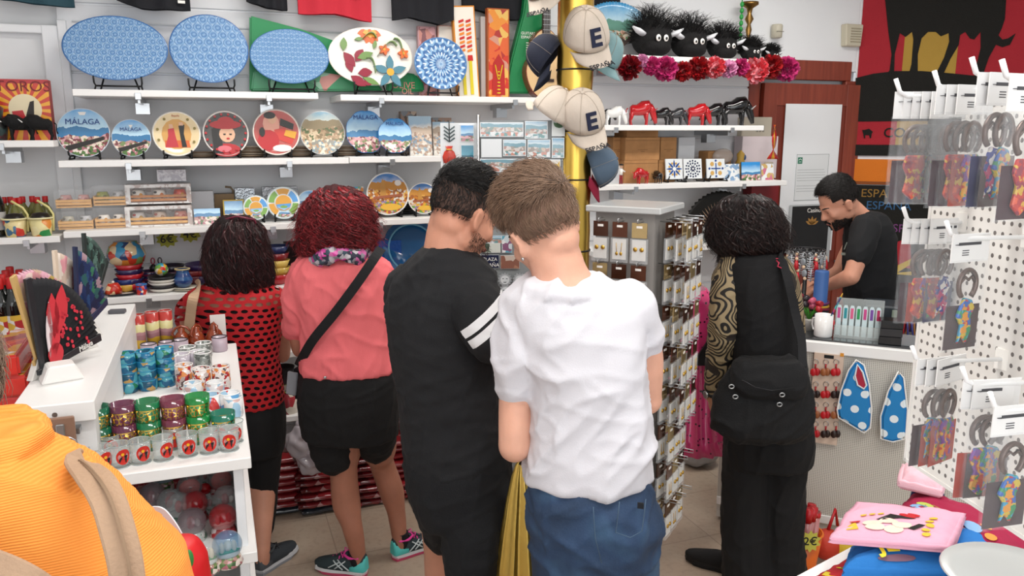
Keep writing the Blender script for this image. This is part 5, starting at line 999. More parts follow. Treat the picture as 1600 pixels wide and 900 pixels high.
stack_of('glazed_bowl', 'bowl', BOWL(.05, .04), 2, .024, max(XY(125, 3.95, Z4), -.40), 3.95, Z4, [mat('#c99a3a', .3), mat('#1f2f6a', .3)], lambda i, n: '%s bowl under the dark green glazed bowl' % lvl(i, n), 'bowls at the left end')
tt = pot('lidded_pot', 'small red and cream spotted pot on a dark dish', 'pot', 178, 3.88, Z4+.012, [(.035, 0), (.034, .02), (.024, .04), (.02, .045), (0, .045)], splotch(['#c8321f', '#e0552c', '#f0cfa0', '#b82a1c'], 60, 2, .25)); MB().ell((0, 0, .05), (.006, .006, .006)).build('lid_knob', mat('#e8e0d4', .3), tt)
tt = thing('oval_dish', 'dark oval dish with white centre under the spotted pot', 'dish', px_on(188, 3.89, Z4)); m = MB(); m.lathe([(.05, 0), (.075, .008), (.085, .012), (.08, .012), (.05, .005), (0, .005)], 26, sy=.55); m.build('dish', mat('#1f1f2c', .3), tt); m = MB(); m.lathe([(.001, .0055), (.045, .0065)], 20, (.02, 0, 0), sy=.5); m.build('glaze', PWHITE, tt)
tt = pot('small_cup', 'small red cup with blue rim and painted face pattern', 'cup', 222, 3.875, Z4, MUG(.022, .045), splotch(['#c22a20', '#2a3a8a', '#e8e0d0', '#c22a20'], 50, 8, .25), None, mat('#3a7fc0', .3))
stack_of('white_plate', 'plate', [(.035, 0), (.05, .004), (.062, .018), (.06, .018), (.04, .005), (0, .005)], 5, .0135, XY(255, 3.92, Z4), 3.92, Z4, [mat('#d9d5cc', .3), mat('#2c2c30', .3), mat('#e2ded6', .3)], lambda i, n: '%s plate of the white stack with dark rims on fourth shelf' % lvl(i, n), 'white stacked plates fourth shelf')
tt = thing('painted_egg', 'egg shaped jar in many bright colours on the plate stack', 'ornament', px_on(253, 3.92, Z4+.073)); MB().lathe([(.012, 0), (.026, .012), (.03, .028), (.024, .046), (.012, .056), (0, .059)], 20).build('egg_body', splotch(['#c8321f', '#3fa0b8', '#e0a83a', '#6a9a4a', '#d8d0c0'], 45, 11, .25), tt)
tt = pot('round_vase', 'blue glazed vase with cream neck, right of the plate stack', 'vase', 287, 3.91, Z4+.015, VASE(.042, .085), striped('#23407a', '#2f5a8f', 3, .085), None, mat('#d8c48a', .3))
stack_of('yellow_plate', 'plate', [(.03, 0), (.055, .006), (.058, .008), (0, .004)], 2, .0075, XY(290, 3.91, Z4), 3.91, Z4, [mat('#d8d2c0', .3)], lambda i, n: '%s plate under the blue vase' % lvl(i, n), 'plates under the blue vase')
for i, (px, r, c, n) in enumerate(((270, .06, '#241c2c', 3), (300, .085, '#6a1f30', 2), (318, .08, '#3a2a5a', 3))):
    stack_of('wide_bowl', 'bowl', BOWL(r, .045), n, .026, XY(px, 4.07, Z4), 4.07, Z4, [mat(c, .3, coat=.3), mat('#8a2a2a' if i else '#4a1f3a', .3)], lambda k, n_, i=i: '%s wide dark bowl of the %s pile behind the blue vase' % (lvl(k, n_), nth(i, 3)), 'wide dark bowls')
for i, px in enumerate((240, 251)):
    t = thing('mini_bottle_opener', 'small loop topped ornament behind the %s bowls, %s one' % ('plum', nth(i, 2)), 'ornament', px_on(px, 4.06, Z4+.076+.0)); m = MB(); m.tube([(.008*cos(q), 0, .045+.014*sin(q)) for q in [2*pi*k/14 for k in range(14)]], .003, 6, close=True); m.build('loop', mat('#8a2f44' if i == 0 else '#3a3038', .4), t); m = MB(); m.lathe([(.016, 0), (.018, .014), (.006, .03), (0, .032)], 14); m.build('base', mat('#1c1c1e', .4), t)
# behind the women and men
MC = ['#1f2f5a', '#b3202a', '#d8b04a', '#d8b04a', '#a82420', '#5a1a2a']
for i, (px, r, Y_, cols) in enumerate(((435, .06, 3.92, ['#b3202a', '#c9a850', '#d8b860', '#7a1f24', '#24305a']), (458, .05, 4.05, ['#24305a', '#1c1c28', '#3a2a4a']))):
    stack_of('bright_bowl', 'bowl', BOWL(r, .05), len(cols), .034, XY(px, Y_, Z4), Y_, Z4, [mat(c, .25, coat=.4) for c in cols], lambda k, n_, i=i: '%s bowl of the %s pile between the crochet top and coral shirt' % (lvl(k, n_), nth(i, 2)), 'bright bowls between the women')
boxy('gift_box', 'black gift box with a white round mark left of the scarf', 'box', 448, 485, 380, 4.0, Z4, .1, mat('#121214', .3), '#0e0e10'); o = bpy.data.objects[-1] if False else None
t = thing('wrapped_plate', 'blue glass dish with mosaic rim stood up right of the scarf', 'dish', px_on(645, 4.0, Z4), 0, rot=(-.15, 0, 0)); m = MB(); m.lathe([(.03, .02), (.12, .012), (.15, 0), (.148, -.003), (.0, .008)], 36, M=T(0, 0, .13)@R_(-pi/2, 'X')); m.build('dish', mat('#1f5f96', .1, coat=.5), t); m = MB(); m.tube([(.12*cos(q), -.006, .13+.12*sin(q)) for q in [2*pi*i/30 for i in range(30)]], .005, 6, close=True); m.build('ring_decor', mat('#6fb0cf', .2), t)
boxy('blue_pack', 'shiny blue wrapped pack on the shelf beside the scarf', 'souvenir pack', 585, 628, 376, 4.02, Z4, .1, mat('#1f4f9a', .15, bump=.5, bscale=50), '#1b458a')
# ---- shelves 5 and 6 seen between the women, below the men
stack_of('white_bowl', 'bowl', BOWL(.065, .045), 6, .017, XY(443, 3.93, Z5), 3.93, Z5, [mat('#e6e2da', .25, coat=.4), mat('#d0cabf', .25)], lambda i, n: '%s white bowl of the stack between crochet top and coral sleeve' % lvl(i, n), 'white bowls fifth shelf')
tt = pot('dark_pot', 'dark round pot on the sixth shelf left of the shorts', 'pot', 447, 4.02, Z6+.0, VASE(.07, .2), mat('#2a2226', .4))
tt = pot('painted_bucket', 'painted white pot with green rim and red flowers on sixth shelf', 'pot', 452, 3.9, Z6, [(.045, 0), (.05, .02), (.06, .12), (.056, .12), (.045, .03), (0, .02)], splotch(['#e4dccf', '#d9d0c2', '#a8323a', '#e9e2d6', '#8a2a33'], 22, 5, .3), None, mat('#8fa82a', .4))
for i, px in enumerate((612, 618, 622)):
    boxy('souvenir_pack', 'clear wrapped red and white pack, %s between coral shirt and black T-shirt' % nth(i, 3), 'souvenir pack', px-10, px+9, 600+8*i, 3.93+.05*i, Z6 if i else Z6, .03, splotch(['#a8323a', '#c9c4c4', '#5a2a30', '#8a8a90'], 50, i), '#9a8f92', 'wrapped packs sixth shelf')
# ---- left bay: box, bulls, cups, bottles
def sunburst():
    t = NT('sunburst_print'); o = t.xyz(); z = t.math('SUBTRACT', o[2], .13); th = t.math('ARCTAN2', z, o[0]); s = t.math('GREATER_THAN', t.math('SINE', t.math('MULTIPLY', th, 18.)), 0); r = t.math('SQRT', t.math('ADD', t.math('MULTIPLY', o[0], o[0]), t.math('MULTIPLY', z, z)))
    c = t.mix(s, '#e8a325', '#c73a26'); c = t.mix(t.math('GREATER_THAN', o[2], .235), c, '#b32a2c'); c = t.mix(t.math('LESS_THAN', r, .062), c, '#e2d3ae'); t.set(t.b.inputs['Base Color'], c); t.b.inputs['Roughness'].default_value = .3; return t.m
t = boxy('poster_box', 'red and yellow sunburst box behind the black bulls', 'box', 5, 84, 124, 3.97, 1.835, .07, sunburst(), '#a8342c')
m = MB(); text_mb(m, 'TOROS', .062, T(0, -.003, .222)@FRONT); m.build('lettering', mat('#7a1f22', .5), t)
m = MB(); m.prism([(.0, .1), (.02, .16), (.035, .165), (.03, .1)], -.004, -.0015, 0); m.prism([(-.045, .09), (-.05, .12), (-.01, .125), (.0, .09)], -.004, -.0015, 1); m.build('figure_print', [mat('#2a2420', .5), RED], t)
def bull(label, x, y, z, L, m_, yaw=0, grp=None, horn=None, deco=None, head_down=.4, name='bull_figure'):
    """standing bull, length L along +x (head end)"""
    t = thing(name, label, 'bull figure', (x, y, z), yaw, grp); k = L; b = MB()
    b.tube([(-.36*k, 0, .50*k), (-.28*k, 0, .50*k), (-.1*k, 0, .50*k), (.1*k, 0, .56*k), (.24*k, 0, .60*k), (.36*k, 0, .52*k)], [.1*k, .18*k, .185*k, .25*k, .235*k, .13*k], 16)
    b.tube([(.28*k, 0, .60*k), (.42*k, 0, (.56-.1*head_down)*k), (.50*k, 0, (.50-.3*head_down)*k), (.55*k, 0, (.42-.4*head_down)*k)], [.17*k, .12*k, .09*k, .055*k], 14)
    for lx, fx in ((-.28, -.05), (.2, .03)):
        for s in (-1, 1): b.tube([(lx*k, s*.07*k, .45*k), ((lx+fx*.3)*k, s*.075*k, .28*k), ((lx+fx)*k, s*.075*k, .15*k), ((lx+fx*.5)*k, s*.075*k, .02*k), ((lx+fx*.5+.02)*k, s*.075*k, 0)], [.085*k, .055*k, .033*k, .03*k, .04*k], 10)
    b.build('body', m_, t)
    for s in (-1, 1): h_ = MB(); h_.tube([(.45*k, s*.05*k, (.58-.15*head_down)*k), (.47*k, s*.16*k, (.62-.15*head_down)*k), (.55*k, s*.19*k, (.70-.15*head_down)*k)], [.026*k, .02*k, .006*k], 8); h_.build('horn', horn or m_, t)
    tl = MB(); tl.tube([(-.42*k, 0, .56*k), (-.48*k, 0, .5*k), (-.47*k, 0, .3*k), (-.5*k, 0, .2*k)], [.022*k, .016*k, .014*k, .025*k], 8); tl.build('tail', m_, t)
    if deco: d_ = MB(); d_.box((-.05*k, -.145*k, .5*k), (.06*k, .02*k, .28*k), rot=(0, .4, 0)); d_.build('banderilla', deco, t)
    return t
FUR = mat('#0c0b0c', .85, bump=.5, bscale=150, name='black_plush')
GLB = mat('#0b0b0d', .12, coat=.6, name='gloss_black'); GLR = mat('#b8141c', .12, coat=.6, name='gloss_red'); GLW = mat('#e6e6e4', .12, coat=.6, name='gloss_white')
bull('black plush bull with white stick, left of the pair before the sunburst box', XY(30, 3.86, 1.835), 3.89, 1.835, .13, FUR, pi, 'plush bulls', GLW, mat('#d9d9d9', .4), .2)
bull('black plush bull with white stick, right of the pair before the sunburst box', XY(65, 3.88, 1.835), 3.87, 1.835, .13, FUR, pi, 'plush bulls', GLW, mat('#d9d9d9', .4), .2)
t = thing('dark_ornament', 'dark red and black ornament at the left frame edge by the box', 'ornament', px_on(-6, 3.9, 1.835)); MB().lathe([(.04, 0), (.05, .05), (.035, .1), (.04, .13), (.02, .15), (0, .155)], 18).build('body', splotch(['#3a1518', '#5a1f22', '#101010', '#2a3a3a'], 30, 2), t); MB().lathe([(.03, 0), (.02, .02), (0, .025)], 14).build('lid', BLACK, t, (0, 0, .155))
def bottle(label, x, y, z, h, r, glass, cap, lab, grp):
    t = thing('bottle', label, 'bottle', (x, y, z), 0, grp); MB().lathe([(r*.9, 0), (r, .01), (r, h*.55), (r*.85, h*.64), (r*.4, h*.78), (r*.33, h*.84), (r*.33, h*.9), (0, h*.9)], 20).build('glass', glass, t)
    MB().lathe([(r*.44, h*.83), (r*.46, h*.84), (r*.46, h*.99), (r*.4, h), (0, h)], 18).build('cap', cap, t)
    l_ = MB(); l_.lathe([(r*1.02, h*.12), (r*1.02, h*.42)], 20, cap=False); l_.build('label', lab, t); return t
DKG = mat('#0b100d', .08, coat=.7, name='dark_bottle'); RCAP = mat('#c01f20', .45); LBL = splotch(['#b02a2c', '#e6e0dc', '#a82326', '#d9b040'], 30, 5, .5)
bk = None
pos = [(10, 3.72), (27, 3.72), (14, 3.82), (34, 3.82), (20, 3.93), (41, 3.93), (26, 4.03)]
nm = ['leftmost in the front row', 'rightmost in the front row', 'left in the second row', 'right in the second row', 'left in the third row', 'right in the third row', 'in the back row']
sh_ = [o for o in bpy.data.objects if o.get('label', '').startswith('left bay low')][0]; ZL = 1.02; sh_.location.y = 3.66
for (px, Y_), s_ in zip(pos, nm):
    l = 'dark red capped bottle with round label, '+s_; p = px_on(px, Y_, ZL)
    if bk is None: bk = Kit(bottle(l, *p, .265, .034, DKG, RCAP, LBL, 'dark red capped bottles')); bk.put(p)
    else: bk.put(p, 0, l)
bottle('tall dark bottle at the left frame edge by the sangria cups', XY(-4, 3.9, 1.435), 3.9, 1.435, .25, .04, DKG, RCAP, mat('#b8b4b0', .5), None)
bk = None
for i, (px, Y_) in enumerate(((22, 4.06), (27, 3.98), (41, 4.06), (36, 3.99), (56, 4.07), (64, 4.0), (76, 4.05), (12, 4.05))):
    l = 'mini red capped oil bottle behind the cream cups, %s of eight' % ORD[i]; p = px_on(px, Y_, 1.435); hh = .17
    l = 'mini red capped bottle behind the cream cups, %s' % ['over the left cup at back', 'over the left cup in front', 'mid row at back', 'mid row in front', 'over the right cup at back', 'over the right cup in front', 'rightmost', 'leftmost'][i]
    if bk is None: bk = Kit(bottle(l, *p, .155, .026, mat('#8a8a4a', .1, trans=.3, coat=.5), RCAP, mat('#c9c490', .5), 'mini red capped bottles')); bk.put(p)
    else: bk.put(p, 0, l)
for i, (px, m_) in enumerate(((26, splotch(['#d8c68a', '#c23a2c', '#e0cf9a', '#d8c68a', '#3f6a8a', '#e6d8a8'], 34, 3)), (66, splotch(['#e0d49a', '#2f8a4a', '#e6dca8', '#e0d49a', '#d98a3a', '#e6dca8'], 26, 6)))):
    t = thing('sangria_cup', ['cream cup with colourful print and straw, left of the pair', 'cream cup with green print and straw, right of the pair'][i], 'cup', px_on(px, 3.87, 1.435), 0, 'cream cups')
    MB().lathe([(.035, 0), (.037, .003), (.045, .075), (.043, .075), (.034, .06), (0, .06)], 24).build('cup', m_, t)
    m = MB(); m.tube([(.047*cos(q), .047*sin(q), .076) for q in [2*pi*k/24 for k in range(24)]], .004, 6, close=True); m.build('rim', mat('#e6dfb0', .4), t)
    MB().lathe([(.042, .066), (.042, .072), (.03, .095), (0, .10)], 20).build('dark_lid', mat('#1a1412', .3), t)
    m = MB(); m.tube([(.045, .0, .02), (.05, 0, .09), (.035, 0, .12), (-.005, 0, .15)], .005, 6); m.build('straw', mat('#d9cf8a', .4), t)
# ------------------------------------------------------------------ folding fans on the white unit
def fan(label, P, az, R, a0, a1, leaf, sticks, decor=None, n=44, guard=None, r0=.35, name='folding_fan', lean=0, grp=None, lettering=False):
    """fan spread in an upright plane turned by az about the vertical; pivot at P"""
    t = thing(name, label, 'fan', P, az, grp, rot=(lean, 0, az)); L = MB(); H_ = []
    for i in range(n+1):
        a = radians(a0+(a1-a0)*i/n); y = .006*(1 if i % 2 else -1); H_.append([V((R*k*cos(a), y*k, R*k*sin(a)))for k in (r0, .55, .75, .9, 1.0 if i % 2 else .975)])
    L.sheet(H_); L.build('leaf', leaf, t, solid=.0008)
    S = MB()
    for i in range(0, n+1, 2): a = radians(a0+(a1-a0)*i/n); S.tube([(0, .002, 0), (R*.97*cos(a), .002, R*.97*sin(a))], [.0035, .0018], 5)
    S.build('sticks', sticks, t)
    for a_ in (a0, a1):
        a = radians(a_); g_ = MB(); M = R_(-a, 'Y'); g_.prism([(-.02, -.007), (R*1.02, -.011), (R*1.02, .011), (-.02, .007)], -.007, .001, M=M); g_.build('guard_stick', guard or sticks, t, bev=.001)
        if lettering and a_ == a0: q = MB(); text_mb(q, 'Málaga', .022, M@T(R*.72, -.0075, 0)@FRONT); q.build('lettering', WHT, t)
    m = MB(); m.lathe([(.006, -.008), (.008, 0), (.006, .006)], 12, M=R_(pi/2, 'X')); m.build('rivet', METAL, t)
    if decor:
        for nm, shapes, mt in decor:
            d = MB()
            for sp in shapes: d.prism([(x*R, z*R) for x, z in sp], -.0095, -.0075)
            d.build(nm, mt, t)
    return t
def dots(seed, n, a0, a1, k0, k1, r=.018):
    rd = random.Random(seed); o = []
    for i in range(n): a = radians(rd.uniform(a0, a1)); k = rd.uniform(k0, k1); o.append(ellp(k*cos(a), k*sin(a), r, r*1.3, a, 8))
    return o
FP = WZ(64, 590, GZ+.012); FP = V((FP.x, FP.y, GZ+.014)); AZ = radians(22)
fa = WD(62, 590, 1); 
rdots = dots(3, 42, 8, 62, .42, .84)
fan('black fan with red polka dots and big red flower, foremost on the white unit', FP+V((0, .02, .012)), radians(63), .24, 6, 94, mat('#232327', .75), mat('#1a1a1c', .5), [('polka_dots', rdots, mat('#d8394a', .5)), ('flower_print', [petal(.3, .35, 1.35, .52, .11), petal(.2, .3, 1.5, .5, .1), petal(.18, .1, 1.45, .45, .09), ellp(.2, .13, .12, .12)], mat('#d03842', .5)), ('white_print', [petal(.1, .1, 1.45, .62, .05)], mat('#e9d9dc', .5))], lettering=True, grp='open fans on the white unit', guard=mat('#26272b', .35))
m = MB(); m.prism([(-.05, 0), (.05, 0), (.03, .045), (-.03, .045)], -.03, .03); tag(m.build('fan_stand', mat('#e9e7e4', .5), None, (FP.x+.045, FP.y+.005, GZ), (0, 0, .3), bev=.004), 'folded white paper stand under the front black fan', 'fan stand')
gp = splotch(['#d8b49a', '#e6c9c0', '#c98a90', '#b99a4a', '#e0a8b8', '#caa890'], 30, 2, .5)
fan('gold and pink flowered fan behind the black polka dot fan', V((-.46, 2.30, GZ+.05)), radians(72), .235, 20, 105, gp, mat('#c9a56a', .5), grp='open fans on the white unit')
fan('cream and pink fan, third along the white unit', V((-.435, 2.50, GZ+.05)), radians(78), .25, 20, 85, splotch(['#e6d5c4', '#e8a0aa', '#d8c0b0', '#efe0d4'], 22, 5, .5), mat('#e0cdb8', .5), grp='open fans on the white unit')
fan('dark blue and green flowered fan, third behind the cream one', V((-.40, 2.56, GZ+.05)), radians(78), .25, 10, 80, splotch(['#1c2f5a', '#2f5f5f', '#3a7a5a', '#20305f', '#a98a96', '#1a2448', '#2a4a7a'], 34, 7, .5), mat('#1f2a4a', .5), grp='open fans on the white unit')
fan('dark green sequinned fan, farthest along the white unit', V((-.39, 2.72, GZ+.05)), radians(80), .27, 35, 84, splotch(['#22302e', '#2f4a44', '#39504a', '#1a2422', '#5a7a70'], 50, 9, .5), mat('#26302e', .5), grp='open fans on the white unit')
m = MB(); m.bx(0, .055, 0, .03, 0, .014); tag(m.build('closed_fan', mat('#55555a', .5), None, (-.375, 3.05, GZ), (0, 0, -.15), bev=.003), 'grey closed fan lying at the far end of the white unit', 'fan')
for i, (y, x) in enumerate(((2.30, -.455), (2.50, -.435), (2.57, -.38), (2.72, -.385))):
    m = MB(); m.prism([(-.035, 0), (.035, 0), (.008, .052), (-.008, .052)], -.01, .01); tag(m.build('fan_stand', mat('#dcd9d4', .5), None, (x, y, GZ), (0, 0, .9), bev=.002), 'small stand holding the %s of the four rear fans' % nth(i, 4, 'near'), 'fan stand')
# key rings hanging at the front end of the unit
kh = thing('key_ring_strap', 'metal key rings hanging on a brown strap at the end of the white unit', 'key ring', WP(95, 660, (0, GY0-.02, 0), (0, 1, 0)))
m = MB(); m.bx(-.03, .03, -.012, .0, -.055, .015); m.build('brown_clip', mat('#8a6a58', .3, coat=.3), kh, bev=.003)
m = MB(); m.bx(-.009, .009, -.018, -.012, -.12, .0); m.build('metal_strap', METAL, kh, bev=.002)
for dx, dz, r in ((.008, -.055, .026), (-.008, -.11, .024), (.012, -.105, .018)):
    m = MB(); m.tube([(dx+r*cos(q), -.02-.004*sin(q), dz+r*sin(q)) for q in [2*pi*i/20 for i in range(20)]], .0018, 6, close=True); m.build('ring', METAL, kh)
# ------------------------------------------------------------------ glasses on the side shelf
ZG = 1.06
def zp(px, py, z): p = WZ(px, py, z); return (p.x, p.y, z)
GLS = mat('#dfe6e4', .03, alpha=.28, coat=.6, name='clear_glass')
SUN = mat('#c8281c', .35); 
def shotglass(label, loc, rz):
    t = thing('shot_glass', label, 'glass', loc, rz, 'bull shot glasses in the front row'); h, r = .058, .026
    m = MB(); m.lathe([(r*.88, 0), (r, h), (r-.002, h), (r*.84, .008), (0, .008)], 26); m.build('glass', GLS, t)
    m = MB(); m.tube([(r*cos(q), r*sin(q), h) for q in [2*pi*i/26 for i in range(26)]], .0011, 6, close=True); m.tube([(r*.88*cos(q), r*.88*sin(q), .001) for q in [2*pi*i/26 for i in range(26)]], .0013, 6, close=True); m.build('rim', mat('#aeb8b8', .1, .3), t)
    def wrap(poly, k, mi, mb): mb.add([V(((r*(.9+.1*z/h)+k)*sin(x/r), -(r*(.9+.1*z/h)+k)*cos(x/r), z)) for x, z in poly], [tuple(range(len(poly)))], mi)
    m = MB(); c = [(.018*cos(q), .030+.020*sin(q)) for q in [2*pi*i/18 for i in range(18)]]
    for i in range(18): wrap([(0, .028), c[i], c[(i+1) % 18]], .0006, 0, m)
    wrap(ellp(-.002, .037, .004, .004, 0, 8), .001, 1, m)
    for pl in ([(-.011, .018), (-.009, .018), (-.006, .025), (.003, .024), (.004, .015), (.006, .015), (.008, .026), (.010, .033), (.005, .034), (-.007, .030), (-.011, .026)],): wrap(pl, .0012, 2, m)
    m.build('bull_print', [SUN, mat('#e8b020', .4), BLACK], t); return t
k = None; fr = [(160, 733, .6), (188, 728, .5), (221, 722, .4), (256, 717, .5), (294, 711, .2), (328, 706, .1), (359, 702, .0)]
for i, (px, py, rz) in enumerate(fr):
    l = 'clear shot glass with black bull on red sun, %s of front row' % nth(i, 7); p = zp(px, py, ZG)
    if k is None: k = Kit(shotglass(l, p, rz))
    k.put(p, rz, l)
for i, (px, py) in enumerate(((174, 712), (272, 700), (342, 692), (366, 690))):
    k.put(zp(px, py, ZG), .2, 'clear bull shot glass in the second row, %s of four' % nth(i, 4))
def teaglass(label, loc, col, grp):
    h, r = .078, .032; t = thing('tea_glass', label, 'glass', loc, random.random()*6, grp)
    mt = NT('gilded_glass'); o = mt.xyz(); vz = mt.n('TexVoronoi', {'feature': 'DISTANCE_TO_EDGE'}, Scale=95.); mt.t.links.new(mt.obj(), vz.inputs['Vector']); g1 = mt.math('LESS_THAN', vz.outputs[0], .10); bd = mt.math('MULTIPLY', mt.math('GREATER_THAN', o[2], .008), mt.math('LESS_THAN', o[2], .056)); f = mt.math('MULTIPLY', g1, bd)
    ln = mt.math('LESS_THAN', mt.math('ABSOLUTE', mt.math('SUBTRACT', o[2], .058)), .0016); f = mt.math('MAXIMUM', f, ln)
    mt.set(mt.b.inputs['Base Color'], mt.mix(f, col, '#c9a444')); mt.set(mt.b.inputs['Metallic'], f); mt.b.inputs['Roughness'].default_value = .15; mt.set(mt.b.inputs['Alpha'], mt.math('MULTIPLY_ADD', f, .15, .82)); mt.b.inputs['Coat Weight'].default_value = .5
    m = MB(); m.lathe([(r*.8, 0), (r*.86, .02), (r, h), (r-.002, h), (r*.8, .01), (0, .01)], 28); m.build('glass', mt.m, t); return t
kits = {}
cols = [('#0f6a4a', 'green'), ('#6a2a4a', 'purple'), ('#0f7a4a', 'green'), ('#7a3048', 'purple'), ('#128a3f', 'bright green'), ('#0f7a62', 'teal')]
for i, (px, py) in enumerate(((160, 712), (200, 706), (238, 701), (277, 696), (315, 691), (353, 688))):
    c, cn = cols[i]; n = 1 if i == 5 else 2; p = zp(px-2, py, ZG)
    for j in range(n):
        l = '%s gilded tea glass, %s in the %s stack' % (cn, 'single' if n == 1 else ('upper' if j else 'lower'), nth(i, 6)); q = (p[0], p[1]+.004, ZG+.052*j)
        if c not in kits: kits[c] = Kit(teaglass(l, q, c, 'gilded tea glasses'))
        kits[c].put(q, i, l)
def cup(name, label, cat, loc, r, h, m_, grp, inner=None, rim=None, handle=False):
    t = thing(name, label, cat, loc, random.random()*6, grp); MB().lathe([(r*.9, 0), (r, .006), (r, h), (r*.9, h), (r*.86, .012), (0, .01)], 24).build('cup', m_, t)
    m = MB(); m.tube([(r*.95*cos(q), r*.95*sin(q), h) for q in [2*pi*i/24 for i in range(24)]], .002, 6, close=True); m.build('rim', rim or PWHITE, t)
    if handle: m = MB(); m.tube([(r, 0, h*.8), (r+.018, 0, h*.75), (r+.022, 0, h*.45), (r+.014, 0, h*.22), (r, 0, h*.2)], .004, 8); m.build('handle', rim or PWHITE, t)
    return t
HEART = splotch(['#e9e6e4', '#e4dfdf', '#b8323f', '#ece9e8', '#8fa9bd', '#e9e6e4', '#d9aab0'], 70, 2, .2); BLUEV = splotch(['#e4e6ea', '#5a9ac9', '#9cc0d8', '#c9403f', '#e9e9ea', '#e2e6ea'], 40, 6, .2)
PATT = splotch(['#e6dedb', '#b9aaa6', '#a82a30', '#e9e2df', '#5a4a4a', '#e0d5d0', '#d98a4a'], 95, 4, .2)
BG_ = splotch(['#1f6f98', '#4fa0b0', '#2a7f5a', '#1a5f86', '#b9965a', '#6fb0c4', '#174f6a'], 42, 8, .15)
kk = {}
def row(key, name, cat, pts, r, h, m_, grp, fmt, dz=0, lvls=1, **kw):
    n = len(pts)
    for i, (px, py) in enumerate(pts):
        p = zp(px, py, ZG)
        for j in range(lvls):
            l = fmt % (((lvl(j, lvls)+' in ') if lvls > 1 else '')+nth(i, n)); q = (p[0], p[1], ZG+dz*j)
            if key not in kk: kk[key] = Kit(cup(name, l, cat, q, r, h, m_, grp, **kw))
            kk[key].put(q, i*1.3+j, l)
row('heart', 'heart_cup', 'cup', [(163, 668), (198, 662), (232, 658), (262, 655)], .028, .065, HEART, 'white cups with red print', 'white cup with small red print, %s of those behind the tea glasses')
row('bluev', 'view_cup', 'cup', [(296, 650), (330, 648), (361, 645)], .029, .062, BLUEV, 'white cups with blue views', 'white cup with blue view print, %s behind the tea glasses', handle=True)
row('bluev2', 'view_cup', 'cup', [(303, 626), (338, 625), (366, 650)], .026, .058, splotch(['#e6e6e6', '#e0dcd8', '#9cc0d8', '#e2e2e4', '#c9a8a4'], 50, 9, .2), 'white cups with pale views', 'white cup with pale print, %s between patterned cups and tea glasses')
row('stk', 'blue_shot_cup', 'cup', [(202, 612), (232, 608), (261, 602)], .029, .034, BG_, 'blue and green view cups', 'small blue and green cup, %s blue stack', dz=.031, lvls=4, rim=mat('#2f8fb8', .2))
row('pat', 'patterned_cup', 'cup', [(290, 606), (317, 612), (347, 608)], .028, .078, PATT, 'tall patterned cups', 'tall white cup with red and black pattern, %s of the three', rim=PWHITE)
row('pat2', 'patterned_cup', 'cup', [(176, 600), (182, 580)], .028, .05, mat('#a8aeb0', .3), 'grey cups by the unit', 'grey cup beside the white unit wall, %s one')
row('jar', 'dark_rim_jar', 'jar', [(234, 560), (262, 556), (283, 553), (344, 548)], .028, .055, mat('#b9a9b4', .2), 'jars with dark lids', 'jar with white lid and dark rim, %s in the middle of the shelf', rim=mat('#1d1a1c', .3))
row('clr', 'white_shot_cup', 'cup', [(243, 582), (265, 578), (285, 574), (310, 570)], .028, .05, mat('#c4bcc6', .15, coat=.5), 'pale shot cups', 'pale glass cup, %s of the row behind the blue group')
row('grey', 'filigree_cup', 'cup', [(294, 565), (318, 574), (319, 558)], .029, .055, splotch(['#7a7f7c', '#5a5f5c', '#a9aeaa', '#8a8f8a'], 90, 3, .15), 'grey filigree cups', 'grey filigree glass cup, %s behind the patterned cups')
for i, (px, py) in enumerate(((219, 546), (241, 541), (262, 538))):
    t = thing('tall_tube_glass', 'tall tube glass in red and cream bands, %s of the three' % nth(i, 3), 'glass', zp(px, py, ZG), i, 'tall banded tube glasses'); tb = MATS.get('tb')
    if not tb:
        q = NT('banded'); o = q.xyz(); z = q.math('ADD', o[2], q.math('MULTIPLY', q.noise(30, 1), .02)); q.set(q.b.inputs['Base Color'], q.ramp(q.math('DIVIDE', z, .16), [(0, '#9a5a6a'), (.12, '#d8b03a'), (.3, '#a8787f'), (.42, '#b88a90'), (.5, '#dcd49a'), (.62, '#d9d2a0'), (.68, '#b8403a'), (.9, '#c05a4a')], True)); q.b.inputs['Roughness'].default_value = .2; tb = MATS['tb'] = q.m
    MB().lathe([(.024, 0), (.025, .135), (.023, .135), (.022, .01), (0, .01)], 22).build('glass', tb, t); m = MB(); m.tube([(.024*cos(a), .024*sin(a), .136) for a in [2*pi*k/20 for k in range(20)]], .0015, 5, close=True); m.build('rim', mat('#b8a8a4', .1), t)
BR = mat('#8a3a1c', .12, coat=.7, name='brown_glaze')
for i, (px, py) in enumerate(((285, 540), (308, 538), (336, 535))):
    t = thing('brown_figurine', 'glossy brown ceramic bell figurine, %s beside the crochet top' % nth(i, 3), 'figurine', zp(px, py, ZG), i, 'glossy brown figurines'); s_ = 1+.15*(i == 2)
    MB().lathe([(.026*s_, 0), (.03*s_, .02), (.022*s_, .045), (.012*s_, .058), (.014*s_, .066), (0, .074*s_)], 20).build('body', BR, t)
    m = MB(); m.tube([(-.02, 0, .03), (-.034, 0, .05), (-.02, 0, .07), (.0, 0, .078), (.02, 0, .07), (.036, 0, .05), (.02, 0, .03)], .005, 8); m.build('arms', BR, t)
boxy('gift_card', 'white card standing behind the brown figurines', 'card', 330, 354, 492, WZ(342, 530, ZG).y, ZG, .004, mat('#ded8d4', .5), '#d0cbc6', tilt=.1)
boxy('gift_card', 'red lettered box left of the tube glasses', 'box', 201, 212, 498, WZ(206, 545, ZG).y, ZG, .03, mat('#a8383a', .5), '#d9d4d0')
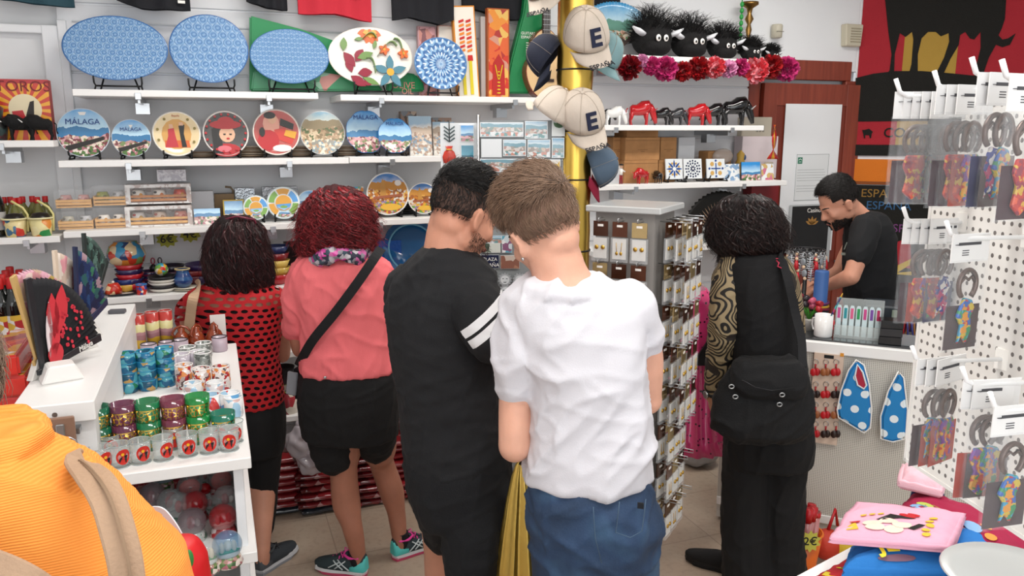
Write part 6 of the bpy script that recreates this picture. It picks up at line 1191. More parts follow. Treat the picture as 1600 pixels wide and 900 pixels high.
# ------------------------------------------------------------------ snow globes on the lower shelf
def globe(label, loc, r, basem, inner, shell, figs, grp='snow globes'):
    t = thing('snow_globe', label, 'snow globe', loc, random.random()*.6-.3, grp)
    MB().lathe([(r*.95, 0), (r*1.0, r*.15), (r*.85, r*.5), (r*.75, r*.75), (0, r*.75)], 24).build('base', basem, t)
    m = MB(); m.ell((0, 0, r*1.35), (r, r, r), 0, None, 26, 16); m.build('glass_ball', shell, t)
    m = MB()
    for (x, z, a, b, mi) in figs: m.ell((x*r, -.15*r, r*(1.25+z)), (a*r, .25*r, b*r), mi, None, 10, 7)
    m.lathe([(r*.78, 0), (r*.82, r*.1), (0, r*.22)], 16, (0, 0, r*.72), 0); m.build('scene', inner, t); return t
BALL = mat('#c9d0d2', .02, alpha=.30, coat=.8, name='globe_glass'); BALLR = mat('#b8202a', .04, alpha=.55, coat=.8, name='red_globe'); BALLP = mat('#8a7a80', .05, alpha=.6, coat=.8, name='mauve_globe'); BALLB = mat('#4f93bd', .04, alpha=.42, coat=.8, name='blue_globe')
BV = scenic(.04, seed=31, split=.9); REDB = splotch(['#a8202a', '#8a1a22', '#d9c9c9', '#b02a32'], 60, 3, .2, coat=.5); GRB = splotch(['#8a9a94', '#b9c4c0', '#5a7a6a', '#d0d6d4'], 60, 4, .2, coat=.5)
IN1 = [mat('#dfe3e0', .3), mat('#d9d0b8', .4), mat('#3a8a4a', .4)]; IN2 = [mat('#b8202a', .3), BLACK, mat('#d8342c', .3)]; IN3 = [mat('#cfd4d2', .3), mat('#a8202a', .3), mat('#e8e6e2', .3)]
FG1 = [(-.4, 0, .2, .45, 1), (0, .1, .3, .4, 1), (.4, 0, .2, .45, 1), (0, -.3, .8, .15, 2)]; FG2 = [(0, .1, .85, .75, 2), (0, .15, .35, .2, 1), (.3, .3, .12, .1, 1), (-.25, -.12, .05, .2, 1), (.2, -.12, .05, .2, 1)]; FG3 = [(-.1, .1, .3, .5, 1), (.35, 0, .2, .3, 2)]
kinds = {'blue': (.037, BV, IN1, BALLB, FG1), 'clear': (.036, BV, IN1, BALL, FG1), 'redb': (.036, REDB, IN2, BALL, FG2), 'red': (.036, REDB, IN3, BALLR, FG1), 'mauve': (.037, GRB, IN3, BALLP, FG3), 'sred': (.018, GRB, IN3, mat('#b8181f', .05, coat=.8), FG3), 'grey': (.036, GRB, IN3, BALL, FG3), 'sgrey': (.022, GRB, IN3, BALL, FG3)}
gl = [('blue', 357, 880, 'blue globe with a city model on a view base, at the front right corner'), ('clear', 322, 892, 'clear globe with a city model on a view base, beside the red bag'), ('red', 350, 834, 'red globe with a village, behind the blue front corner globe'), ('mauve', 302, 842, 'mauve tinted globe, behind the clear front globe'), ('grey', 355, 803, 'pink and clear globe beside the white side panel, third from front'), ('red', 306, 812, 'dark red globe behind the mauve one'), ('sgrey', 330, 800, 'small clear globe between the dark red and pink ones'), ('sgrey', 310, 795, 'small clear globe with silver scene, mid shelf'), ('redb', 347, 772, 'red globe with black bull, nearest the side panel'), ('redb', 298, 785, 'red globe with black bull, mid shelf left'), ('sred', 321, 776, 'small all red globe between the two bull globes'), ('sred', 267, 790, 'small all red globe by the orange shoulder'), ('grey', 268, 808, 'grey clear globe above the orange shoulder'), ('mauve', 240, 800, 'dark mauve globe at the shelf left'), ('grey', 283, 815, 'pale globe beside the white bag handle'), ('sred', 303, 755, 'small red globe in the back row centre'), ('sgrey', 322, 757, 'small clear globe in the back row'), ('red', 340, 752, 'red globe in the back row by the side panel'), ('blue', 258, 762, 'blue globe in the back row'), ('redb', 275, 757, 'bull globe in the back row left'), ('red', 222, 775, 'dark red globe at the far left of the shelf'), ('grey', 240, 765, 'grey globe in the back row left')]
kg = {}
for kd, px, py, lab in gl:
    r, bm_, inn, shl, fg = kinds[kd]; p = zp(px, py, .80)
    if kd not in kg: kg[kd] = Kit(globe('snow globe, '+lab, p, r, bm_, inn, shl, fg))
    kg[kd].put(p, .2, 'snow globe, '+lab if 'globe' not in lab[:12] else lab)
# ------------------------------------------------------------------ red packs on the left table
GR = mat('#c8281f', .18, coat=.6, bump=.15, bscale=18, name='shiny_red_wrap'); PR_ = splotch(['#b8302a', '#c93a2f', '#d8a89a', '#8a1f1c', '#c23028', '#e0d0c4'], 16, 3, .2, coat=.5); PR2 = splotch(['#c8281f', '#d99a2a', '#e8e0d8', '#b8241c', '#d8542a'], 14, 5, .2, coat=.5)
def pack(label, x, y, z, w, d, h, rz, top, grp='shiny red packs'):
    t = thing('red_pack', label, 'pack', (x, y, z), rz, grp); MB().bx(-w/2, w/2, -d/2, d/2, 0, h).build('wrapping', GR, t, bev=.006, seg=2); MB().bx(-w/2+.01, w/2-.01, -d/2+.01, d/2-.01, h, h+.0012).build('printed_top', top, t); return t
pk = None
spec = [(-.66, 2.42, 6, .055, .34, .26, PR2, 'front pile by the fans'), (-.70, 2.80, 4, .06, .32, .28, PR_, 'middle pile'), (-1.12, 2.60, 6, .055, .34, .28, PR_, 'pile at the left frame edge'), (-.74, 3.16, 3, .055, .28, .24, PR_, 'rear pile before the bottles')]
for x, y, n, h, w, d, top, wh in spec:
    for j in range(n):
        pack('shiny red pack, %s of the %s' % (lvl(j, n), wh), x+.012*sin(j*2.1), y+.01*cos(j*1.7), .97+j*(h+.0015), w, d, h, .05*sin(j*3), top)
t = pack('small red and yellow pack on the rear pile', -.66, 3.2, .97+3*.0565, .12, .1, .03, .2, PR2); 
for i in range(4):
    m = MB(); m.lathe([(.018, 0), (.022, .01), (.018, .02), (.008, .026), (0, .026)], 12); o = m.build('red_bell', [mat('#b8241c', .2, coat=.5)], None, (-.63, 3.3, .97+.0001)); o.location.z += .026*i; tag(o, 'small red trinket behind the gold fan, %s one of its column' % lvl(i, 4), 'trinket', 'column of red trinkets')
# ------------------------------------------------------------------ red packages and plastic bags on the floor by the back wall
FRD = splotch(['#7a1a20', '#8f2228', '#5a1418', '#a8323a', '#3a1216', '#b88a8a'], 14, 2, .15, coat=.6); FRB = mat('#2a3038', .15, coat=.7, bump=.5, bscale=30, name='dark_wrap')
def floorpack(label, x, y, z, w, d, h, rz, m_, grp='wrapped shirts on the floor'):
    mb = MB(); n = 16; R = []
    for i in range(9):
        f = i/8; xx = (f-.5)*w; R.append([V((xx, d/2*math.copysign(abs(cos(q))**.5, cos(q)), h/2+(h/2*(1-.25*abs(2*f-1)**3)+.004*sin(xx*60+q*3))*math.copysign(abs(sin(q))**.6, sin(q)))) for q in [2*pi*a/n for a in range(n)]])
    mb.rings(R); o = mb.build('shirt_pack', m_, None, (x, y, z), (0, 0, rz)); return tag(o, label, 'pack', grp)
for c, (px, n, y, w) in enumerate(((428, 8, 3.95, .26), (499, 9, 3.9, .25), (590, 9, 3.9, .31), (668, 6, 3.9, .22))):
    x = XY(px, y, .2)
    for j in range(n): floorpack('shiny dark red shirt pack, %s of the %s floor pile' % (lvl(j, n), nth(c, 4)), x+.012*sin(j*2.3+c), y+.01*cos(j*1.9), .038*j, w, .28, .038, .06*sin(j*2+c), FRB if j == 0 and c < 2 else FRD)
t = floorpack('white lettered dark red bag leaning on the pile beside the black shorts', XY(628, 3.8, .42), 3.80, .36, .12, .30, .05, 0, FRD, None); t.rotation_euler = (0, radians(72), 0)
m = MB(); text_mb(m, 'NOVA', .055, Matrix.Identity(4)); q = m.build('lettering', WHT, t); q.rotation_euler = (0, 0, pi/2); q.location = (0, 0, .052)
for i, (px, py, r) in enumerate(((470, 690, .07), (488, 715, .075), (475, 672, .05))):
    p = WY(px, py, 3.72); mb = MB(); mb.ell((0, 0, 0), (r, r*.8, r*1.15), 0, None, 18, 12); me = remesh(mb, .008, 1, lambda q, n_: .02*noise.noise(q*28+V((i, 0, 0)))); me.materials.append(mat('#c9c0c6', .2, coat=.5, alpha=.8, name='thin_plastic')); o = bpy.data.objects.new('plastic_bag', me); C.objects.link(o); o.location = p; tag(o, 'crumpled whitish plastic bag by the shorts, %s of the three' % ['upper', 'lower', 'topmost'][i], 'plastic bag', 'crumpled plastic bags')
# ------------------------------------------------------------------ T-shirts hung along the top (only the hems are in view)
def tshirt(label, pts, Y, m_, pic=None):
    """hem line given as picture points; the shirt hangs up from there with body, sleeves and folds"""
    P = [WY(x, y, Y) for x, y in pts]; x0, x1 = P[0].x, P[-1].x; w = x1-x0; cx = (x0+x1)/2; zb = sum(p.z for p in P)/len(P); t = thing('hanging_tshirt', label, 'T-shirt', (cx, Y, zb)); G = []
    for s_ in (0, 1):
        rows = []
        for i in range(15):
            f = i/14; r = []
            for j in range(29):
                u = j/28; k = u*(len(P)-1); a = int(min(k, len(P)-2)); hem = P[a].z+(P[a+1].z-P[a].z)*(k-a)-zb; wid = w*(1+.25*max(0, f-.8)*(1-f)*5)
                r.append(V(((u-.5)*wid, (-1 if s_ == 0 else 1)*(.012+.012*sin(u*pi))+.010*sin(u*16+f*2), hem*(1-f)+.62*f)))
            rows.append(r)
        G.append(rows)
    m = MB(); m.sheet(G[0]); m.sheet(G[1]); m.sheet([[G[0][i][0], G[1][i][0]] for i in range(15)]); m.sheet([[G[0][i][-1], G[1][i][-1]] for i in range(15)]); m.build('shirt_body', m_, t)
    for s_ in (-1, 1): q = MB(); q.tube([(s_*w*.5, 0, .56), (s_*(w*.5+.03), 0, .46)], [.07, .06], 14, flat=.3); q.build('sleeve', m_, t)
    if pic: q = MB(); pic(q); q.build('print', [BLK, WHT, RED], t)
    return t
BT = cloth('#16171d'); 
tshirt('dark teal T-shirt with its hem at the top left corner', [(-20, -3), (40, 3), (80, 9), (117, 12)], 4.08, cloth('#2a4a55'))
tshirt('black T-shirt hanging above the largest blue platter', [(182, 0), (186, 13), (225, 14), (298, 17)], 4.06, BT, lambda q: (q.prism([(x-.07, z) for x, z in ellp(0, .05, .02, .012)], -.03, -.026, 2), q.prism([(.1, .02), (.13, .02), (.13, .032), (.1, .032)], -.032, -.026, 1)))
tshirt('black T-shirt hanging over the small oval platter', [(385, 2), (410, 10), (430, 15), (449, 17)], 4.08, BT)
tshirt('red T-shirt with small black bull hanging above the flowered platter', [(466, 22), (490, 23), (525, 22), (552, 30), (580, 35)], 4.06, cloth('#c22a3a'), lambda q: q.prism([(.09, .08), (.12, .1), (.13, .16), (.11, .15), (.08, .11)], -.034, -.026, 0))
tshirt('black T-shirt hanging right of the red one', [(613, 32), (635, 28), (665, 33), (692, 40), (708, 32)], 4.06, BT)
tshirt('black T-shirt behind the long fan boxes, nearest the green bag', [(722, 8), (760, 22), (792, 32), (835, 30)], 4.14, BT)
tshirt('black T-shirt behind the round painted fan', [(925, 20), (945, 18), (967, 8)], 4.14, BT)
# ------------------------------------------------------------------ top shelf right part: boxes, green bag, guitar
ZT = Z1-.005
PINKB = splotch(['#b06a70', '#d9a0a4', '#8a5a60', '#c98a80'], 40, 2); FLB = splotch(['#c8321f', '#e08a2a', '#c98f7a', '#a82a24', '#e0b45a', '#d8602a'], 24, 4)
boxy('fan_box', 'pinkish patterned fan box, short one behind the mandala plate', 'box', 655, 683, 41, 4.12, ZT, .03, PINKB, '#c9a0a4', frame=.006)
b = boxy('fan_box', 'white short fan box with yellow centre beside the long ones', 'box', 686, 719, 40, 4.11, ZT, .03, mat('#ece6dc', .3), '#e0b0a4', frame=.005); m = MB(); m.bx(-.012, .022, -.004, -.0015, .12, .2); m.build('yellow_label', mat('#d9c23a', .4), b)
for px, ln, rt, lab in ((733, 9, .06, 'long open fan box with flame red and yellow fans, leaning'), (779, 13, 0, 'long flowered red fan box standing upright')):
    b = boxy('fan_box', lab, 'box', px-17, px+17, ln, 4.06, ZT, .035, mat('#efe9dc', .3) if rt else FLB, '#d98a2a' if rt else '#a8541f', frame=.007); w, h = b['w'], b['h']; b.rotation_euler = (0, -rt, 0); m = MB()
    if rt:
        for s_ in (-1, 1):
            x = s_*w*.16; m.prism([(x-.008, .02), (x+.008, .02), (x+.008, h*.42), (x-.008, h*.42)], -.006, -.0015, 0)
            for k_ in range(8): z0 = h*(.5+.045*k_); m.prism([(x-.012, z0), (x+.014, z0+.008), (x+.014, z0+.02), (x-.012, z0+.012)], -.006, -.0015, 1 if k_ % 2 else 2)
            m.prism([(x-.014, h*.41), (x+.014, h*.41), (x+.012, h*.47), (x-.012, h*.47)], -.007, -.0015, 1)
        m.build('folded_fans', [mat('#e3cf2a', .4), mat('#c8241f', .4), mat('#e8862a', .4)], b)
    else:
        m.prism([(-w*.3, .02), (w*.3, .02), (w*.25, h*.4), (0, h*.5), (-w*.25, h*.4)], -.004, -.0015, 0)
        for s_ in (-1, 1): m.tube([(s_*.004, -.006, .1), (s_*.02, -.006, h*.38)], .003, 5, 1)
        for k_ in range(7): m.ell((0, -.005, .03+.018*k_), (.012-.001*k_, .003, .004), 1, None, 8, 5)
        m.build('folded_fans', [mat('#b0201c', .4), mat('#e3c02a', .4)], b)
boxy('fan_box', 'grey white narrow box between the two long fan boxes', 'box', 752, 761, 26, 4.1, ZT, .03, mat('#c9c6c4', .4), '#c9c6c4')
GREEN = mat('#158048', .4, bump=.2, bscale=40, name='green_case')
def flatbag(name, label, cat, poly, Y, dp, m_, z0):
    P = [WY(x, y, Y) for x, y in poly]; cx = sum(p.x for p in P)/len(P); t = thing(name, label, cat, (cx, Y, z0)); m = MB(); m.prism([(p.x-cx, max(0, p.z-z0)) for p in P], 0, dp); m.build('case', m_, t, bev=.008, seg=2); return t
t = flatbag('guitar_case', 'tall green guitar case with small white print standing left of the guitar', 'guitar case', [(788, 146), (800, 90), (818, 20), (826, -40), (850, -40), (850, 146)], 4.08, .06, GREEN, ZT)
m = MB(); 
for i, (x, z, s_, tx) in enumerate(((.02, .34, .02, 'GUITARRA'), (.02, .32, .02, 'ESPAÑOLA'))): text_mb(m, tx, s_, T(x, -.001, z)@FRONT)
for i in range(6): m.bx(.0, .03, -.001, 0, .29-.012*i, .294-.012*i)
m.build('lettering', WHT, t)
t = flatbag('gift_bag', 'large green pointed bag behind the small oval platter', 'bag', [(390, 143), (390, 24), (470, 45), (530, 66), (575, 110), (600, 143)], 4.12, .03, mat('#128a4e', .4), Z1)
t = flatbag('melon_cushion', 'green and pink watermelon cushion lying behind the platters', 'cushion', [(392, 141), (396, 110), (430, 105), (500, 112), (560, 122), (562, 142)], 4.085, .03, splotch(['#2f8a5a', '#4fa070', '#8fc0a0', '#c98a80', '#2f8a5a', '#3f9a6a'], 10, 3), Z1)
t = flatbag('green_pouch', 'green rounded pouch with red lettering right under the flowered platter', 'pouch', [(604, 143), (606, 118), (630, 112), (650, 116), (662, 130), (664, 143)], 4.08, .03, GREEN, ZT); m = MB(); text_mb(m, 'OLIVE', .045, T(-.02, -.002, .06)@FRONT); text_mb(m, 'OIL', .04, T(.0, -.002, .03)@FRONT); m.build('lettering', mat('#c98a7a', .5), t)
# guitar
g = thing('guitar', 'light wood acoustic guitar standing behind the gold pillar', 'guitar', (XY(852, 4.02, ZT), 4.02, ZT)); S = 1.0
def gout(k): 
    o = []
    for i in range(48):
        q = 2*pi*i/48; z = .19-.19*cos(q); u = z/.38; wv_ = .125*sin(pi*min(1, u*1.05))**.45*(1-.28*math.exp(-((u-.62)/.13)**2))*(1-.22*u) if 0 < u < 1 else 0; o.append((math.copysign(wv_, sin(q))*k, .19+(z-.19)*k))
    return o
m = MB(); m.prism(gout(1), 0, .07); m.build('body', mat('#7a3020', .25, coat=.5), g, bev=.003); m = MB(); m.prism(gout(.97), -.003, 0); m.build('top', mat('#dcb988', .3, coat=.4), g)
m = MB(); m.prism(ellp(0, .25, .035, .035, 0, 24), -.0045, -.003); m.build('sound_hole', mat('#2a1810', .5), g); m = MB(); m.bx(-.022, .022, -.012, .006, .27, .72); m.build('neck', mat('#2e2019', .4), g, bev=.003)
m = MB(); 
for i in range(16): m.bx(-.021, .021, -.0135, -.012, .30+.026*i, .302+.026*i)
m.build('frets', METAL, g); m = MB(); m.bx(-.045, .045, -.012, -.003, .09, .105); m.build('bridge', mat('#2e1a12', .4), g); m = MB(); m.bx(-.03, .03, -.004, .008, .72, .86); m.build('head', mat('#4a2418', .4), g, bev=.006); m = MB()
for i in range(6): m.bx(-.015+.006*i-.0004, -.015+.006*i+.0004, -.0145, -.0135, .1, .73)
m.build('strings', METAL, g)
# ------------------------------------------------------------------ caps on the pillar
def cap_(label, loc, rot, m_, s=1, letter=True, brim=None):
    t = thing('baseball_cap', label, 'cap', loc, 0, 'caps tied to the pillar', rot=rot); t.scale = (s, s, s); m = MB(); R = []
    for i in range(9):
        a = pi/2*i/8; R.append([V((.082*cos(a)**.8*cos(q)+1e-4*cos(q), .098*cos(a)**.8*sin(q)+1e-4*sin(q), .115*sin(a)+(.012 if sin(q) > 0 else -.006)*(1-i/8)*0)) for q in [2*pi*k/30 for k in range(30)]])
    m.rings(R, cap=False); m.build('crown', m_, t, solid=.0015); m = MB(); G = []
    for i in range(6):
        f = i/5; G.append([V(((.078+.0*f)*sin(a)*(1-.12*f), .085*cos(a)+.0+.075*f*cos(a)**.6, -.002-.018*(sin(a)**2)-.022*f)) for a in [(-1+2*k/14)*1.25 for k in range(15)]])
    m.sheet(G); m.build('peak', brim or m_, t, solid=.002); MB().ell((0, 0, .116), (.007, .007, .004)).build('button', m_, t)
    m = MB()
    for k in range(3): a = k*pi/3; m.tube([(.0835*cos(u)**.8*cos(a), .0995*cos(u)**.8*sin(a), .1165*sin(u)) for u in [pi/2*i/10 for i in range(10)]]+[(-.0835*sin(u)**.8*cos(a), -.0995*sin(u)**.8*sin(a), .1165*cos(u)) for u in [pi/2*i/10 for i in range(1, 11)]], .0007, 4)
    m.build('stitching', mat('#a89c8c', .8), t)
    if letter:
        m = MB(); text_mb(m, 'E', .085, T(0, .092, .050)@R_(.38, 'X')@Matrix(((-1, 0, 0, 0), (0, 0, 1, 0), (0, 1, 0, 0), (0, 0, 0, 1))), depth=.0035, bold=.03); m.build('letter', mat('#23283f', .9), t)
        m = MB(); text_mb(m, 'ESPAÑA', .026, T(0, .150, -.022)@R_(-.35, 'X')@Matrix(((-1, 0, 0, 0), (0, -1, 0, 0), (0, 0, 1, 0), (0, 0, 0, 1)))@R_(0, 'X'), depth=.001, bold=.01); m.build('peak_lettering', mat('#2a2a30', .8), t)
    return t
CB = mat('#cfc2b4', .9, bump=.15, bscale=250, name='beige_cotton'); PX, PY = pc.x, pc.y
def onp(px, py, D): return A(px, py, D)
DP = (pc-CAM).dot(hv)
def crot(az, tilt, roll=0): return (Matrix.Rotation(yawh(az), 3, 'Z')@Matrix.Rotation(tilt, 3, 'X')@Matrix.Rotation(roll, 3, 'Y')).to_euler()
cap_('upper beige cap with navy letter E on the right of the pillar', onp(916, 60, DP-.07), crot(158, -.6, .3), CB, 1.0)
cap_('lower beige cap with navy letter E on the right of the pillar', onp(910, 186, DP-.07), crot(158, -.6, .3), CB, 1.0)
cap_('plain beige cap turned away on the left of the pillar', onp(862, 178, DP-.05), crot(-30, .5, .3), CB, .9, False)
cap_('beige cap with its peak at the top edge, left of the pillar', onp(852, -24, DP-.05), crot(200, -.7, .2), CB, .95)
NV = cloth('#1d2233'); cap_('dark navy cap hanging between guitar and pillar', onp(862, 92, DP+.02), crot(-95, -.9, .2), NV, .85, False)
cap_('grey blue cap with red and navy peak, lowest on the right of the pillar', onp(926, 262, DP+.0), crot(100, -1.2, 0), cloth('#55677a'), .85, False, cloth('#8f1f3a'))
cap_('teal grey cap peak showing under the upper beige cap', onp(938, 88, DP+.06), crot(140, -.6, -.2), cloth('#7fa0a4'), .85, False)
# ------------------------------------------------------------------ fluffy heads, rosettes and bulls on the right shelves
YR = 3.98; ZH = 2.27
def fluffy(label, px, r, seed):
    x = XY(px, YR, ZH+r); t = thing('fluffy_bull_hat', label, 'bull hat', (x, YR, ZH), 0, 'black fluffy bull hats'); rd = random.Random(seed); m = MB(); m.ell((0, 0, r*.92), (r, r*.9, r*.92), 0, None, 24, 16); m.ell((0, -r*.45, r*.45), (r*.75, r*.6, r*.45), 0, None, 18, 12)
    for i in range(1500):
        u = V((rd.gauss(0, 1), rd.gauss(0, 1), rd.gauss(0, 1))).normalized()
        if u.z < -.2 or (u.y < -.4 and u.z < .35): continue
        p = V((u.x*r, u.y*r*.9, r*.92+u.z*r*.92)); L = r*(.25+.3*max(0, u.z)); strand(m, [p*.98, p+(u+V((rd.gauss(0, .4), rd.gauss(0, .4), rd.gauss(0, .3))))*L*.6, p+(u+V((rd.gauss(0, .6), rd.gauss(0, .5), .2)))*L], .0016)
    m.build('fur', FUR, t)
    for s_ in (-1, 1):
        e = MB(); e.tube([(s_*r*.75, -r*.5, r*1.0), (s_*r*1.05, -r*.62, r*1.12), (s_*r*1.35, -r*.6, r*1.3)], [r*.2, r*.2, r*.06], 12, flat=.6); e.build('horn', mat('#e2e4e8', .7), t)
        e = MB(); e.ell((s_*r*.2, -r*1.0, r*.8), (r*.13, r*.06, r*.16), 0); e.ell((s_*r*.2, -r*1.055, r*.78), (r*.06, r*.03, r*.07), 1); e.build('eye', [WHT, BLACK], t)
    return t
for i, (px, r) in enumerate(((1018, .115), (1076, .105), (1128, .088), (1172, .06), (1205, .045))): fluffy('black fluffy bull hat with white horns, %s of five' % nth(i, 5), px, r, i)
pk_ = {}
def rosette(label, px, py, r, cname):
    Yc = YF+.01; p = WY(px, py, Yc); rd = random.Random(int(px)); 
    if cname not in pk_:
        t = thing('flower_rosette', label, 'flower', p, 0, 'ribbon flowers hung under the bull hats'); m = MB(); cols = {'dk': ('#8f1420', '#5f0d16'), 'pk': ('#c83a78', '#a82460'), 'rd': ('#b01c22', '#7f1218'), 'co': ('#d8404a', '#e8909a'), 'lp': ('#e0a0c4', '#d184b0'), 'or': ('#d8782a', '#c23a2a')}[cname]
        for i in range(190):
            u = V((rd.gauss(0, 1), rd.gauss(0, 1)-.4, rd.gauss(0, 1))).normalized(); a = u.orthogonal().normalized(); a = Matrix.Rotation(rd.random()*6, 3, u)@a; b_ = u.cross(a); c0, c1 = u*.35, u*(.8+.2*rd.random()); m.add([c0-a*.1, c0+a*.1, c1+a*.17+b_*.06, c1+u*.12, c1-a*.17-b_*.06], [(0, 1, 2, 3, 4)], rd.choice((0, 0, 1)), False)
        m.ell((0, 0, 0), (.6, .6, .6), 1); m.build('petals', [mat(cols[0], .45), mat(cols[1], .45)], t); m = MB(); m.lathe([(.07, 0), (.05, 1.0)], 8, (0, .5, 0)); m.build('clip', BLACK, t); pk_[cname] = Kit(t)
    pk_[cname].put(p, label=label, scale=r, rot=(rd.uniform(-.4, .4), rd.uniform(0, 6), 0))
ros = [(945, 104, .04, 'or'), (983, 106, .066, 'dk'), (1003, 95, .035, 'lp'), (1018, 103, .05, 'pk'), (1040, 108, .066, 'pk'), (1066, 112, .055, 'rd'), (1090, 107, .066, 'rd'), (1117, 105, .06, 'co'), (1138, 108, .05, 'lp'), (1157, 105, .05, 'pk'), (1181, 110, .072, 'co'), (1205, 104, .066, 'rd'), (1229, 108, .07, 'pk')]
CN = {'dk': 'dark red', 'pk': 'pink', 'rd': 'red', 'co': 'coral', 'lp': 'pale pink', 'or': 'orange'}
for i, (px, py, r, c) in enumerate(ros): rosette('%s ribbon flower, %s in the hanging row' % (CN[c], nth(i, len(ros))), px, py, r, c)
YBL = 3.95; ZB_ = 1.905
bl = [(960, .125, GLW, 'white'), (1003, .165, GLR, 'red'), (1034, .12, GLB, 'black'), (1060, .12, mat('#2a2c30', .12, coat=.6), 'dark grey'), (1089, .15, GLR, 'red'), (1117, .155, GLB, 'black'), (1148, .20, GLB, 'black')]
for i, (px, L, m_, c) in enumerate(bl): bull('glossy %s bull figure, %s in the row under the rosettes' % (c, nth(i, 7)), XY(px, YBL, ZB_+.08), YBL+.02*(i % 2), ZB_, L, m_, -.25, 'glossy bull figures', None if c != 'black' else mat('#b8b8b8', .3), None, .9)
bull('small black bull figure beside the gold pillar, behind the cap', XY(948, 4.0, ZB_), 4.02, ZB_, .11, GLB, -.2, 'glossy bull figures')
# round painted fan behind the cap, brass stand, thermostat box
t = fan('round fan painted with a blue coast view, between cap and largest bull hat', V((XY(962, 4.0, 2.4), 4.02, ZH+.02)), -.1, .27, 40, 125, scenic(.27, '#2f8fc4', '#a9c9d8', '#5a8a7a', ('#c9a08a', '#e0d0b8', '#5a8a5a', '#8f6a4a', '#b0b8b0'), seed=41, split=.55), mat('#3a2a22', .5))
t = thing('brass_ornament', 'brass turned ornament with green string, on the shelf behind the fluffy hats', 'ornament', (XY(1168, 4.1, 2.35), 4.1, ZH)); MB().lathe([(.03, 0), (.03, .01), (.012, .03), (.016, .06), (.010, .09), (.022, .12), (.010, .15), (.018, .19), (.010, .22), (.026, .25), (.012, .28), (.018, .31), (.05, .33), (.05, .345), (0, .35)], 20).build('turned_stem', mat('#8a6a3a', .3, .9, name='brass'), t)
m = MB(); 
for i in range(7): m.ell((-.055, 0, .33-.035*i), (.012, .012, .016))
m.tube([(-.055, 0, .36), (-.055, 0, .08)], .003, 5); m.tube([(-.055, 0, .1), (-.01, 0, .13), (.02, 0, .08), (.03, -.01, .0)], .004, 6); m.build('green_string', mat('#2fa04a', .4), t)
c = WY(1175, 201, YB); t = thing('switch_box', 'cream switch box on the wall under the glossy bull row', 'switch box', (c.x, YB, c.z)); MB().bx(-.11, .11, -.05, 0, -.07, .07).build('case', mat('#cfc7b4', .5), t, bev=.004)
m = MB(); 
for i in range(3): m.bx(-.005+.022*i, .008+.022*i, -.053, -.05, -.02, .02)
m.build('switches', mat('#9a9484', .5), t)
# ------------------------------------------------------------------ cartons, tiles and small things
CT = mat('#a87a4c', .7, var=.12, vscale=18, name='cardboard'); ZC = 1.59
def carton(label, px0, px1, Y, z, h, d=.16):
    x0, x1 = XY(px0, Y, z+.05), XY(px1, Y, z+.05); w = x1-x0; t = thing('carton', label, 'carton', ((x0+x1)/2, Y, z), 0, 'brown cartons'); MB().bx(-w/2, w/2, 0, d, 0, h).build('box_body', CT, t, bev=.002); m = MB(); m.bx(-w/2+.002, w/2-.002, -.001, 0, h*.86, h*.87); m.build('flap_line', mat('#6a4a2c', .7), t); m = MB(); m.bx(-.03, .03, -.001, 0, h*.45, h*.47); m.bx(-.012, .012, -.001, 0, h*.38, h*.40); m.build('mark', mat('#7a5634', .7), t)
hC = .125
for n_, (a, b_, Y_, l) in enumerate(((975, 1028, 3.93, 0), (977, 1031, 3.93, 1), (1029, 1055, 3.96, 0), (1032, 1057, 3.96, 1), (958, 974, 3.99, 0), (958, 976, 3.99, 1), (980, 1029, 3.95, 2))): carton('brown carton, %s level, %s' % (['lowest', 'middle', 'top'][l], ['in the centre stack', 'in the centre stack', 'in the right stack', 'in the right stack', 'in the left stack', 'in the left stack', 'in the centre stack'][n_]), a, b_, Y_, ZC+l*(hC if l < 2 else hC)+.0, hC if l < 2 else .06)
t = thing('wrapped_parcel', 'brown parcel in clear plastic on the carton shelf', 'parcel', (XY(1118, 4.05, ZC), 4.05, ZC)); MB().bx(-.09, .07, -.05, .06, 0, .17).build('parcel', CT, t, bev=.006); m = MB(); m.ell((0, -.06, .14), (.07, .03, .045)); me = m.build('plastic_wrap', mat('#cfc4bc', .1, alpha=.6, coat=.5), t)
boxy('box', 'white box behind the tiles on the carton shelf, left one', 'box', 1058, 1083, 215, 4.06, ZC, .08, mat('#dadcdf', .5), '#d0d2d6'); boxy('box', 'pinkish white box behind the blue sky tile, right one', 'box', 1157, 1212, 213, 4.08, ZC, .08, mat('#d9cdd0', .5), '#cfc4c8')
t = thing('clay_figurine', 'small yellow and blue figurine on the parcel shelf', 'figurine', (XY(1160, 4.0, ZC+.1), 4.02, ZC)); MB().lathe([(.03, 0), (.03, .1), (.02, .12), (.024, .15), (.006, .17), (0, .175)], 14).build('body', mat('#c9a24a', .5), t); MB().ell((.02, 0, .13), (.018, .014, .02)).build('wing', mat('#3f5f8a', .5), t)
def starmat(c, seed, sc): return splotch(['#e4e6e6', c, '#e0e2e4', '#c9a86a' if seed % 2 else c, '#e6e8e8'], sc, seed, .2, coat=.4)
def tile(label, px, w, py, seed, shapes, mm):
    t = boxy('ceramic_tile', label, 'tile', px-w, px+w, py, YR-.06, ZC+.018, .008, mat('#dfe3e4', .15, coat=.5), '#d9dde0', 'blue patterned tiles', .15); m = MB(); k = t['h']/2
    for p, mi in shapes: m.prism([(x*k*.95, k+z*k*.95) for x, z in p], -.0035-.0004*mi, -.0012, mi)
    m.build('tile_pattern', mm, t); easel(t.location.x, YR-.06+.01, ZC, t['w'], .018, 'small stand under the '+' '.join(label.split(',')[0].split()[:9]))
TM = [mat('#2f4f8f', .2), mat('#c9a05a', .3), WHT]
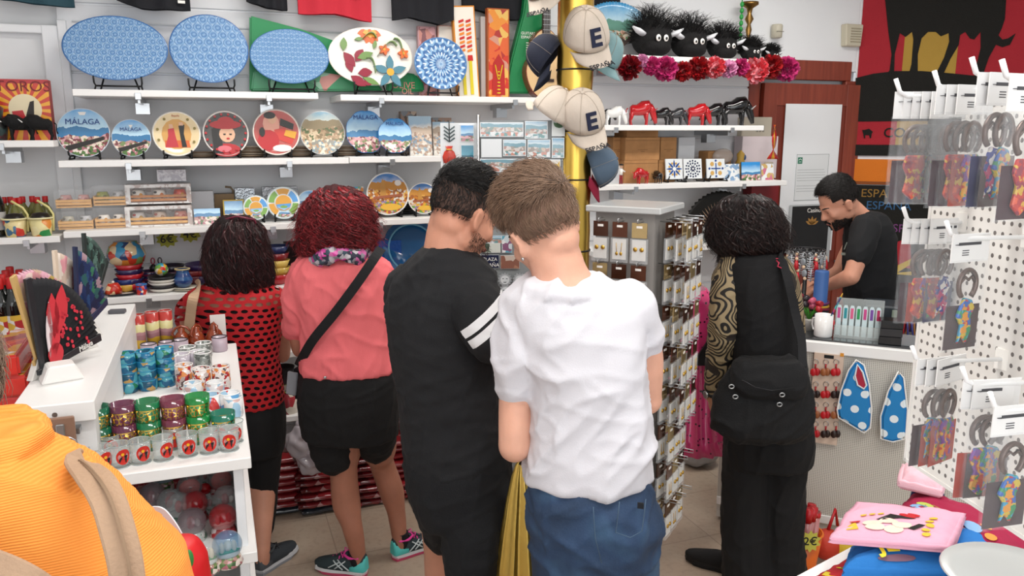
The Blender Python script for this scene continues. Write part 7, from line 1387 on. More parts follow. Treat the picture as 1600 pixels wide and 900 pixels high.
def star(n, a, b, rot=0): return [((a if i % 2 else b)*cos(pi*i/n+rot), (a if i % 2 else b)*sin(pi*i/n+rot)) for i in range(2*n)]
S1 = [(petal(0, 0, pi/4*i, .95, .10), 0) for i in range(8)]+[(ellp(.62*cos(pi/4*i+.4), .62*sin(pi/4*i+.4), .12, .12, 0, 8), 1) for i in range(8)]+[(star(8, .3, .16), 2)]
S2 = [(ellp(r_*cos(2*pi*i/n_), r_*sin(2*pi*i/n_), .1, .1, 0, 6), 0) for r_, n_ in ((.85, 16), (.58, 12)) for i in range(n_)]+[(star(8, .42, .2), 0), (star(8, .14, .08), 2)]
S3 = [([(-.06, -.6), (.06, -.6), (.06, .6), (-.06, .6)], 0), ([(-.6, -.06), (.6, -.06), (.6, .06), (-.6, .06)], 0)]+[(ellp(.7*cos(pi/4+pi/2*i), .7*sin(pi/4+pi/2*i), .24, .24, 0, 10), 1) for i in range(4)]+[(ellp(.85*cos(pi/2*i), .85*sin(pi/2*i), .13, .13, 0, 8), 0) for i in range(4)]+[(ellp(.7*cos(pi/4+pi/2*i), .7*sin(pi/4+pi/2*i), .14, .14, 0, 8), 0) for i in range(4)]
tile('tile with radiating blue petals and tan dots, leftmost of the patterned tiles', 1054, 13, 248, 1, S1, TM); tile('tile with black and blue dotted star, second patterned tile', 1083, 14, 248, 2, S2, [mat('#1f2a4a', .2)]+TM[1:]); tile('tile with a blue cross and scalloped corners, third patterned tile', 1119, 14, 248, 3, S3, TM)
boxy('ceramic_tile', 'pale blue lacy tile right of the cross tile', 'tile', 1131, 1156, 256, YR-.04, ZC, .008, starmat('#7f9fc0', 2, 60), '#d9dde0', tilt=.15); boxy('ceramic_tile', 'bright blue sky and coast tile, rightmost on the carton shelf', 'tile', 1159, 1188, 253, YR-.06, ZC, .01, scenic(.09, seed=51), '#2a2f38', tilt=.12); boxy('ceramic_tile', 'small white tile at the right shelf end', 'tile', 1190, 1209, 256, YR-.05, ZC, .01, starmat('#c9708a', 3, 40), '#e4e4e4', tilt=.12)
boxy('box', 'small grey white box with a little figure in front, left end of carton shelf', 'box', 951, 981, 259, 3.95, ZC, .06, mat('#cfd3d6', .5), '#c0c4c8')
t = thing('dancer_figurine', 'tiny dancer figurine in red trousers before the grey white box', 'figurine', (XY(970, 3.9, ZC), 3.9, ZC)); m = MB(); m.tube([(-.006, 0, 0), (-.005, 0, .05)], .005, 8); m.tube([(.006, 0, 0), (.005, 0, .05)], .005, 8); m.build('trousers', mat('#8a1f24', .4), t); m = MB(); m.tube([(0, 0, .048), (0, 0, .08)], [.009, .011], 8); m.tube([(0, 0, .078), (.022, -.005, .065)], .004, 6); m.build('torso', WHT, t); MB().ell((0, 0, .095), (.009, .009, .011)).build('head', SKN, t); MB().lathe([(.016, 0), (.008, .006), (0, .008)], 12).build('hat', BLACK, t, (0, 0, .102))
bull('glossy red bull figure on the carton shelf before the cartons', XY(1001, 3.9, ZC+.04), 3.885, ZC, .105, GLR, pi+.2, None); bull('small black bull figure right of the red one on the carton shelf', XY(1026, 3.9, ZC+.04), 3.885, ZC, .085, GLB, pi/2, None)
t = thing('spice_tin', 'small cream tin with ribboned flag ornament at the right shelf end', 'tin', (XY(1203, 4.0, ZC), 4.02, ZC+.0)); MB().lathe([(.028, 0), (.028, .09), (.024, .1), (0, .1)], 18).build('tin', mat('#cfc4ae', .4), t)
t = thing('flag_ribbon', 'twisted red and yellow ribbon hanging before the door frame', 'ribbon', WY(1211, 195, 3.95)); m = MB(); G = [[V((.035*cos(2.2*f*3)*(.3+1.2*f)*s_, .02*sin(3*f*3)*s_, -.20*f)) for s_ in (-1, -.3, .3, 1)] for f in [i/14 for i in range(15)]]; m.sheet(G); o = m.build('ribbon', [GLD, RED], t, solid=.002)
for i, p_ in enumerate(o.data.polygons): p_.material_index = (i % 3 != 1)*1
# lower shelf: black fan, red trinkets
ZL_ = 1.235; fan('black and gold open fan on the shelf above the bobbed hair', V((XY(1125, 4.0, 1.4), 4.0, ZL_+.045)), -.05, .25, 8, 165, mat('#15130f', .5), mat('#c9a88a', .4), [('gold_ribs', [petal(.12*cos(radians(a)), .12*sin(radians(a)), radians(a), .62, .017) for a in range(14, 165, 7)], mat('#c9a88a', .35, .4)), ('red_print', [petal(.5, .1, 1.4, .4, .06)], RED)], r0=.25)
m = MB(); m.prism([(-.07, 0), (.07, 0), (.02, .045), (-.02, .045)], -.02, .02); tag(m.build('fan_stand', BLACK, None, (XY(1125, 4.0, 1.3), 4.0, ZL_), bev=.003), 'black stand under the black and gold fan', 'fan stand')
boxy('gift_box', 'dark red box with pink star flower right of the black fan', 'box', 1170, 1212, 288, 4.0, ZL_, .08, mat('#7a0f16', .4), '#6a1016')
boxy('tray', 'silver filigree trinkets card on the shelf under the fan', 'card', 1064, 1110, 355, 3.93, ZL_, .02, splotch(['#d0d4d2', '#8a9490', '#e4e6e4', '#5a625e'], 70, 2), '#cfd2d0')
# ------------------------------------------------------------------ postcards on the swivel rack behind the young men
DR = 3.0; RW = thing('magnet_rack', 'grey swivel rack carrying postcards and magnets behind the young men', 'rack', B(815, DR+.02, 0)); RQ = Matrix.Rotation(yawh(0), 4, 'Z'); RZ = yawh(0)
def rk(px, py): return A(px, py, DR)-V(RW.location)
a_, b_ = rk(748, 188), rk(880, 188); w = (b_-a_).length; zt = a_.z; cxr = (a_+b_)/2
m = MB(); m.bx(-w/2, w/2, .0, .012, .45, zt, M=T(cxr.x, cxr.y, 0)@RQ); m.build('panel', mat('#8e9293', .4), RW); m = MB(); m.lathe([(.2, 0), (.2, .02), (.02, .03), (.02, .5)], 24, (cxr.x+.02, cxr.y+.05, 0)); m.build('foot', DKM, RW)
m = MB(); 
for s_ in (-1, 1): m.tube([T(cxr.x, cxr.y, 0)@RQ@V((s_*w/2, 0, .45)), T(cxr.x, cxr.y, 0)@RQ@V((s_*w/2, 0, zt+.02))], .006, 8)
m.build('frame', METAL, RW)
SKY = lambda s, h=.1: scenic(h, '#5f9fc4', '#cfdfe6', '#7fa6b4', ('#a9a09a', '#c9b8a8', '#8fa09a', '#d8d0cc', '#b08a80'), ('#6f9a9a', '#c9d4d8', '#9ab4c0', '#c98f80', '#e4e6e6'), s, split=.6)
WC = mat('#e6eaec', .3)
def card(label, x0, y0, x1, y1, m_, rim=.003, D=DR-.012, grp='postcards and magnets on the rack', cat='postcard', deco=None, name='postcard'):
    p0, p1 = A(x0, y1, D), A(x1, y0, D); c = (p0+p1)/2; w = abs((p1-p0).dot(rv)); h = p1.z-p0.z; t = thing(name, label, cat, (c.x, c.y, p0.z), RZ, grp); MB().bx(-w/2, w/2, 0, .004, 0, h).build('card', WC, t); MB().bx(-w/2+rim, w/2-rim, -.001, 0, rim, h-rim).build('printed_front', m_, t)
    if deco: m = MB(); deco(m, w, h); m.build('motif', [BLK, mat('#c23a2c', .4), GRN, WHT], t)
    return t
cs = [(750, 191, 818, 214, 1, 'wide coast view card, top row left'), (820, 189, 856, 217, 2, 'blue lace view card, top row right'), (752, 217, 784, 246, 0, 'blank white card, second row left'), (786, 218, 822, 244, 3, 'hill view card, second row middle'), (824, 218, 860, 246, 4, 'harbour view card, second row right'), (750, 248, 820, 269, 5, 'wide town and sea card, third row left'), (825, 247, 850, 282, 6, 'red and black picture card, third row'), (852, 249, 876, 282, 7, 'orange and red picture card, third row'), (752, 271, 822, 300, 8, 'wide rosy town card, fourth row'), (824, 284, 874, 305, 9, 'brown street card, fourth row right'), (752, 303, 800, 330, 10, 'view card behind the two heads, fifth row'), (862, 215, 882, 247, 11, 'narrow town card at the rack edge'), (862, 184, 883, 213, 12, 'white card with a green cactus drawing')]
for x0, y0, x1, y1, s_, l in cs:
    mt = {0: mat('#e9edef', .4), 6: splotch(['#e4e0e0', '#b8323a', '#2a2426', '#c94a50', '#d9d4d4'], 34, 6), 7: splotch(['#e8a03a', '#d8502a', '#e9c05a', '#c23a24', '#e6e0d8'], 26, 7), 9: splotch(['#a98a6a', '#c9b090', '#6a5a4a', '#8fa0b0'], 30, 9), 12: mat('#e9edea', .4)}.get(s_) or SKY(s_, .07)
    card('postcard, '+l, x0, y0, x1, y1, mt, deco=(lambda m, w, h: [m.prism(petal(.0, h*.45, a, h*.4, .006), -.003, -.001, 2) for a in (.6, 1.2, 1.7, 2.3)]) if s_ == 12 else None)
# white display card with magnets in front of the shelf end
bd = thing('display_board', 'white board with souvenirs magnets left of the postcard rack', 'board', A(716, 290, DR+.05)); p0, p1 = A(690, 330, DR+.05)-V(bd.location), A(748, 192, DR+.05)-V(bd.location); m = MB(); w = (p1-p0).dot(rv); m.bx(0, w, 0, .006, p0.z, p1.z, M=T(p0.x, p0.y, 0)@RQ); m.build('board', WC, bd); m = MB(); M_ = T(p1.x, p1.y, 0)@RQ; m.tube([M_@V((.005, 0, p1.z)), M_@V((.005, 0, -1.0))], .005, 8); m.build('pole', METAL, bd)
DB = DR+.045
card('postcard magnet with coast view, upper on the white board', 719, 195, 741, 222, scenic(.06, seed=61), D=DB, grp=None, name='magnet', cat='magnet'); card('postcard magnet with ship on teal sea, lower on the white board', 720, 226, 741, 256, scenic(.06, '#2a7f9a', '#4fa0b8', '#1f6a80', seed=62), D=DB, grp=None, name='magnet', cat='magnet')
p = A(702, 245, DB); t = thing('pouch_magnet', 'red round pouch magnet on the white board', 'magnet', p, RZ); m = MB(); m.lathe([(.001, -.03), (.022, -.022), (.026, 0), (.018, .02), (.008, .026), (.014, .04), (0, .04)], 20, sy=.3); m.build('pouch', mat('#c23a2c', .3), t); m = MB(); m.tube([(-.012, -.004, .027), (.012, -.004, .027)], .003, 6); m.build('tie', mat('#d9a04a', .4), t)
for py, px, rr_, l in ((206, 702, 0, 'upper'), (268, 712, .9, 'lower, tilted')):
    p = A(px, py, DB); t = thing('fishbone_magnet', 'black and grey fishbone magnet, %s on the white board' % l, 'magnet', p, 0, rot=(0, rr_, RZ)); m = MB(); m.tube([(0, 0, -.035), (0, 0, .045)], .002, 5); m.build('spine', BLK, t)
    for i in range(4): q = MB(); q.tube([(-.02, 0, .012-.014*i+.008), (0, 0, .0055-.014*i), (.02, 0, .012-.014*i+.008)], .0028, 5); q.build('rib', mat('#4a5a5c', .4), t)
# magnets lower on the rack between the heads
card('navy magnet lettered PLAZA ESPAÑA between the two heads', 752, 398, 780, 419, mat('#1c2440', .3), .001, grp=None, name='magnet', cat='magnet'); o = [x for x in bpy.data.objects if x.get('label', '').startswith('navy magnet')][0]
m = MB(); text_mb(m, 'PLAZA', .018, T(0, -.0015, .034)@FRONT); text_mb(m, 'ESPAÑA', .019, T(0, -.0015, .012)@FRONT); m.build('lettering', WHT, o)
for x0, y0, x1, y1, mt, l in ((782, 399, 812, 420, splotch(['#8a5a4a', '#a87a62', '#c9b8ac'], 20, 3), 'brown landscape magnet right of the navy one'), (752, 421, 774, 446, splotch(['#e0dcd4', '#4a4444', '#d8d4cc', '#c97a5a'], 40, 5), 'cream magnet with dark figure under the navy one'), (762, 368, 784, 380, SKY(20, .03), 'narrow sea magnet above the grey strip, left'), (784, 368, 800, 395, splotch(['#8a5a7a', '#c9d4d8', '#5f9fb4', '#e4e6e6'], 50, 8), 'narrow violet magnet above the grey strip, right'), (754, 380, 782, 395, splotch(['#6a7a6a', '#d0d4cc', '#4a5a4c', '#a9b0a0'], 40, 9), 'green white town magnet over the navy one'), (764, 449, 782, 468, SKY(23, .05), 'small view magnet under the silver suns'), (785, 465, 812, 480, splotch(['#c97a5a', '#a8866a', '#e0d8cc'], 30, 4), 'orange brown magnet at the T-shirt edge')): card(l, x0, y0, x1, y1, mt, .001, name='magnet', cat='magnet')
for i, (px, py) in enumerate(((789, 437), (812, 437), (808, 457), (790, 455))):
    p = A(px, py, DR-.012); t = thing('silver_magnet', 'silver openwork sun magnet, %s of the four between the men' % ['upper left', 'upper right', 'lower right', 'lower left'][i], 'magnet', p, RZ, 'silver openwork magnets'); m = MB(); m.prism(star(14, .028, .022), -.002, .002); m.build('sun', mat('#b9bfc4', .3, .4), t); m = MB(); m.prism(ellp(0, 0, .017, .017), -.003, -.002, 0); m.prism([(-.010, .003), (-.004, .003), (-.004, .006), (-.010, .006)], -.004, -.003, 1); m.prism([(.010, .003), (.004, .003), (.004, .006), (.010, .006)], -.004, -.003, 1); m.prism([(-.007, -.008), (.007, -.008), (.004, -.011), (-.004, -.011)], -.004, -.003, 1); m.build('face', [mat('#d8dcdf', .3), mat('#5a6064', .5)], t)
for py, c, l in ((415, '#b03a3a', 'red rimmed round magnet at the bearded cheek'), (433, '#2f9a94', 'teal round magnet at the black collar')): p = A(733, py, DR-.012); t = thing('round_magnet', l, 'magnet', p, RZ); m = MB(); m.lathe([(.028, -.003), (.03, 0), (0, .004)], 20, M=R_(pi/2, 'X')); m.build('rim', mat(c, .25), t); m = MB(); m.prism(ellp(0, .004, .02, .016), -.006, -.003); m.build('picture', splotch(['#c9d4c4', '#7a9a8a', '#e0d8c8'], 60, 3), t)
# ------------------------------------------------------------------ towels on the diagonal wall
def DL(px, py, off=.012): q = WP(px, py, V((3.94, YB, 0))+DN*off, DN)-V((3.94, YB, 0)); return (q.dot(DU), q.z)
def onwall(t): t.matrix_world = DM; return t
def dpoly(mb, pts, o, mi=0, th=.001, base=.014): mb.prism([DL(x, y) for x, y in pts], -base-o*th-.001, -base-o*th, mi)
tw = onwall(thing('bull_towel', 'big red, yellow and black towel with a standing bull hung on the right wall', 'towel', (0, 0, 0)))
RC, YC, KC = cloth('#a8232f', .3, 180), cloth('#b08d3c', .3, 180), cloth('#14130f', .3, 180)
xa, xb = DL(1338, 100)[0], .93; zb = DL(1340, 243)[1]; xa = max(xa, .012)
m = MB(); m.bx(xa, xb, -.014, -.006, zb, 3.0); m.build('cloth', RC, tw)
yl, yr = DL(1411, 90)[0], DL(1495, 90)[0]
m = MB(); m.bx(yl, yr, -.0155, -.0145, zb, 3.0); m.build('yellow_band', YC, tw)
m = MB(); dpoly(m, [(1337, 122), (1365, 115), (1400, 111), (1440, 111), (1480, 114), (1520, 118), (1600, 122), (1600, 188), (1337, 190)], 2); m.bx(xa, xb, -.018, -.017, zb, zb+.07); m.build('black_ground', KC, tw)
m = MB(); dpoly(m, [(1383, -60), (1383, 0), (1388, 50), (1393, 85), (1390, 110), (1385, 116), (1397, 116), (1398, 85), (1406, 52), (1415, 58), (1425, 50), (1427, 62), (1424, 100), (1420, 116), (1434, 116), (1434, 85), (1440, 60), (1450, 50), (1462, 50), (1470, 57), (1482, 52), (1483, 65), (1475, 90), (1462, 116), (1474, 116), (1485, 92), (1498, 70), (1500, 55), (1508, 50), (1515, 60), (1522, 62), (1532, 50), (1532, 75), (1526, 100), (1522, 122), (1534, 122), (1545, 90), (1556, 70), (1566, 74), (1578, 70), (1587, 52), (1575, 60), (1566, 62), (1560, 55), (1565, 45), (1570, 30), (1572, 0), (1572, -60)], 3); m.build('bull', KC, tw)
m = MB(); x_, z_ = DL(1393, 208); text_mb(m, 'COSTA', .085, T(x_+.09, -.019, z_)@FRONT, bold=.01); dpoly(m, [(1347, 203), (1351, 203), (1358, 201), (1364, 206), (1362, 209), (1361, 216), (1359, 216), (1358, 211), (1352, 211), (1352, 216), (1350, 216), (1349, 210)], 4); m.build('lettering', KC, tw)
tw = onwall(thing('orange_towel', 'orange cloth with dark stripe under the bull towel', 'towel', (0, 0, 0))); z1, z0 = DL(1340, 246)[1], DL(1340, 283)[1]; m = MB(); m.bx(xa, .6, -.014, -.006, z0, z1-.01); m.build('cloth', cloth('#d8761f', .2), tw); m = MB(); m.bx(xa, .6, -.016, -.006, z0-.02, z0); m.build('stripe', cloth('#8a4a1f'), tw)
tw = onwall(thing('black_towel', 'black towel with ESPAÑA lettering in faint colours, behind the cashier', 'towel', (0, 0, 0))); m = MB(); m.bx(xa, .95, -.014, -.006, .75, z0-.025); m.build('cloth', KC, tw)
CL5 = ['#8f6a2a', '#2f6a5a', '#2f5f8a', '#7a3f7a', '#8a8a7a']
for k_, (px, py, sz) in enumerate(((1380, 303, .075), (1464, 308, .075), (1388, 322, .075), (1420, 358, .075))):
    x_, z_ = DL(px, py); m = MB(); text_mb(m, 'ESPAÑA', sz, T(x_, -.0155, z_)@FRONT); m.build('lettering', mat(CL5[k_], .7), tw)
m = MB(); dpoly(m, [(1395, 380), (1422, 371), (1424, 420), (1395, 415)], 1); dpoly(m, [(1395, 418), (1424, 404), (1424, 412), (1402, 426), (1424, 424), (1424, 430), (1396, 428)], 2, 1); m.build('flag_patch', [RC, mat('#c9a82a', .6)], tw)
t = thing('wall_hook', 'small black hook clip on the orange cloth', 'hook', V((3.94, YB, 0))+DU*DL(1392, 275)[0]+DN*.02+V((0, 0, DL(1392, 275)[1]))); m = MB(); m.tube([(0, 0, 0), (-.01, -.03, 0), (-.03, -.04, .01), (-.035, -.04, -.02)], .006, 6); m.build('hook', BLACK, t)
# black poster in a pale frame on the door
p0, p1 = WY(1229, 414, YB-.06), WY(1303, 318, YB-.06); w, h = p1.x-p0.x, p1.z-p0.z; t = thing('framed_poster', 'black poster with gold emblem in a pale frame beside the cashier', 'poster', (p0.x, YB-.05, p0.z)); m = MB(); m.bx(0, w, -.006, 0, 0, h); m.build('frame', mat('#b9bdbf', .4), t, bev=.002); m = MB(); m.bx(.02, w-.03, -.008, -.006, .05, h-.01); m.build('poster', mat('#0d0c0e', .25), t)
m = MB(); text_mb(m, 'Casino', .04, T(w*.55, -.009, h-.04)@FRONT); m.build('lettering', WHT, t); m = MB(); 
for a in (.4, .9, 1.57, 2.2, 2.7): m.prism([(x+w*.52, z+h*.66) for x, z in petal(0, 0, a, .055, .010)], -.0095, -.008)
m.build('emblem', mat('#a87a3a', .4), t)
# ------------------------------------------------------------------ things on the counter (local: along, into)
def CW(u, v, z=.958): q = CP+DU*u-DN*v; return V((q.x, q.y, z))
CRZ = atan2(DU.y, DU.x)
t = cup('painted_mug', 'white mug with red round print on the counter edge', 'mug', CW(.09, .09), .04, .10, mat('#e9e8e6', .2, coat=.5), None, handle=True); m = MB(); m.ell((-.028, -.026, .065), (.010, .010, .014)); m.ell((-.026, -.03, .04), (.006, .006, .01)); m.build('print', mat('#b8242c', .4), t)
t = thing('pencil', 'multicoloured pencil leaning in the white mug', 'pencil', CW(.10, .10, 1.0), 0, rot=(.15, .35, 0)); m = MB(); m.tube([(0, 0, 0), (0, 0, .15)], .005, 6); m.build('shaft', splotch(['#2a2a5a', '#a82a5a', '#2f8a8a'], 50, 3), t); m = MB(); m.tube([(0, 0, .15), (0, 0, .17)], [.005, .001], 6); m.build('tip', mat('#d8a83a', .5), t)
t = thing('succulent_pot', 'small pot of green spiky plant and wrapped sweets behind the mug', 'plant pot', CW(.02, .2)); MB().lathe([(.03, 0), (.04, .05), (.042, .055), (.036, .055), (0, .05)], 18).build('pot', mat('#cfccc6', .4), t); m = MB(); rd = random.Random(4)
for i in range(26): a = rd.random()*6.3; m.tube([(0, 0, .05), (.02*cos(a), .02*sin(a), .08), (.045*cos(a), .045*sin(a), .10+.02*rd.random())], [.005, .004, .001], 5)
m.build('leaves', mat('#3f8a2a', .5), t)
rd = random.Random(9)
for i in range(12):
    p = CW(.0+.03*(i % 4)-.03, .17+.04*(i//4), 1.065+.018*(i % 3)); m = MB(); m.lathe([(.012, -.016), (.015, 0), (.012, .016)], 10); o = m.build('wrapped_sweet', mat(['#8a2438', '#2a2226', '#b8506a', '#a8242c'][i % 4], .3), None, p, (rd.random()*2, rd.random()*2, 0)); tag(o, 'wrapped sweet above the green plant on the counter', 'sweet', 'wrapped sweets by the mug')
t = thing('bracelet_stand', 'blue cylinder stand with woven bracelets on the counter', 'bracelet stand', CW(.06, .25)); MB().lathe([(.045, 0), (.045, .01), (.032, .02), (.032, .27), (.029, .275), (0, .275)], 24).build('cylinder', mat('#2f5690', .5), t)
for i in range(8):
    m = MB(); m.tube([(.038*cos(q), .038*sin(q), .004*sin(q+i)) for q in [2*pi*k/20 for k in range(20)]], .006, 6, close=True); o = m.build('bracelet', mat(['#c8486a', '#1c1c1e', '#c9a02a', '#b03a6a', '#2a2a2c', '#8a2a4a', '#d8a83a', '#5a2a5a'][i], .8), None, CW(.06, .25, .985+.014*i)); tag(o, '%s woven bracelet on the blue cylinder, %s of the stack' % (['pink', 'black', 'yellow', 'rose', 'dark', 'wine', 'golden', 'violet'][i], lvl(i, 8)), 'bracelet', 'woven bracelets')
t = thing('nail_file_display', 'clear display of bright nail files on the counter', 'display', CW(.235, .12), CRZ); m = MB(); m.bx(-.10, .10, -.03, .05, 0, .004); m.bx(-.10, .10, -.03, -.028, 0, .06); m.bx(-.10, .10, .048, .05, 0, .17); m.bx(-.10, -.098, -.03, .05, 0, .1); m.build('acrylic_box', GLS, t)
for i, c in enumerate(('#c8508a', '#2f8f9a', '#d8608a', '#2f9a5a', '#c84a8a', '#7a4aa0', '#b02a5a')):
    m = MB(); x = -.085+.027*i; m.bx(-.010, .010, -.002, .002, .0, .075, 0); m.prism([(-.010, .075), (.010, .075), (.010, .13), (.006, .14), (-.006, .14), (-.010, .13)], -.002, .002, 0); m.prism([(-.006, .08), (.006, .08), (.006, .128), (-.006, .128)], -.0035, -.002, 1); o = m.build('nail_file', [mat('#d4e6ea', .2), mat(c, .4)], None, CW(.235, .12, .964)+DU*x, (0, 0, CRZ)); tag(o, 'white nail file with coloured handle, %s in the clear display' % nth(i, 7), 'nail file', 'nail files')
for j in range(3): m = MB(); m.bx(-.045, .045, -.04, .04, 0, .035); o = m.build('gift_box', mat(['#1a1a1c', '#262629', '#141416'][j], .25, coat=.3), None, CW(.365, .085, .9582+.036*j), (0, 0, CRZ+.05*j), bev=.002); tag(o, 'small black box on the counter, %s of the three' % lvl(j, 3), 'box', 'small black boxes')
t = thing('till', 'dark grey cash register behind the nail files', 'cash register', CW(.42, .33), CRZ); m = MB(); m.bx(-.17, .17, -.08, .10, 0, .13); m.build('body', mat('#2c3238', .4), t, bev=.008); m = MB(); m.bx(-.05, .06, -.084, -.08, .075, .115); m.build('display', mat('#8f9a8c', .3), t); m = MB(); m.lathe([(.03, -.04), (.03, .04)], 18, M=T(.03, .02, .15)@R_(pi/2, 'Y')); m.build('paper_roll', mat('#e9e9e9', .6), t)
t = thing('pen_tray', 'tray crowded with dark tipped pens by the pegboard', 'tray', CW(.46, .10), CRZ); m = MB(); m.bx(-.055, .075, -.05, .05, 0, .05); m.build('tray', mat('#a8aaac', .15, alpha=.6), t, bev=.002)
for i in range(30):
    u, v_ = -.045+.11*rd.random(), -.04+.08*rd.random(); p = CW(.46+u, .10+v_, .962); m = MB(); m.tube([(0, 0, 0), (0, 0, .12)], .0045, 6, 0); m.tube([(0, 0, .12), (0, 0, .145)], [.006, .005], 6, 1); o = m.build('pen', [mat(['#7a1f24', '#2a2f6a', '#8a5a24', '#5a1f4a', '#a8282c'][i % 5], .3), mat('#b9b6b4', .2, .6)], None, p, (rd.uniform(-.2, .2), rd.uniform(-.3, .3), 0)); tag(o, 'pen with silver cap in the crowded counter tray', 'pen', 'pens in the tray')
# key ring carousel
kc = CW(-.02, .36); t = thing('key_ring_stand', 'black key ring stand crowded with silver and red key rings', 'key ring stand', kc); m = MB(); m.lathe([(.07, 0), (.07, .01), (.01, .02), (.01, .36)], 20); m.build('pole', BLACK, t)
for zz in (.355, .30): m = MB(); m.tube([(.085*cos(q), .085*sin(q), zz) for q in [2*pi*k/24 for k in range(24)]], .003, 6, close=True); m.tube([(-.085, 0, zz), (.085, 0, zz)], .003, 6); m.build('ring_rail', DKM, t)
kits_ = []
def keyring(kind):
    k_ = thing('key_ring', '', 'key ring', kc); m = MB(); m.tube([(.012*cos(q), 0, -.012+.012*sin(q)) for q in [2*pi*k/14 for k in range(14)]], .0015, 5, close=True); m.build('split_ring', METAL, k_); m = MB()
    if kind == 0: 
        for j in range(5): m.tube([(-.014, 0, -.03-.011*j), (0, 0, -.034-.011*j), (.014, 0, -.03-.011*j)], .003, 5)
        m.tube([(0, 0, -.02), (0, 0, -.085)], .003, 5)
    elif kind == 1: m.ell((0, 0, -.034), (.008, .006, .008), 1); m.tube([(0, 0, -.042), (0, 0, -.06), (0, 0, -.085)], [.006, .010, .013], 8)
    else: m.ell((0, 0, -.045), (.013, .004, .018)); m.ell((.004, 0, -.07), (.008, .004, .008), 1)
    m.build('charm', [mat(['#b9bdc2', '#b8242c', '#8f9498'][kind], .25, .3 if kind != 1 else 0), mat('#e0c0a0', .4)], k_); return Kit(k_)
kits_ = [keyring(i) for i in range(3)]
for i in range(36): a = 2*pi*i/18+.1*(i > 17); q = kc+V(((.088)*cos(a), .088*sin(a), .353 if i < 18 else .298)); K = (i*7) % 3; kits_[K].put(q, a+pi/2, ['silver fishbone', 'red doll', 'silver charm'][K]+' key ring hanging on the black counter stand', 'key rings on the counter stand')
# castanets on a card, polka dot bags on the counter front
def CF(px, py, off=.01): q = WP(px, py, CP+DN*off, DN)-CP; return q.dot(DU), q.z+CP.z
u0, z0 = CF(1262, 690); u1, z1 = CF(1319, 556); ca = thing('castanet_card', 'pale card board for key ring castanets on the counter front', 'display card', CP+DU*(u0+u1)/2+DN*.0+V((0, 0, z0-CP.z)), CRZ); w = u1-u0; MB().bx(-w/2, w/2, -.006, -.0, 0, z1-z0).build('card', mat('#d3bba8', .5), ca)
m = MB(); m.bx(-.02, .02, -.008, -.006, z1-z0-.02, z1-z0-.005); m.bx(.045, .06, -.008, -.006, z1-z0-.005, z1-z0+.01, 1); m.build('tag', [BLACK, mat('#d8902a', .5)], ca)
kc1 = thing('castanet_key_ring', '', 'castanets', (0, 0, 0)); m = MB(); m.tube([(.011*cos(q), 0, .011*sin(q)) for q in [2*pi*k/14 for k in range(14)]], .0015, 5, close=True); m.build('split_ring', METAL, kc1)
m = MB(); m.tube([(0, 0, -.01), (0, -.004, -.03)], .0035, 6); m.build('cord', mat('#a8242c', .6), kc1)
for s_ in (-1, 1): m = MB(); m.ell((.008*s_, -.008+.006*s_, -.046), (.013, .006, .018), 0, None, 14, 9); m.build('shell', RED, kc1)
kc1 = Kit(kc1)
for r_ in range(4):
    for c_ in range(3):
        px, py = 1275+16*c_, (565, 600, 632, 662)[r_]; u, z = CF(px, py); o = kc1.put(CP+DU*u+DN*.012+V((0, 0, z-CP.z)), CRZ, 'castanet key ring, %s in the %s row of the card' % (nth(c_, 3), lvl(3-r_, 4).replace(' from bottom', ' lowest')), 'castanet key rings')
        cc = [RED, RED, mat('#9a5a34', .3), mat('#2a1a16', .3)][(r_*3+c_*2) % 4 if r_ != 3 else (1, 3, 3)[c_]]
        for ch in o.children:
            if ch.name.startswith('shell'): ch.data = ch.data.copy(); ch.data.materials.clear(); ch.data.materials.append(cc)
POL = NT('polka_dots'); o_ = POL.obj(); x = POL.xyz(); fx, fz = POL.math('MULTIPLY', x[0], 14.), POL.math('MULTIPLY', x[2], 14.); rw = POL.math('MULTIPLY', POL.math('MODULO', POL.math('FLOOR', fz), 2.), .5); a_ = POL.math('SUBTRACT', POL.math('FRACT', POL.math('ADD', fx, rw)), .5); b_ = POL.math('SUBTRACT', POL.math('FRACT', fz), .5); r = POL.math('SQRT', POL.math('ADD', POL.math('MULTIPLY', a_, a_), POL.math('MULTIPLY', b_, b_))); POL.set(POL.b.inputs['Base Color'], POL.mix(POL.math('LESS_THAN', r, .24), '#1f7fbf', '#e4ecef')); POL.b.inputs['Roughness'].default_value = .8; POL = POL.m
def apron(label, pts, slit, name='polka_dot_bag'):
    P = [CF(x, y, .03) for x, y in pts]; cu = sum(p[0] for p in P)/len(P); zm = min(p[1] for p in P); t = thing(name, label, 'bag', CP+DU*cu+DN*.004+V((0, 0, zm-CP.z)), CRZ); Q = [(u-cu, z-zm) for u, z in P]; m = MB(); m.prism(Q, -.04, -.008); m.build('cloth', POL, t, bev=.012, seg=3)
    m = MB(); m.tube([(a, -.03, b) for a, b in Q], .0035, 6, close=True); m.build('white_piping', WHT, t)
    if slit: q = [(CF(x, y, .03)[0]-cu, CF(x, y, .03)[1]-zm) for x, y in slit]; m = MB(); m.prism(q, -.043, -.038); m.build('red_lining', mat('#a8243c', .7), t); m = MB(); m.tube([(a, -.043, b) for a, b in q], .004, 6, close=True); m.build('slit_edge', mat('#dfe8ec', .6), t)
apron('blue bag with white polka dots and red lined slit, nearer the castanets', [(1338, 562), (1350, 570), (1358, 600), (1362, 640), (1360, 668), (1350, 676), (1330, 664), (1310, 652), (1308, 640), (1314, 610), (1326, 578)], [(1340, 568), (1348, 580), (1354, 600), (1350, 606), (1340, 600), (1336, 585)])
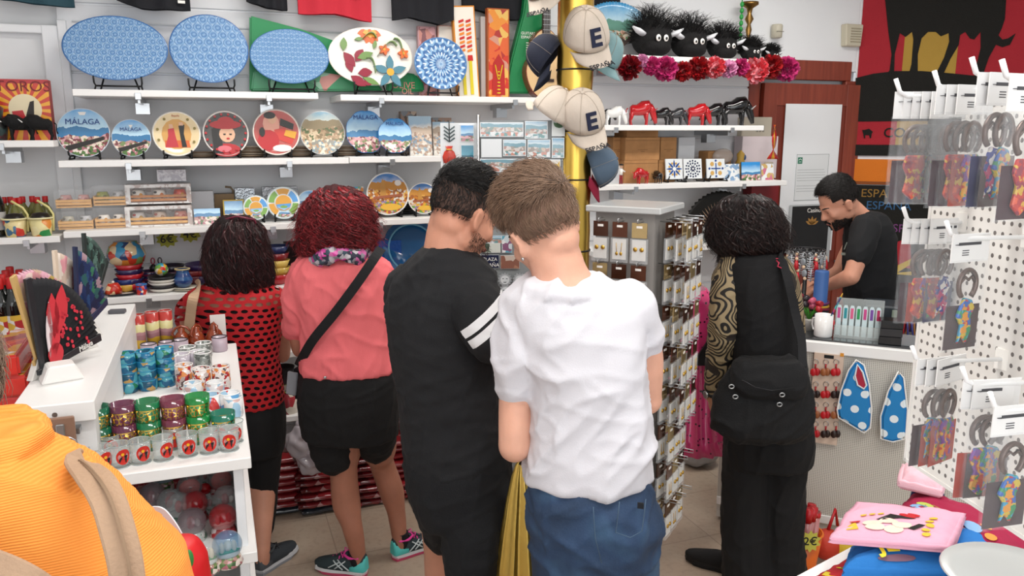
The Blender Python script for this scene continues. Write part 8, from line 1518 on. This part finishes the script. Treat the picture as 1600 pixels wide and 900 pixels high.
apron('blue polka dot bag partly hidden behind the bottle opener packs', [(1404, 580), (1412, 590), (1418, 640), (1415, 685), (1395, 690), (1376, 685), (1376, 650), (1388, 610)], None)
# orange bucket on the floor at the counter foot
ob = thing('orange_bucket', 'orange bucket with a star shaped price tag at the counter foot', 'bucket', WZ(1250, 880, .20)); 
q = B(1250, 3.12, 0); ob.location = q; zt = WD(1250, 830, 3.12).z; MB().lathe([(.05, 0), (.055, .01), (.078, zt), (.074, zt), (.05, .02), (0, .02)], 26).build('bucket_body', mat('#d9651c', .35), ob); m = MB(); m.tube([(.078*cos(a), .078*sin(a), zt) for a in [2*pi*k/26 for k in range(26)]], .005, 6, close=True); m.build('rim', mat('#e0701f', .35), ob)
p = A(1266, 846, 3.03); t = thing('price_tag', 'yellow star shaped price tag reading 2 on the orange bucket', 'price tag', p, RZ); m = MB(); m.prism([((.045 if i % 2 else .032)*cos(2*pi*i/20), (.05 if i % 2 else .036)*sin(2*pi*i/20)) for i in range(20)], -.002, 0); m.build('card', mat('#bdb54a', .6), t); m = MB(); text_mb(m, '2€', .05, T(0, -.0025, 0)@FRONT, bold=.01); m.build('lettering', BLACK, t)
for i in range(9):
    a = 2.4*i; p = q+V((.04*cos(a)*(i % 3)/2, .04*sin(a)*(i % 3)/2, .03)); t = thing('red_bottle', 'small clear tube with red cap standing in the orange bucket', 'tube', p, 0, 'red capped tubes in the bucket', rot=(.12*sin(a), .12*cos(a), 0)); MB().lathe([(.016, 0), (.016, zt+.05), (.0, zt+.05)], 12).build('tube', mat('#b87a78', .15, coat=.4), t); MB().lathe([(.018, zt+.03), (.018, zt+.09-.02*(i % 3)), (0, zt+.09-.02*(i % 3))], 12).build('cap', RED, t)
for i, (px, c) in enumerate(((1290, '#b8341f'), (1303, '#c9a82a'))): p = B(px+14*i, 3.22, 0); t = thing('toy_bag', '%s toy bundle on the floor behind the bucket' % ['red', 'yellow and red'][i], 'toy', p); mb = MB(); mb.ell((0, 0, .09), (.07, .06, .07), 0, None, 14, 10); mb.build('bundle', mat(c, .6, bump=.5, bscale=20), t); m = MB(); m.tube([(0, 0, .16), (.03, 0, .25), (.05, 0, .17)], .008, 6); m.build('handle', RED, t)
# ------------------------------------------------------------------ table with folded T-shirts
ZTB = 1.0; e1, e0 = WZ(1335, 850, ZTB), WZ(1232, 905, ZTB); d = (e0-e1).normalized(); n_ = V((-d.y, d.x, 0)); n_ = n_ if n_.x > 0 else -n_
tb = thing('shirt_table', 'white table with folded T-shirts at the lower right', 'table', (e1.x, e1.y, 0), atan2(d.y, d.x)); sg_ = 1 if Matrix.Rotation(atan2(d.y, d.x), 3, 'Z')@V((0, 1, 0)) @ n_ > 0 else -1
MB().bx(-.25, .9, 0, sg_*.75, ZTB-.03, ZTB).build('table_top', SHELF, tb, bev=.003)
for x in (-.2, .85):
    for y in (.06, .69): MB().bx(x-.02, x+.02, sg_*y-.02, sg_*y+.02, 0, ZTB-.03).build('leg', SHELF, tb)
def folded(label, quad, z0, z1, m_, decor=None, seed=0):
    """folded garment: four picture corners on its top face, real thickness and soft wrinkles"""
    P = [WZ(x, y, z1) for x, y in quad]; c = sum(P, V())/4; t = thing('folded_tshirt', label, 'T-shirt', (c.x, c.y, z0)); N = 22; mb = MB(); R = []
    def top(u, v): q = P[0].lerp(P[1], u).lerp(P[3].lerp(P[2], u), v)-c; e = min(1, 5*min(u, 1-u), 5*min(v, 1-v)); e = e**.5; q.z = (z1-z0)*(.55+.45*e)+.007*noise.noise(V((u*4+seed, v*4, seed)))+.004*noise.noise(V((u*9+seed, v*3, seed))); return q
    G = [[top(i/N, j/N) for i in range(N+1)] for j in range(N+1)]; mb.sheet(G); L = [[V((p.x, p.y, 0)) for p in r] for r in G]; mb.sheet([r[::-1] for r in L])
    rim_ = G[0]+[r[-1] for r in G[1:]]+G[-1][::-1][1:]+[r[0] for r in G[::-1][1:]]; k = len(rim_); ce = V((0, 0, 0)); S_ = []
    for f, b_ in ((0, 0), (.25, .010), (.5, .004), (.75, .012), (1, 0)): S_.append([V((p.x, p.y, p.z*(1-f)))+((p-ce).normalized()*b_ if b_ else V()) for p in rim_])
    mb.sheet(S_); mb.build('cloth', m_, t)
    if decor:
        for nm, polys, mt in decor:
            m = MB()
            for po in polys: pts = [top(u, v)+V((0, 0, .0022)) for u, v in po]; m.add(pts, [tuple(range(len(pts)))])
            m.build(nm, mt, t, solid=.0008)
    return t
def uv(cx, cy, a, b, n=12, rot=0): return [(x, z) for x, z in ellp(cx, cy, a, b, rot, n)]
YL, LGT = mat('#d9b02a', .6), mat('#e8c9b8', .6)
folded('red, black and yellow folded T-shirt, lowest at the picture bottom', [(1275, 892), (1345, 858), (1620, 885), (1600, 960)], ZTB, ZTB+.03, cloth('#b01c26'), [('black_print', [[(.0, .1), (.35, .05), (.3, .5), (.05, .7)]], BLK), ('yellow_print', [[(.05, .02), (.22, .0), (.12, .5), (.0, .6)], [(.3, .05), (.36, .02), (.45, .4), (.38, .5)]], mat('#e0c92a', .6))], 1)
folded('crimson folded T-shirt with small bright prints at the back', [(1408, 785), (1440, 748), (1600, 815), (1600, 870)], ZTB+.031, ZTB+.085, cloth('#99183f'), [('green_print', [uv(.22, .18, .06, .08), uv(.30, .3, .04, .06), uv(.18, .35, .03, .07)], mat('#a8b84a', .6)), ('blue_print', [uv(.12, .2, .06, .14), uv(.2, .6, .08, .08)], mat('#7fa8cf', .6)), ('orange_print', [uv(.1, .5, .03, .05), uv(.15, .75, .05, .05), uv(.3, .7, .03, .05)], mat('#e0903a', .6))], 2)
folded('bright blue folded T-shirt with yellow letters, under the pink one', [(1325, 868), (1340, 835), (1560, 800), (1580, 872)], ZTB+.031, ZTB+.08, cloth('#2270b8'), [('brown_print', [uv(.08, .3, .05, .12)], mat('#7a5a6a', .6))], 3)
tsh = [x for x in bpy.data.objects if x.get('label', '').startswith('bright blue folded')][0]; m = MB(); p = A(1384, 852, 1.42); text_mb(m, 'JE', .055, Matrix.Identity(4), bold=.02); o = m.build('lettering', mat('#e0cf2a', .6), tsh); pz = WZ(1384, 850, ZTB+.088)-V(tsh.location); o.location = pz; o.rotation_euler = (.35, 0, RZ+.1)
folded('pale pink folded T-shirt with printed front, topmost of the pile', [(1303, 828), (1345, 776), (1505, 792), (1480, 842)], ZTB+.086, ZTB+.115, cloth('#e0a3b8'), [('yellow_print', [uv(.12+.09*i, .80-.02*(i % 2), .03, .04) for i in range(5)]+[uv(.5, .15+.08*i, .02, .03) for i in range(3)]+[[(.05, .1), (.35, .0), (.3, .12), (.08, .2)]], YL), ('pale_print', [uv(.22+.10*cos(a), .42+.14*sin(a), .07, .09) for a in (0, 1.3, 2.5, 3.8, 5)], LGT), ('dark_print', [[(.1, .3), (.22, .22), (.24, .27), (.12, .36)], [(.36, .3), (.5, .4), (.52, .62), (.44, .5), (.34, .36)], [(.2, .62), (.3, .7), (.29, .76), (.18, .68)]], BLK), ('red_print', [uv(.55, .55, .035, .08), uv(.6, .6, .03, .06), uv(.28, .12, .03, .05)], RED)], 4)
folded('pale pink rolled T-shirt behind the pile, under the packs', [(1410, 738), (1415, 715), (1475, 728), (1470, 752)], ZTB+.086, ZTB+.125, cloth('#e4b4bf'), None, 5)
folded('navy folded T-shirt with yellow print behind the crimson one', [(1428, 752), (1432, 738), (1475, 745), (1475, 760)], ZTB, ZTB+.085, cloth('#1c2450'), [('yellow_print', [uv(.3, .5, .12, .2)], YL)], 6)
t = thing('round_tray', 'pale grey oval tray at the lower right corner', 'tray', WZ(1585, 888, ZTB+.125)); t.location.z = ZTB+.089; MB().lathe([(.03, -.055), (.04, -.0), (.105, .012), (.115, .022), (.112, .025), (.09, .020), (0, .019)], 40).build('tray_plate', mat('#c9cccb', .3, .2), t); MB().lathe([(.05, -.058), (.05, -.052)], 24).build('foot', METAL, t)
# ------------------------------------------------------------------ white pegboard with hanging bottle opener packs
PB = V((1.10, .98, 0)); PA = V((.23, .973, 0)).normalized(); PN = V((-PA.y, PA.x, 0)); PRZ = atan2(-PA.y, -PA.x)
def peg():
    t = NT('pegboard_holes'); x = t.xyz(); s = 1/.0155; fx = t.math('SUBTRACT', t.math('FRACT', t.math('MULTIPLY', x[0], s)), .5); fz = t.math('SUBTRACT', t.math('FRACT', t.math('MULTIPLY', x[2], s*.93)), .5)
    r = t.math('SQRT', t.math('ADD', t.math('MULTIPLY', fx, fx), t.math('MULTIPLY', fz, fz))); t.set(t.b.inputs['Base Color'], t.mix(t.math('LESS_THAN', r, .2), '#e9e7e2', '#6f6a66')); t.b.inputs['Roughness'].default_value = .4; return t.m
pb = thing('pegboard', 'white perforated display board at the right edge', 'pegboard', PB, PRZ); zb = 1.312
sy = 1 if (Matrix.Rotation(PRZ, 3, 'Z')@V((0, 1, 0))).dot(PN) > 0 else -1
MB().bx(0, .95, -sy*.012, 0, zb, 1.93).build('board', peg(), pb); m = MB(); m.bx(-.004, .95, -sy*.02, sy*.002, zb-.006, zb); m.bx(-.006, 0, -sy*.02, sy*.002, zb-.006, 1.93); m.build('edge_trim', mat('#e6e4e0', .4), pb)
m = MB(); m.bx(.42, .46, -sy*.06, -sy*.02, 1.0, 1.9); m.bx(.3, .6, -sy*.12, sy*.1, 1.0, 1.015); m.build('stand_post', METAL, pb)
FIG = [splotch(['#b8281f', '#d8502a', '#8a1f3a', '#c9a02a', '#a8242c'], 120, 1, .3), splotch(['#2a5fae', '#d8902a', '#2f8a5a', '#b8323a', '#3a9ac0', '#c9b03a'], 120, 2, .3), splotch(['#b8326a', '#2a3a8a', '#d8d4d0', '#8a1f4a'], 110, 3, .3), splotch(['#2f8a4a', '#c8401f', '#2a5fae', '#e0a02a', '#7a3a9a'], 130, 4, .3)]
BAG = mat('#eef1f4', .05, alpha=.09, coat=1, bump=.9, bscale=45, name='clear_bag'); HDR = mat('#ecebea', .4)
def opener(kind, fig, backc):
    """bag with header card; inside a bottle opener ring above a mosaic figure. origin at the hang hole"""
    t = thing('opener_pack', '', 'bottle opener pack', (0, 0, 0), 0, 'bottle opener packs'); m = MB(); m.bx(-.046, .046, -.001, .001, -.042, .008); m.build('header_card', HDR, t); m = MB(); m.bx(-.03, .024, -.0018, -.001, -.012, -.007); m.lathe([(.005, -.0018), (.005, -.001)], 10, M=T(-.034, 0, -.009)@R_(0, 'X')); 
    for i in range(3): m.bx(-.02, -.004, -.0016, -.001, -.022-.004*i, -.0205-.004*i)
    m.build('header_print', mat('#4a4a4e', .6), t)
    m = MB(); G = []
    for sgn in (-1, 1): m.sheet([[V((.048*(2*u-1), sgn*(.002+.012*sin(pi*u)*sin(pi*v)**.6)+.003*noise.noise(V((u*5, v*6, sgn))), -.038-.165*v)) for u in [i/14 for i in range(15)]] for v in [i/18 for i in range(19)]])
    m.build('clear_bag', BAG, t); m = MB(); m.bx(-.04, .04, .001, .002, -.2, -.12); m.build('backing_card', mat(backc, .5), t)
    m = MB(); m.tube([(.021*sin(q), -.002, -.082-.026*cos(q)+.0) for q in [radians(35+290*k/20) for k in range(21)]][::1], .0045, 8); m.tube([(-.017, -.002, -.078), (-.008, -.003, -.068), (.0, -.003, -.074), (.008, -.003, -.068), (.017, -.002, -.078)], .0028, 6); m.build('opener_ring', mat('#6a5a54', .3, .6), t)
    P = {0: [(-.016, -.11), (.016, -.11), (.022, -.13), (.012, -.15), (.018, -.18), (.0, -.195), (-.018, -.18), (-.012, -.15), (-.022, -.13)], 1: [(-.008, -.105), (.012, -.11), (.02, -.125), (.012, -.14), (.016, -.165), (.006, -.19), (-.006, -.175), (-.014, -.19), (-.01, -.155), (-.022, -.14), (-.014, -.12)]}[kind]
    m = MB(); m.prism(P, -.007, .0, 0); m.build('mosaic_figure', fig, t, bev=.002); return Kit(t)
OK_ = [opener(0, FIG[0], '#3a1c28'), opener(1, FIG[1], '#4a3a3c'), opener(1, FIG[2], '#2a2c5a'), opener(0, FIG[3], '#a8341f')]
hook_hits = []
def hookrow(px, py, D, L, labs, kinds_, face=-30, step=.012):
    """white hook from the board; packs hang along it; px,py = the point where its front pack hangs"""
    q = A(px, py, D); dist = (V((PB.x, PB.y, q.z))-q).dot(-PN); root = q-PN*((q-PB).dot(PN)); tip = q+PN*.02
    t = thing('pegboard_hook', 'white hook holding the '+labs[0].split(',')[0], 'hook', root); m = MB(); m.tube([V(), tip-root, tip-root+PN*.012+UPZ*.006, tip-root+PN*.02+UPZ*.024], .0032, 8); m.build('wire', mat('#f2f2f2', .3), t); m = MB(); m.box((0, 0, 0), (.006, .02, .03), rot=(0, 0, 0)); m.build('back_plate', WHT, t)
    for i, l in enumerate(labs): OK_[kinds_[i]].put(q-PN*(step*i), yawh(face-6*i), l, scale=.78)
hookrow(1437, 150, 1.20, .1, ['first opener pack on the far top hook', 'second opener pack on the far top hook', 'third opener pack on the far top hook', 'fourth opener pack on the far top hook', 'fifth opener pack on the far top hook'], [0, 0, 2, 0, 0], 2)
hookrow(1500, 140, 1.10, .1, ['pack with red figure, front of the second top hook', 'pack behind it on the second top hook', 'rear pack on the second top hook'], [0, 0, 3], -12)
hookrow(1562, 122, 1.00, .1, ['large pack with pink and white figure, top row near right', 'pack behind the pink and white one'], [2, 1], -20)
hookrow(1612, 128, .93, .1, ['pack cut by the right frame edge, top row'], [0], -22)
hookrow(1447, 348, 1.22, .1, ['pack with red figure on the far middle hook', 'second pack on the far middle hook', 'third pack on the far middle hook', 'fourth pack on the far middle hook'], [0, 3, 0, 2], -4)
hookrow(1518, 372, 1.08, .1, ['pack with blue and orange figure on the near middle hook'], [1], -22)
hookrow(1463, 565, 1.10, .1, ['big pack with mosaic figure, front of the far bottom hook', 'second pack on the far bottom hook', 'third pack on the far bottom hook'], [1, 3, 3], -20)
hookrow(1545, 600, .98, .1, ['pack with rainbow figure, middle of the bottom row', 'pack behind the rainbow one'], [3, 1], -6)
hookrow(1590, 640, .93, .1, ['pack at the lower right frame edge'], [1], -14)
# colourful gecko fixed on the board
c = A(1570, 480, 1.02); c = c-PN*((c-PB).dot(PN)-.008); t = thing('gecko_magnet', 'mosaic gecko with curled tail on the pegboard', 'gecko ornament', c, PRZ if sy < 0 else PRZ+pi); m = MB(); m.tube([(.03, 0, .05), (.022, 0, .03), (.012, 0, .0), (.008, 0, -.03), (.0, 0, -.052), (-.014, 0, -.062), (-.03, 0, -.052), (-.034, 0, -.03), (-.026, 0, -.012), (-.018, 0, -.02)], [.008, .011, .010, .009, .007, .006, .005, .004, .0035, .003], 10, flat=.6); m.ell((.032, 0, .062), (.012, .007, .014)); m.build('body', FIG[1], t)
for x, z, s_ in ((.024, .035, 1), (.024, .035, -1), (.008, -.015, 1), (.008, -.015, -1)): m = MB(); m.tube([(x, 0, z), (x+s_*.016, 0, z+.006), (x+s_*.026, 0, z-.004)], .0035, 6); m.ell((x+s_*.028, 0, z-.006), (.007, .003, .006)); m.build('leg', mat('#2f8a3a', .4), t)
# ------------------------------------------------------------------ jewellery rack behind the white T-shirt
JD = 2.5; jc = B(972, JD, 0); JR = RZ-.5; jr = thing('jewellery_rack', 'swivel rack of earring cards between the white T-shirt and the woman in black', 'rack', jc, JR); zt = WD(980, 318, JD).z
m = MB(); m.bx(-.095, .095, -.095, .095, .45, zt-.02); m.build('column', mat('#8b8783', .45), jr); m = MB(); m.bx(-.12, .12, -.12, .12, zt-.02, zt+.0); m.build('top_plate', mat('#b9bab9', .3, coat=.4), jr, bev=.003); MB().lathe([(.17, 0), (.17, .02), (.03, .04), (.03, .45)], 24).build('foot', DKM, jr)
m = MB(); m.bx(.0951, .0965, -.09, .09, .47, .72); m.bx(-.09, .09, -.0965, -.0951, .47, .72); m.build('printed_panel', splotch(['#d4d0c8', '#8a8f96', '#cfcabf', '#b98f80', '#d8d4cc', '#6a6f78'], 22, 5, .5), jr)
SL = mat('#dfe2e4', .06, alpha=.22, coat=1, name='clear_sleeve'); GF = mat('#c9a24a', .25, .9, name='gold_metal')
def ecard(hc, kind):
    t = thing('earring_card', '', 'earring card', (0, 0, 0)); m = MB(); m.bx(-.021, .021, -.001, .001, -.04, .0); m.build('foil_header', hc, t); m = MB(); m.bx(-.008, .008, -.002, -.001, -.014, -.008); m.build('price_label', WHT, t); m = MB(); m.bx(-.019, .019, -.003, .0, -.10, -.045); m.build('white_pad', mat('#dedbd6', .5), t); m = MB(); m.bx(-.024, .024, -.0045, .0025, -.108, -.042); m.build('clear_sleeve', SL, t)
    for s_ in (-1, 1):
        m = MB()
        if kind == 0: m.ell((s_*.009, -.005, -.07), (.006, .003, .006))
        else: m.tube([(s_*.008, -.004, -.055), (s_*.006, -.005, -.08)], .0008, 4); m.ell((s_*.006, -.005, -.084), (.004, .002, .005))
        m.build('earring', GF, t)
    return Kit(t)
EK = [ecard(mat('#4a2a1c', .15, .5), 0), ecard(mat('#5a3424', .15, .5), 1), ecard(mat('#b9a070', .12, .7), 0)]
JM = Matrix.Rotation(JR, 4, 'Z')
def jw(x, y, z): q = JM@V((x, y, 0)); return V((jc.x+q.x, jc.y+q.y, z))
zr = [zt-.045-.128*i for i in range(8)]
for i, z in enumerate(zr):
    m = MB()
    for f, (n_c, fx) in enumerate(((3, 0), (3, 1))):
        for c_ in range(n_c):
            x = -.062+.062*c_; 
            if fx == 0: p_ = (x, -.1, z); e_ = (x, -.155, z)
            else: p_ = (.1, x, z); e_ = (.20, x, z)
            h_ = MB(); a_, b_ = jw(*p_), jw(*e_); h_.tube([V(a_)-jc, V(b_)-jc, V(b_)-jc+UPZ*.010, V(a_).lerp(V(b_), .3)-jc+UPZ*.010], .0015, 5); loc = h_.build('hook', METAL, jr); loc.parent = None; loc.data.transform(Matrix.Rotation(-(JR), 4, 'Z')); loc.parent = jr
            nk = 1 if fx == 0 else (3 if i < 5 else 2)
            for k in range(nk):
                q_ = jw(p_[0]+(.03+.03*k if fx else 0), p_[1]-(.035 if not fx else 0), z); EK[(i*2+c_+k) % 3].put(q_, scale=1.13, rz=JR+(0 if fx == 0 else pi/2-.15+.1*k), label='%s earring card, row %s, %s side' % (['gold stud', 'drop', 'light foil'][(i*2+c_+k) % 3], ORD[i], 'front' if fx == 0 else 'right'), group='earring cards %s %s row %s' % ('front' if fx == 0 else 'right', ['gold stud', 'drop', 'light foil'][(i*2+c_+k) % 3], ORD[i]))
# ------------------------------------------------------------------ pink flamenco dress and grey bag behind the rack
DD = 3.45; t = thing('flamenco_dress', 'shiny pink dress with black dots hanging behind the jewellery rack', 'dress', B(1085, DD, .4)); PKM = NT('pink_dotted'); vv = PKM.n('TexVoronoi', Scale=42.); PKM.t.links.new(PKM.obj(), vv.inputs['Vector']); PKM.set(PKM.b.inputs['Base Color'], PKM.mix(PKM.math('LESS_THAN', vv.outputs['Distance'], .22), '#dc3f7c', '#3a1020')); PKM.b.inputs['Roughness'].default_value = .3; PKM.b.inputs['Coat Weight'].default_value = .5; PKM = PKM.m
m = MB(); R = []; O = V(t.location)
for y, l, r, f in ((450, 1062, 1104, 0), (470, 1050, 1118, 0), (500, 1052, 1120, 0), (548, 1058, 1116, 0), (556, 1050, 1124, 1), (598, 1040, 1134, 1), (600, 1050, 1124, 0), (640, 1038, 1138, 1), (643, 1048, 1126, 0), (680, 1036, 1140, 1), (683, 1050, 1126, 0), (704, 1040, 1136, 1)):
    a, b = A(l, y, DD)-O, A(r, y, DD)-O; c = (a+b)/2; w = (b-a).length/2; R.append([c+rv*(w*(1+.06*f*sin(14*q))*cos(q))+hv*(.09*(1+.12*f*sin(14*q))*sin(q)) for q in [2*pi*i/72 for i in range(72)]])
m.rings(R); m.build('dress_body', PKM, t); m = MB(); m.prism([(-.03, .0), (.09, -.0), (.07, .22), (.03, .10)], -.115, -.10); o = m.build('black_lace', mat('#0f0d10', .6), t); o.rotation_euler = (0, 0, RZ); o.location = A(1082, 560, DD)-O
m = MB(); m.tube([A(1082, 455, DD)-O, A(1082, 425, DD)-O, A(1090, 415, DD)-O], .004, 6); m.build('hanger', METAL, t); m = MB(); m.ell(A(1078, 470, DD-.06)-O, (.09, .03, .10), 0, None, 16, 10); m.build('plastic_cover', mat('#c9c4c8', .1, alpha=.45, coat=.6, bump=.6, bscale=40), t)
mb = MB(); p = WZ(1108, 738, 0); mb.ell((0, 0, .10), (.13, .12, .10), 0, None, 20, 12); mb.ell((.02, 0, .17), (.08, .08, .07)); me = remesh(mb, .008, 2, lambda q, n_: .012*noise.noise(q*22)); me.materials.append(mat('#9fa1a6', .3, coat=.4)); o = bpy.data.objects.new('grey_sack', me); C.objects.link(o); o.location = (p.x+.0, p.y+.12, 0); tag(o, 'grey plastic sack on the floor under the pink dress', 'sack')
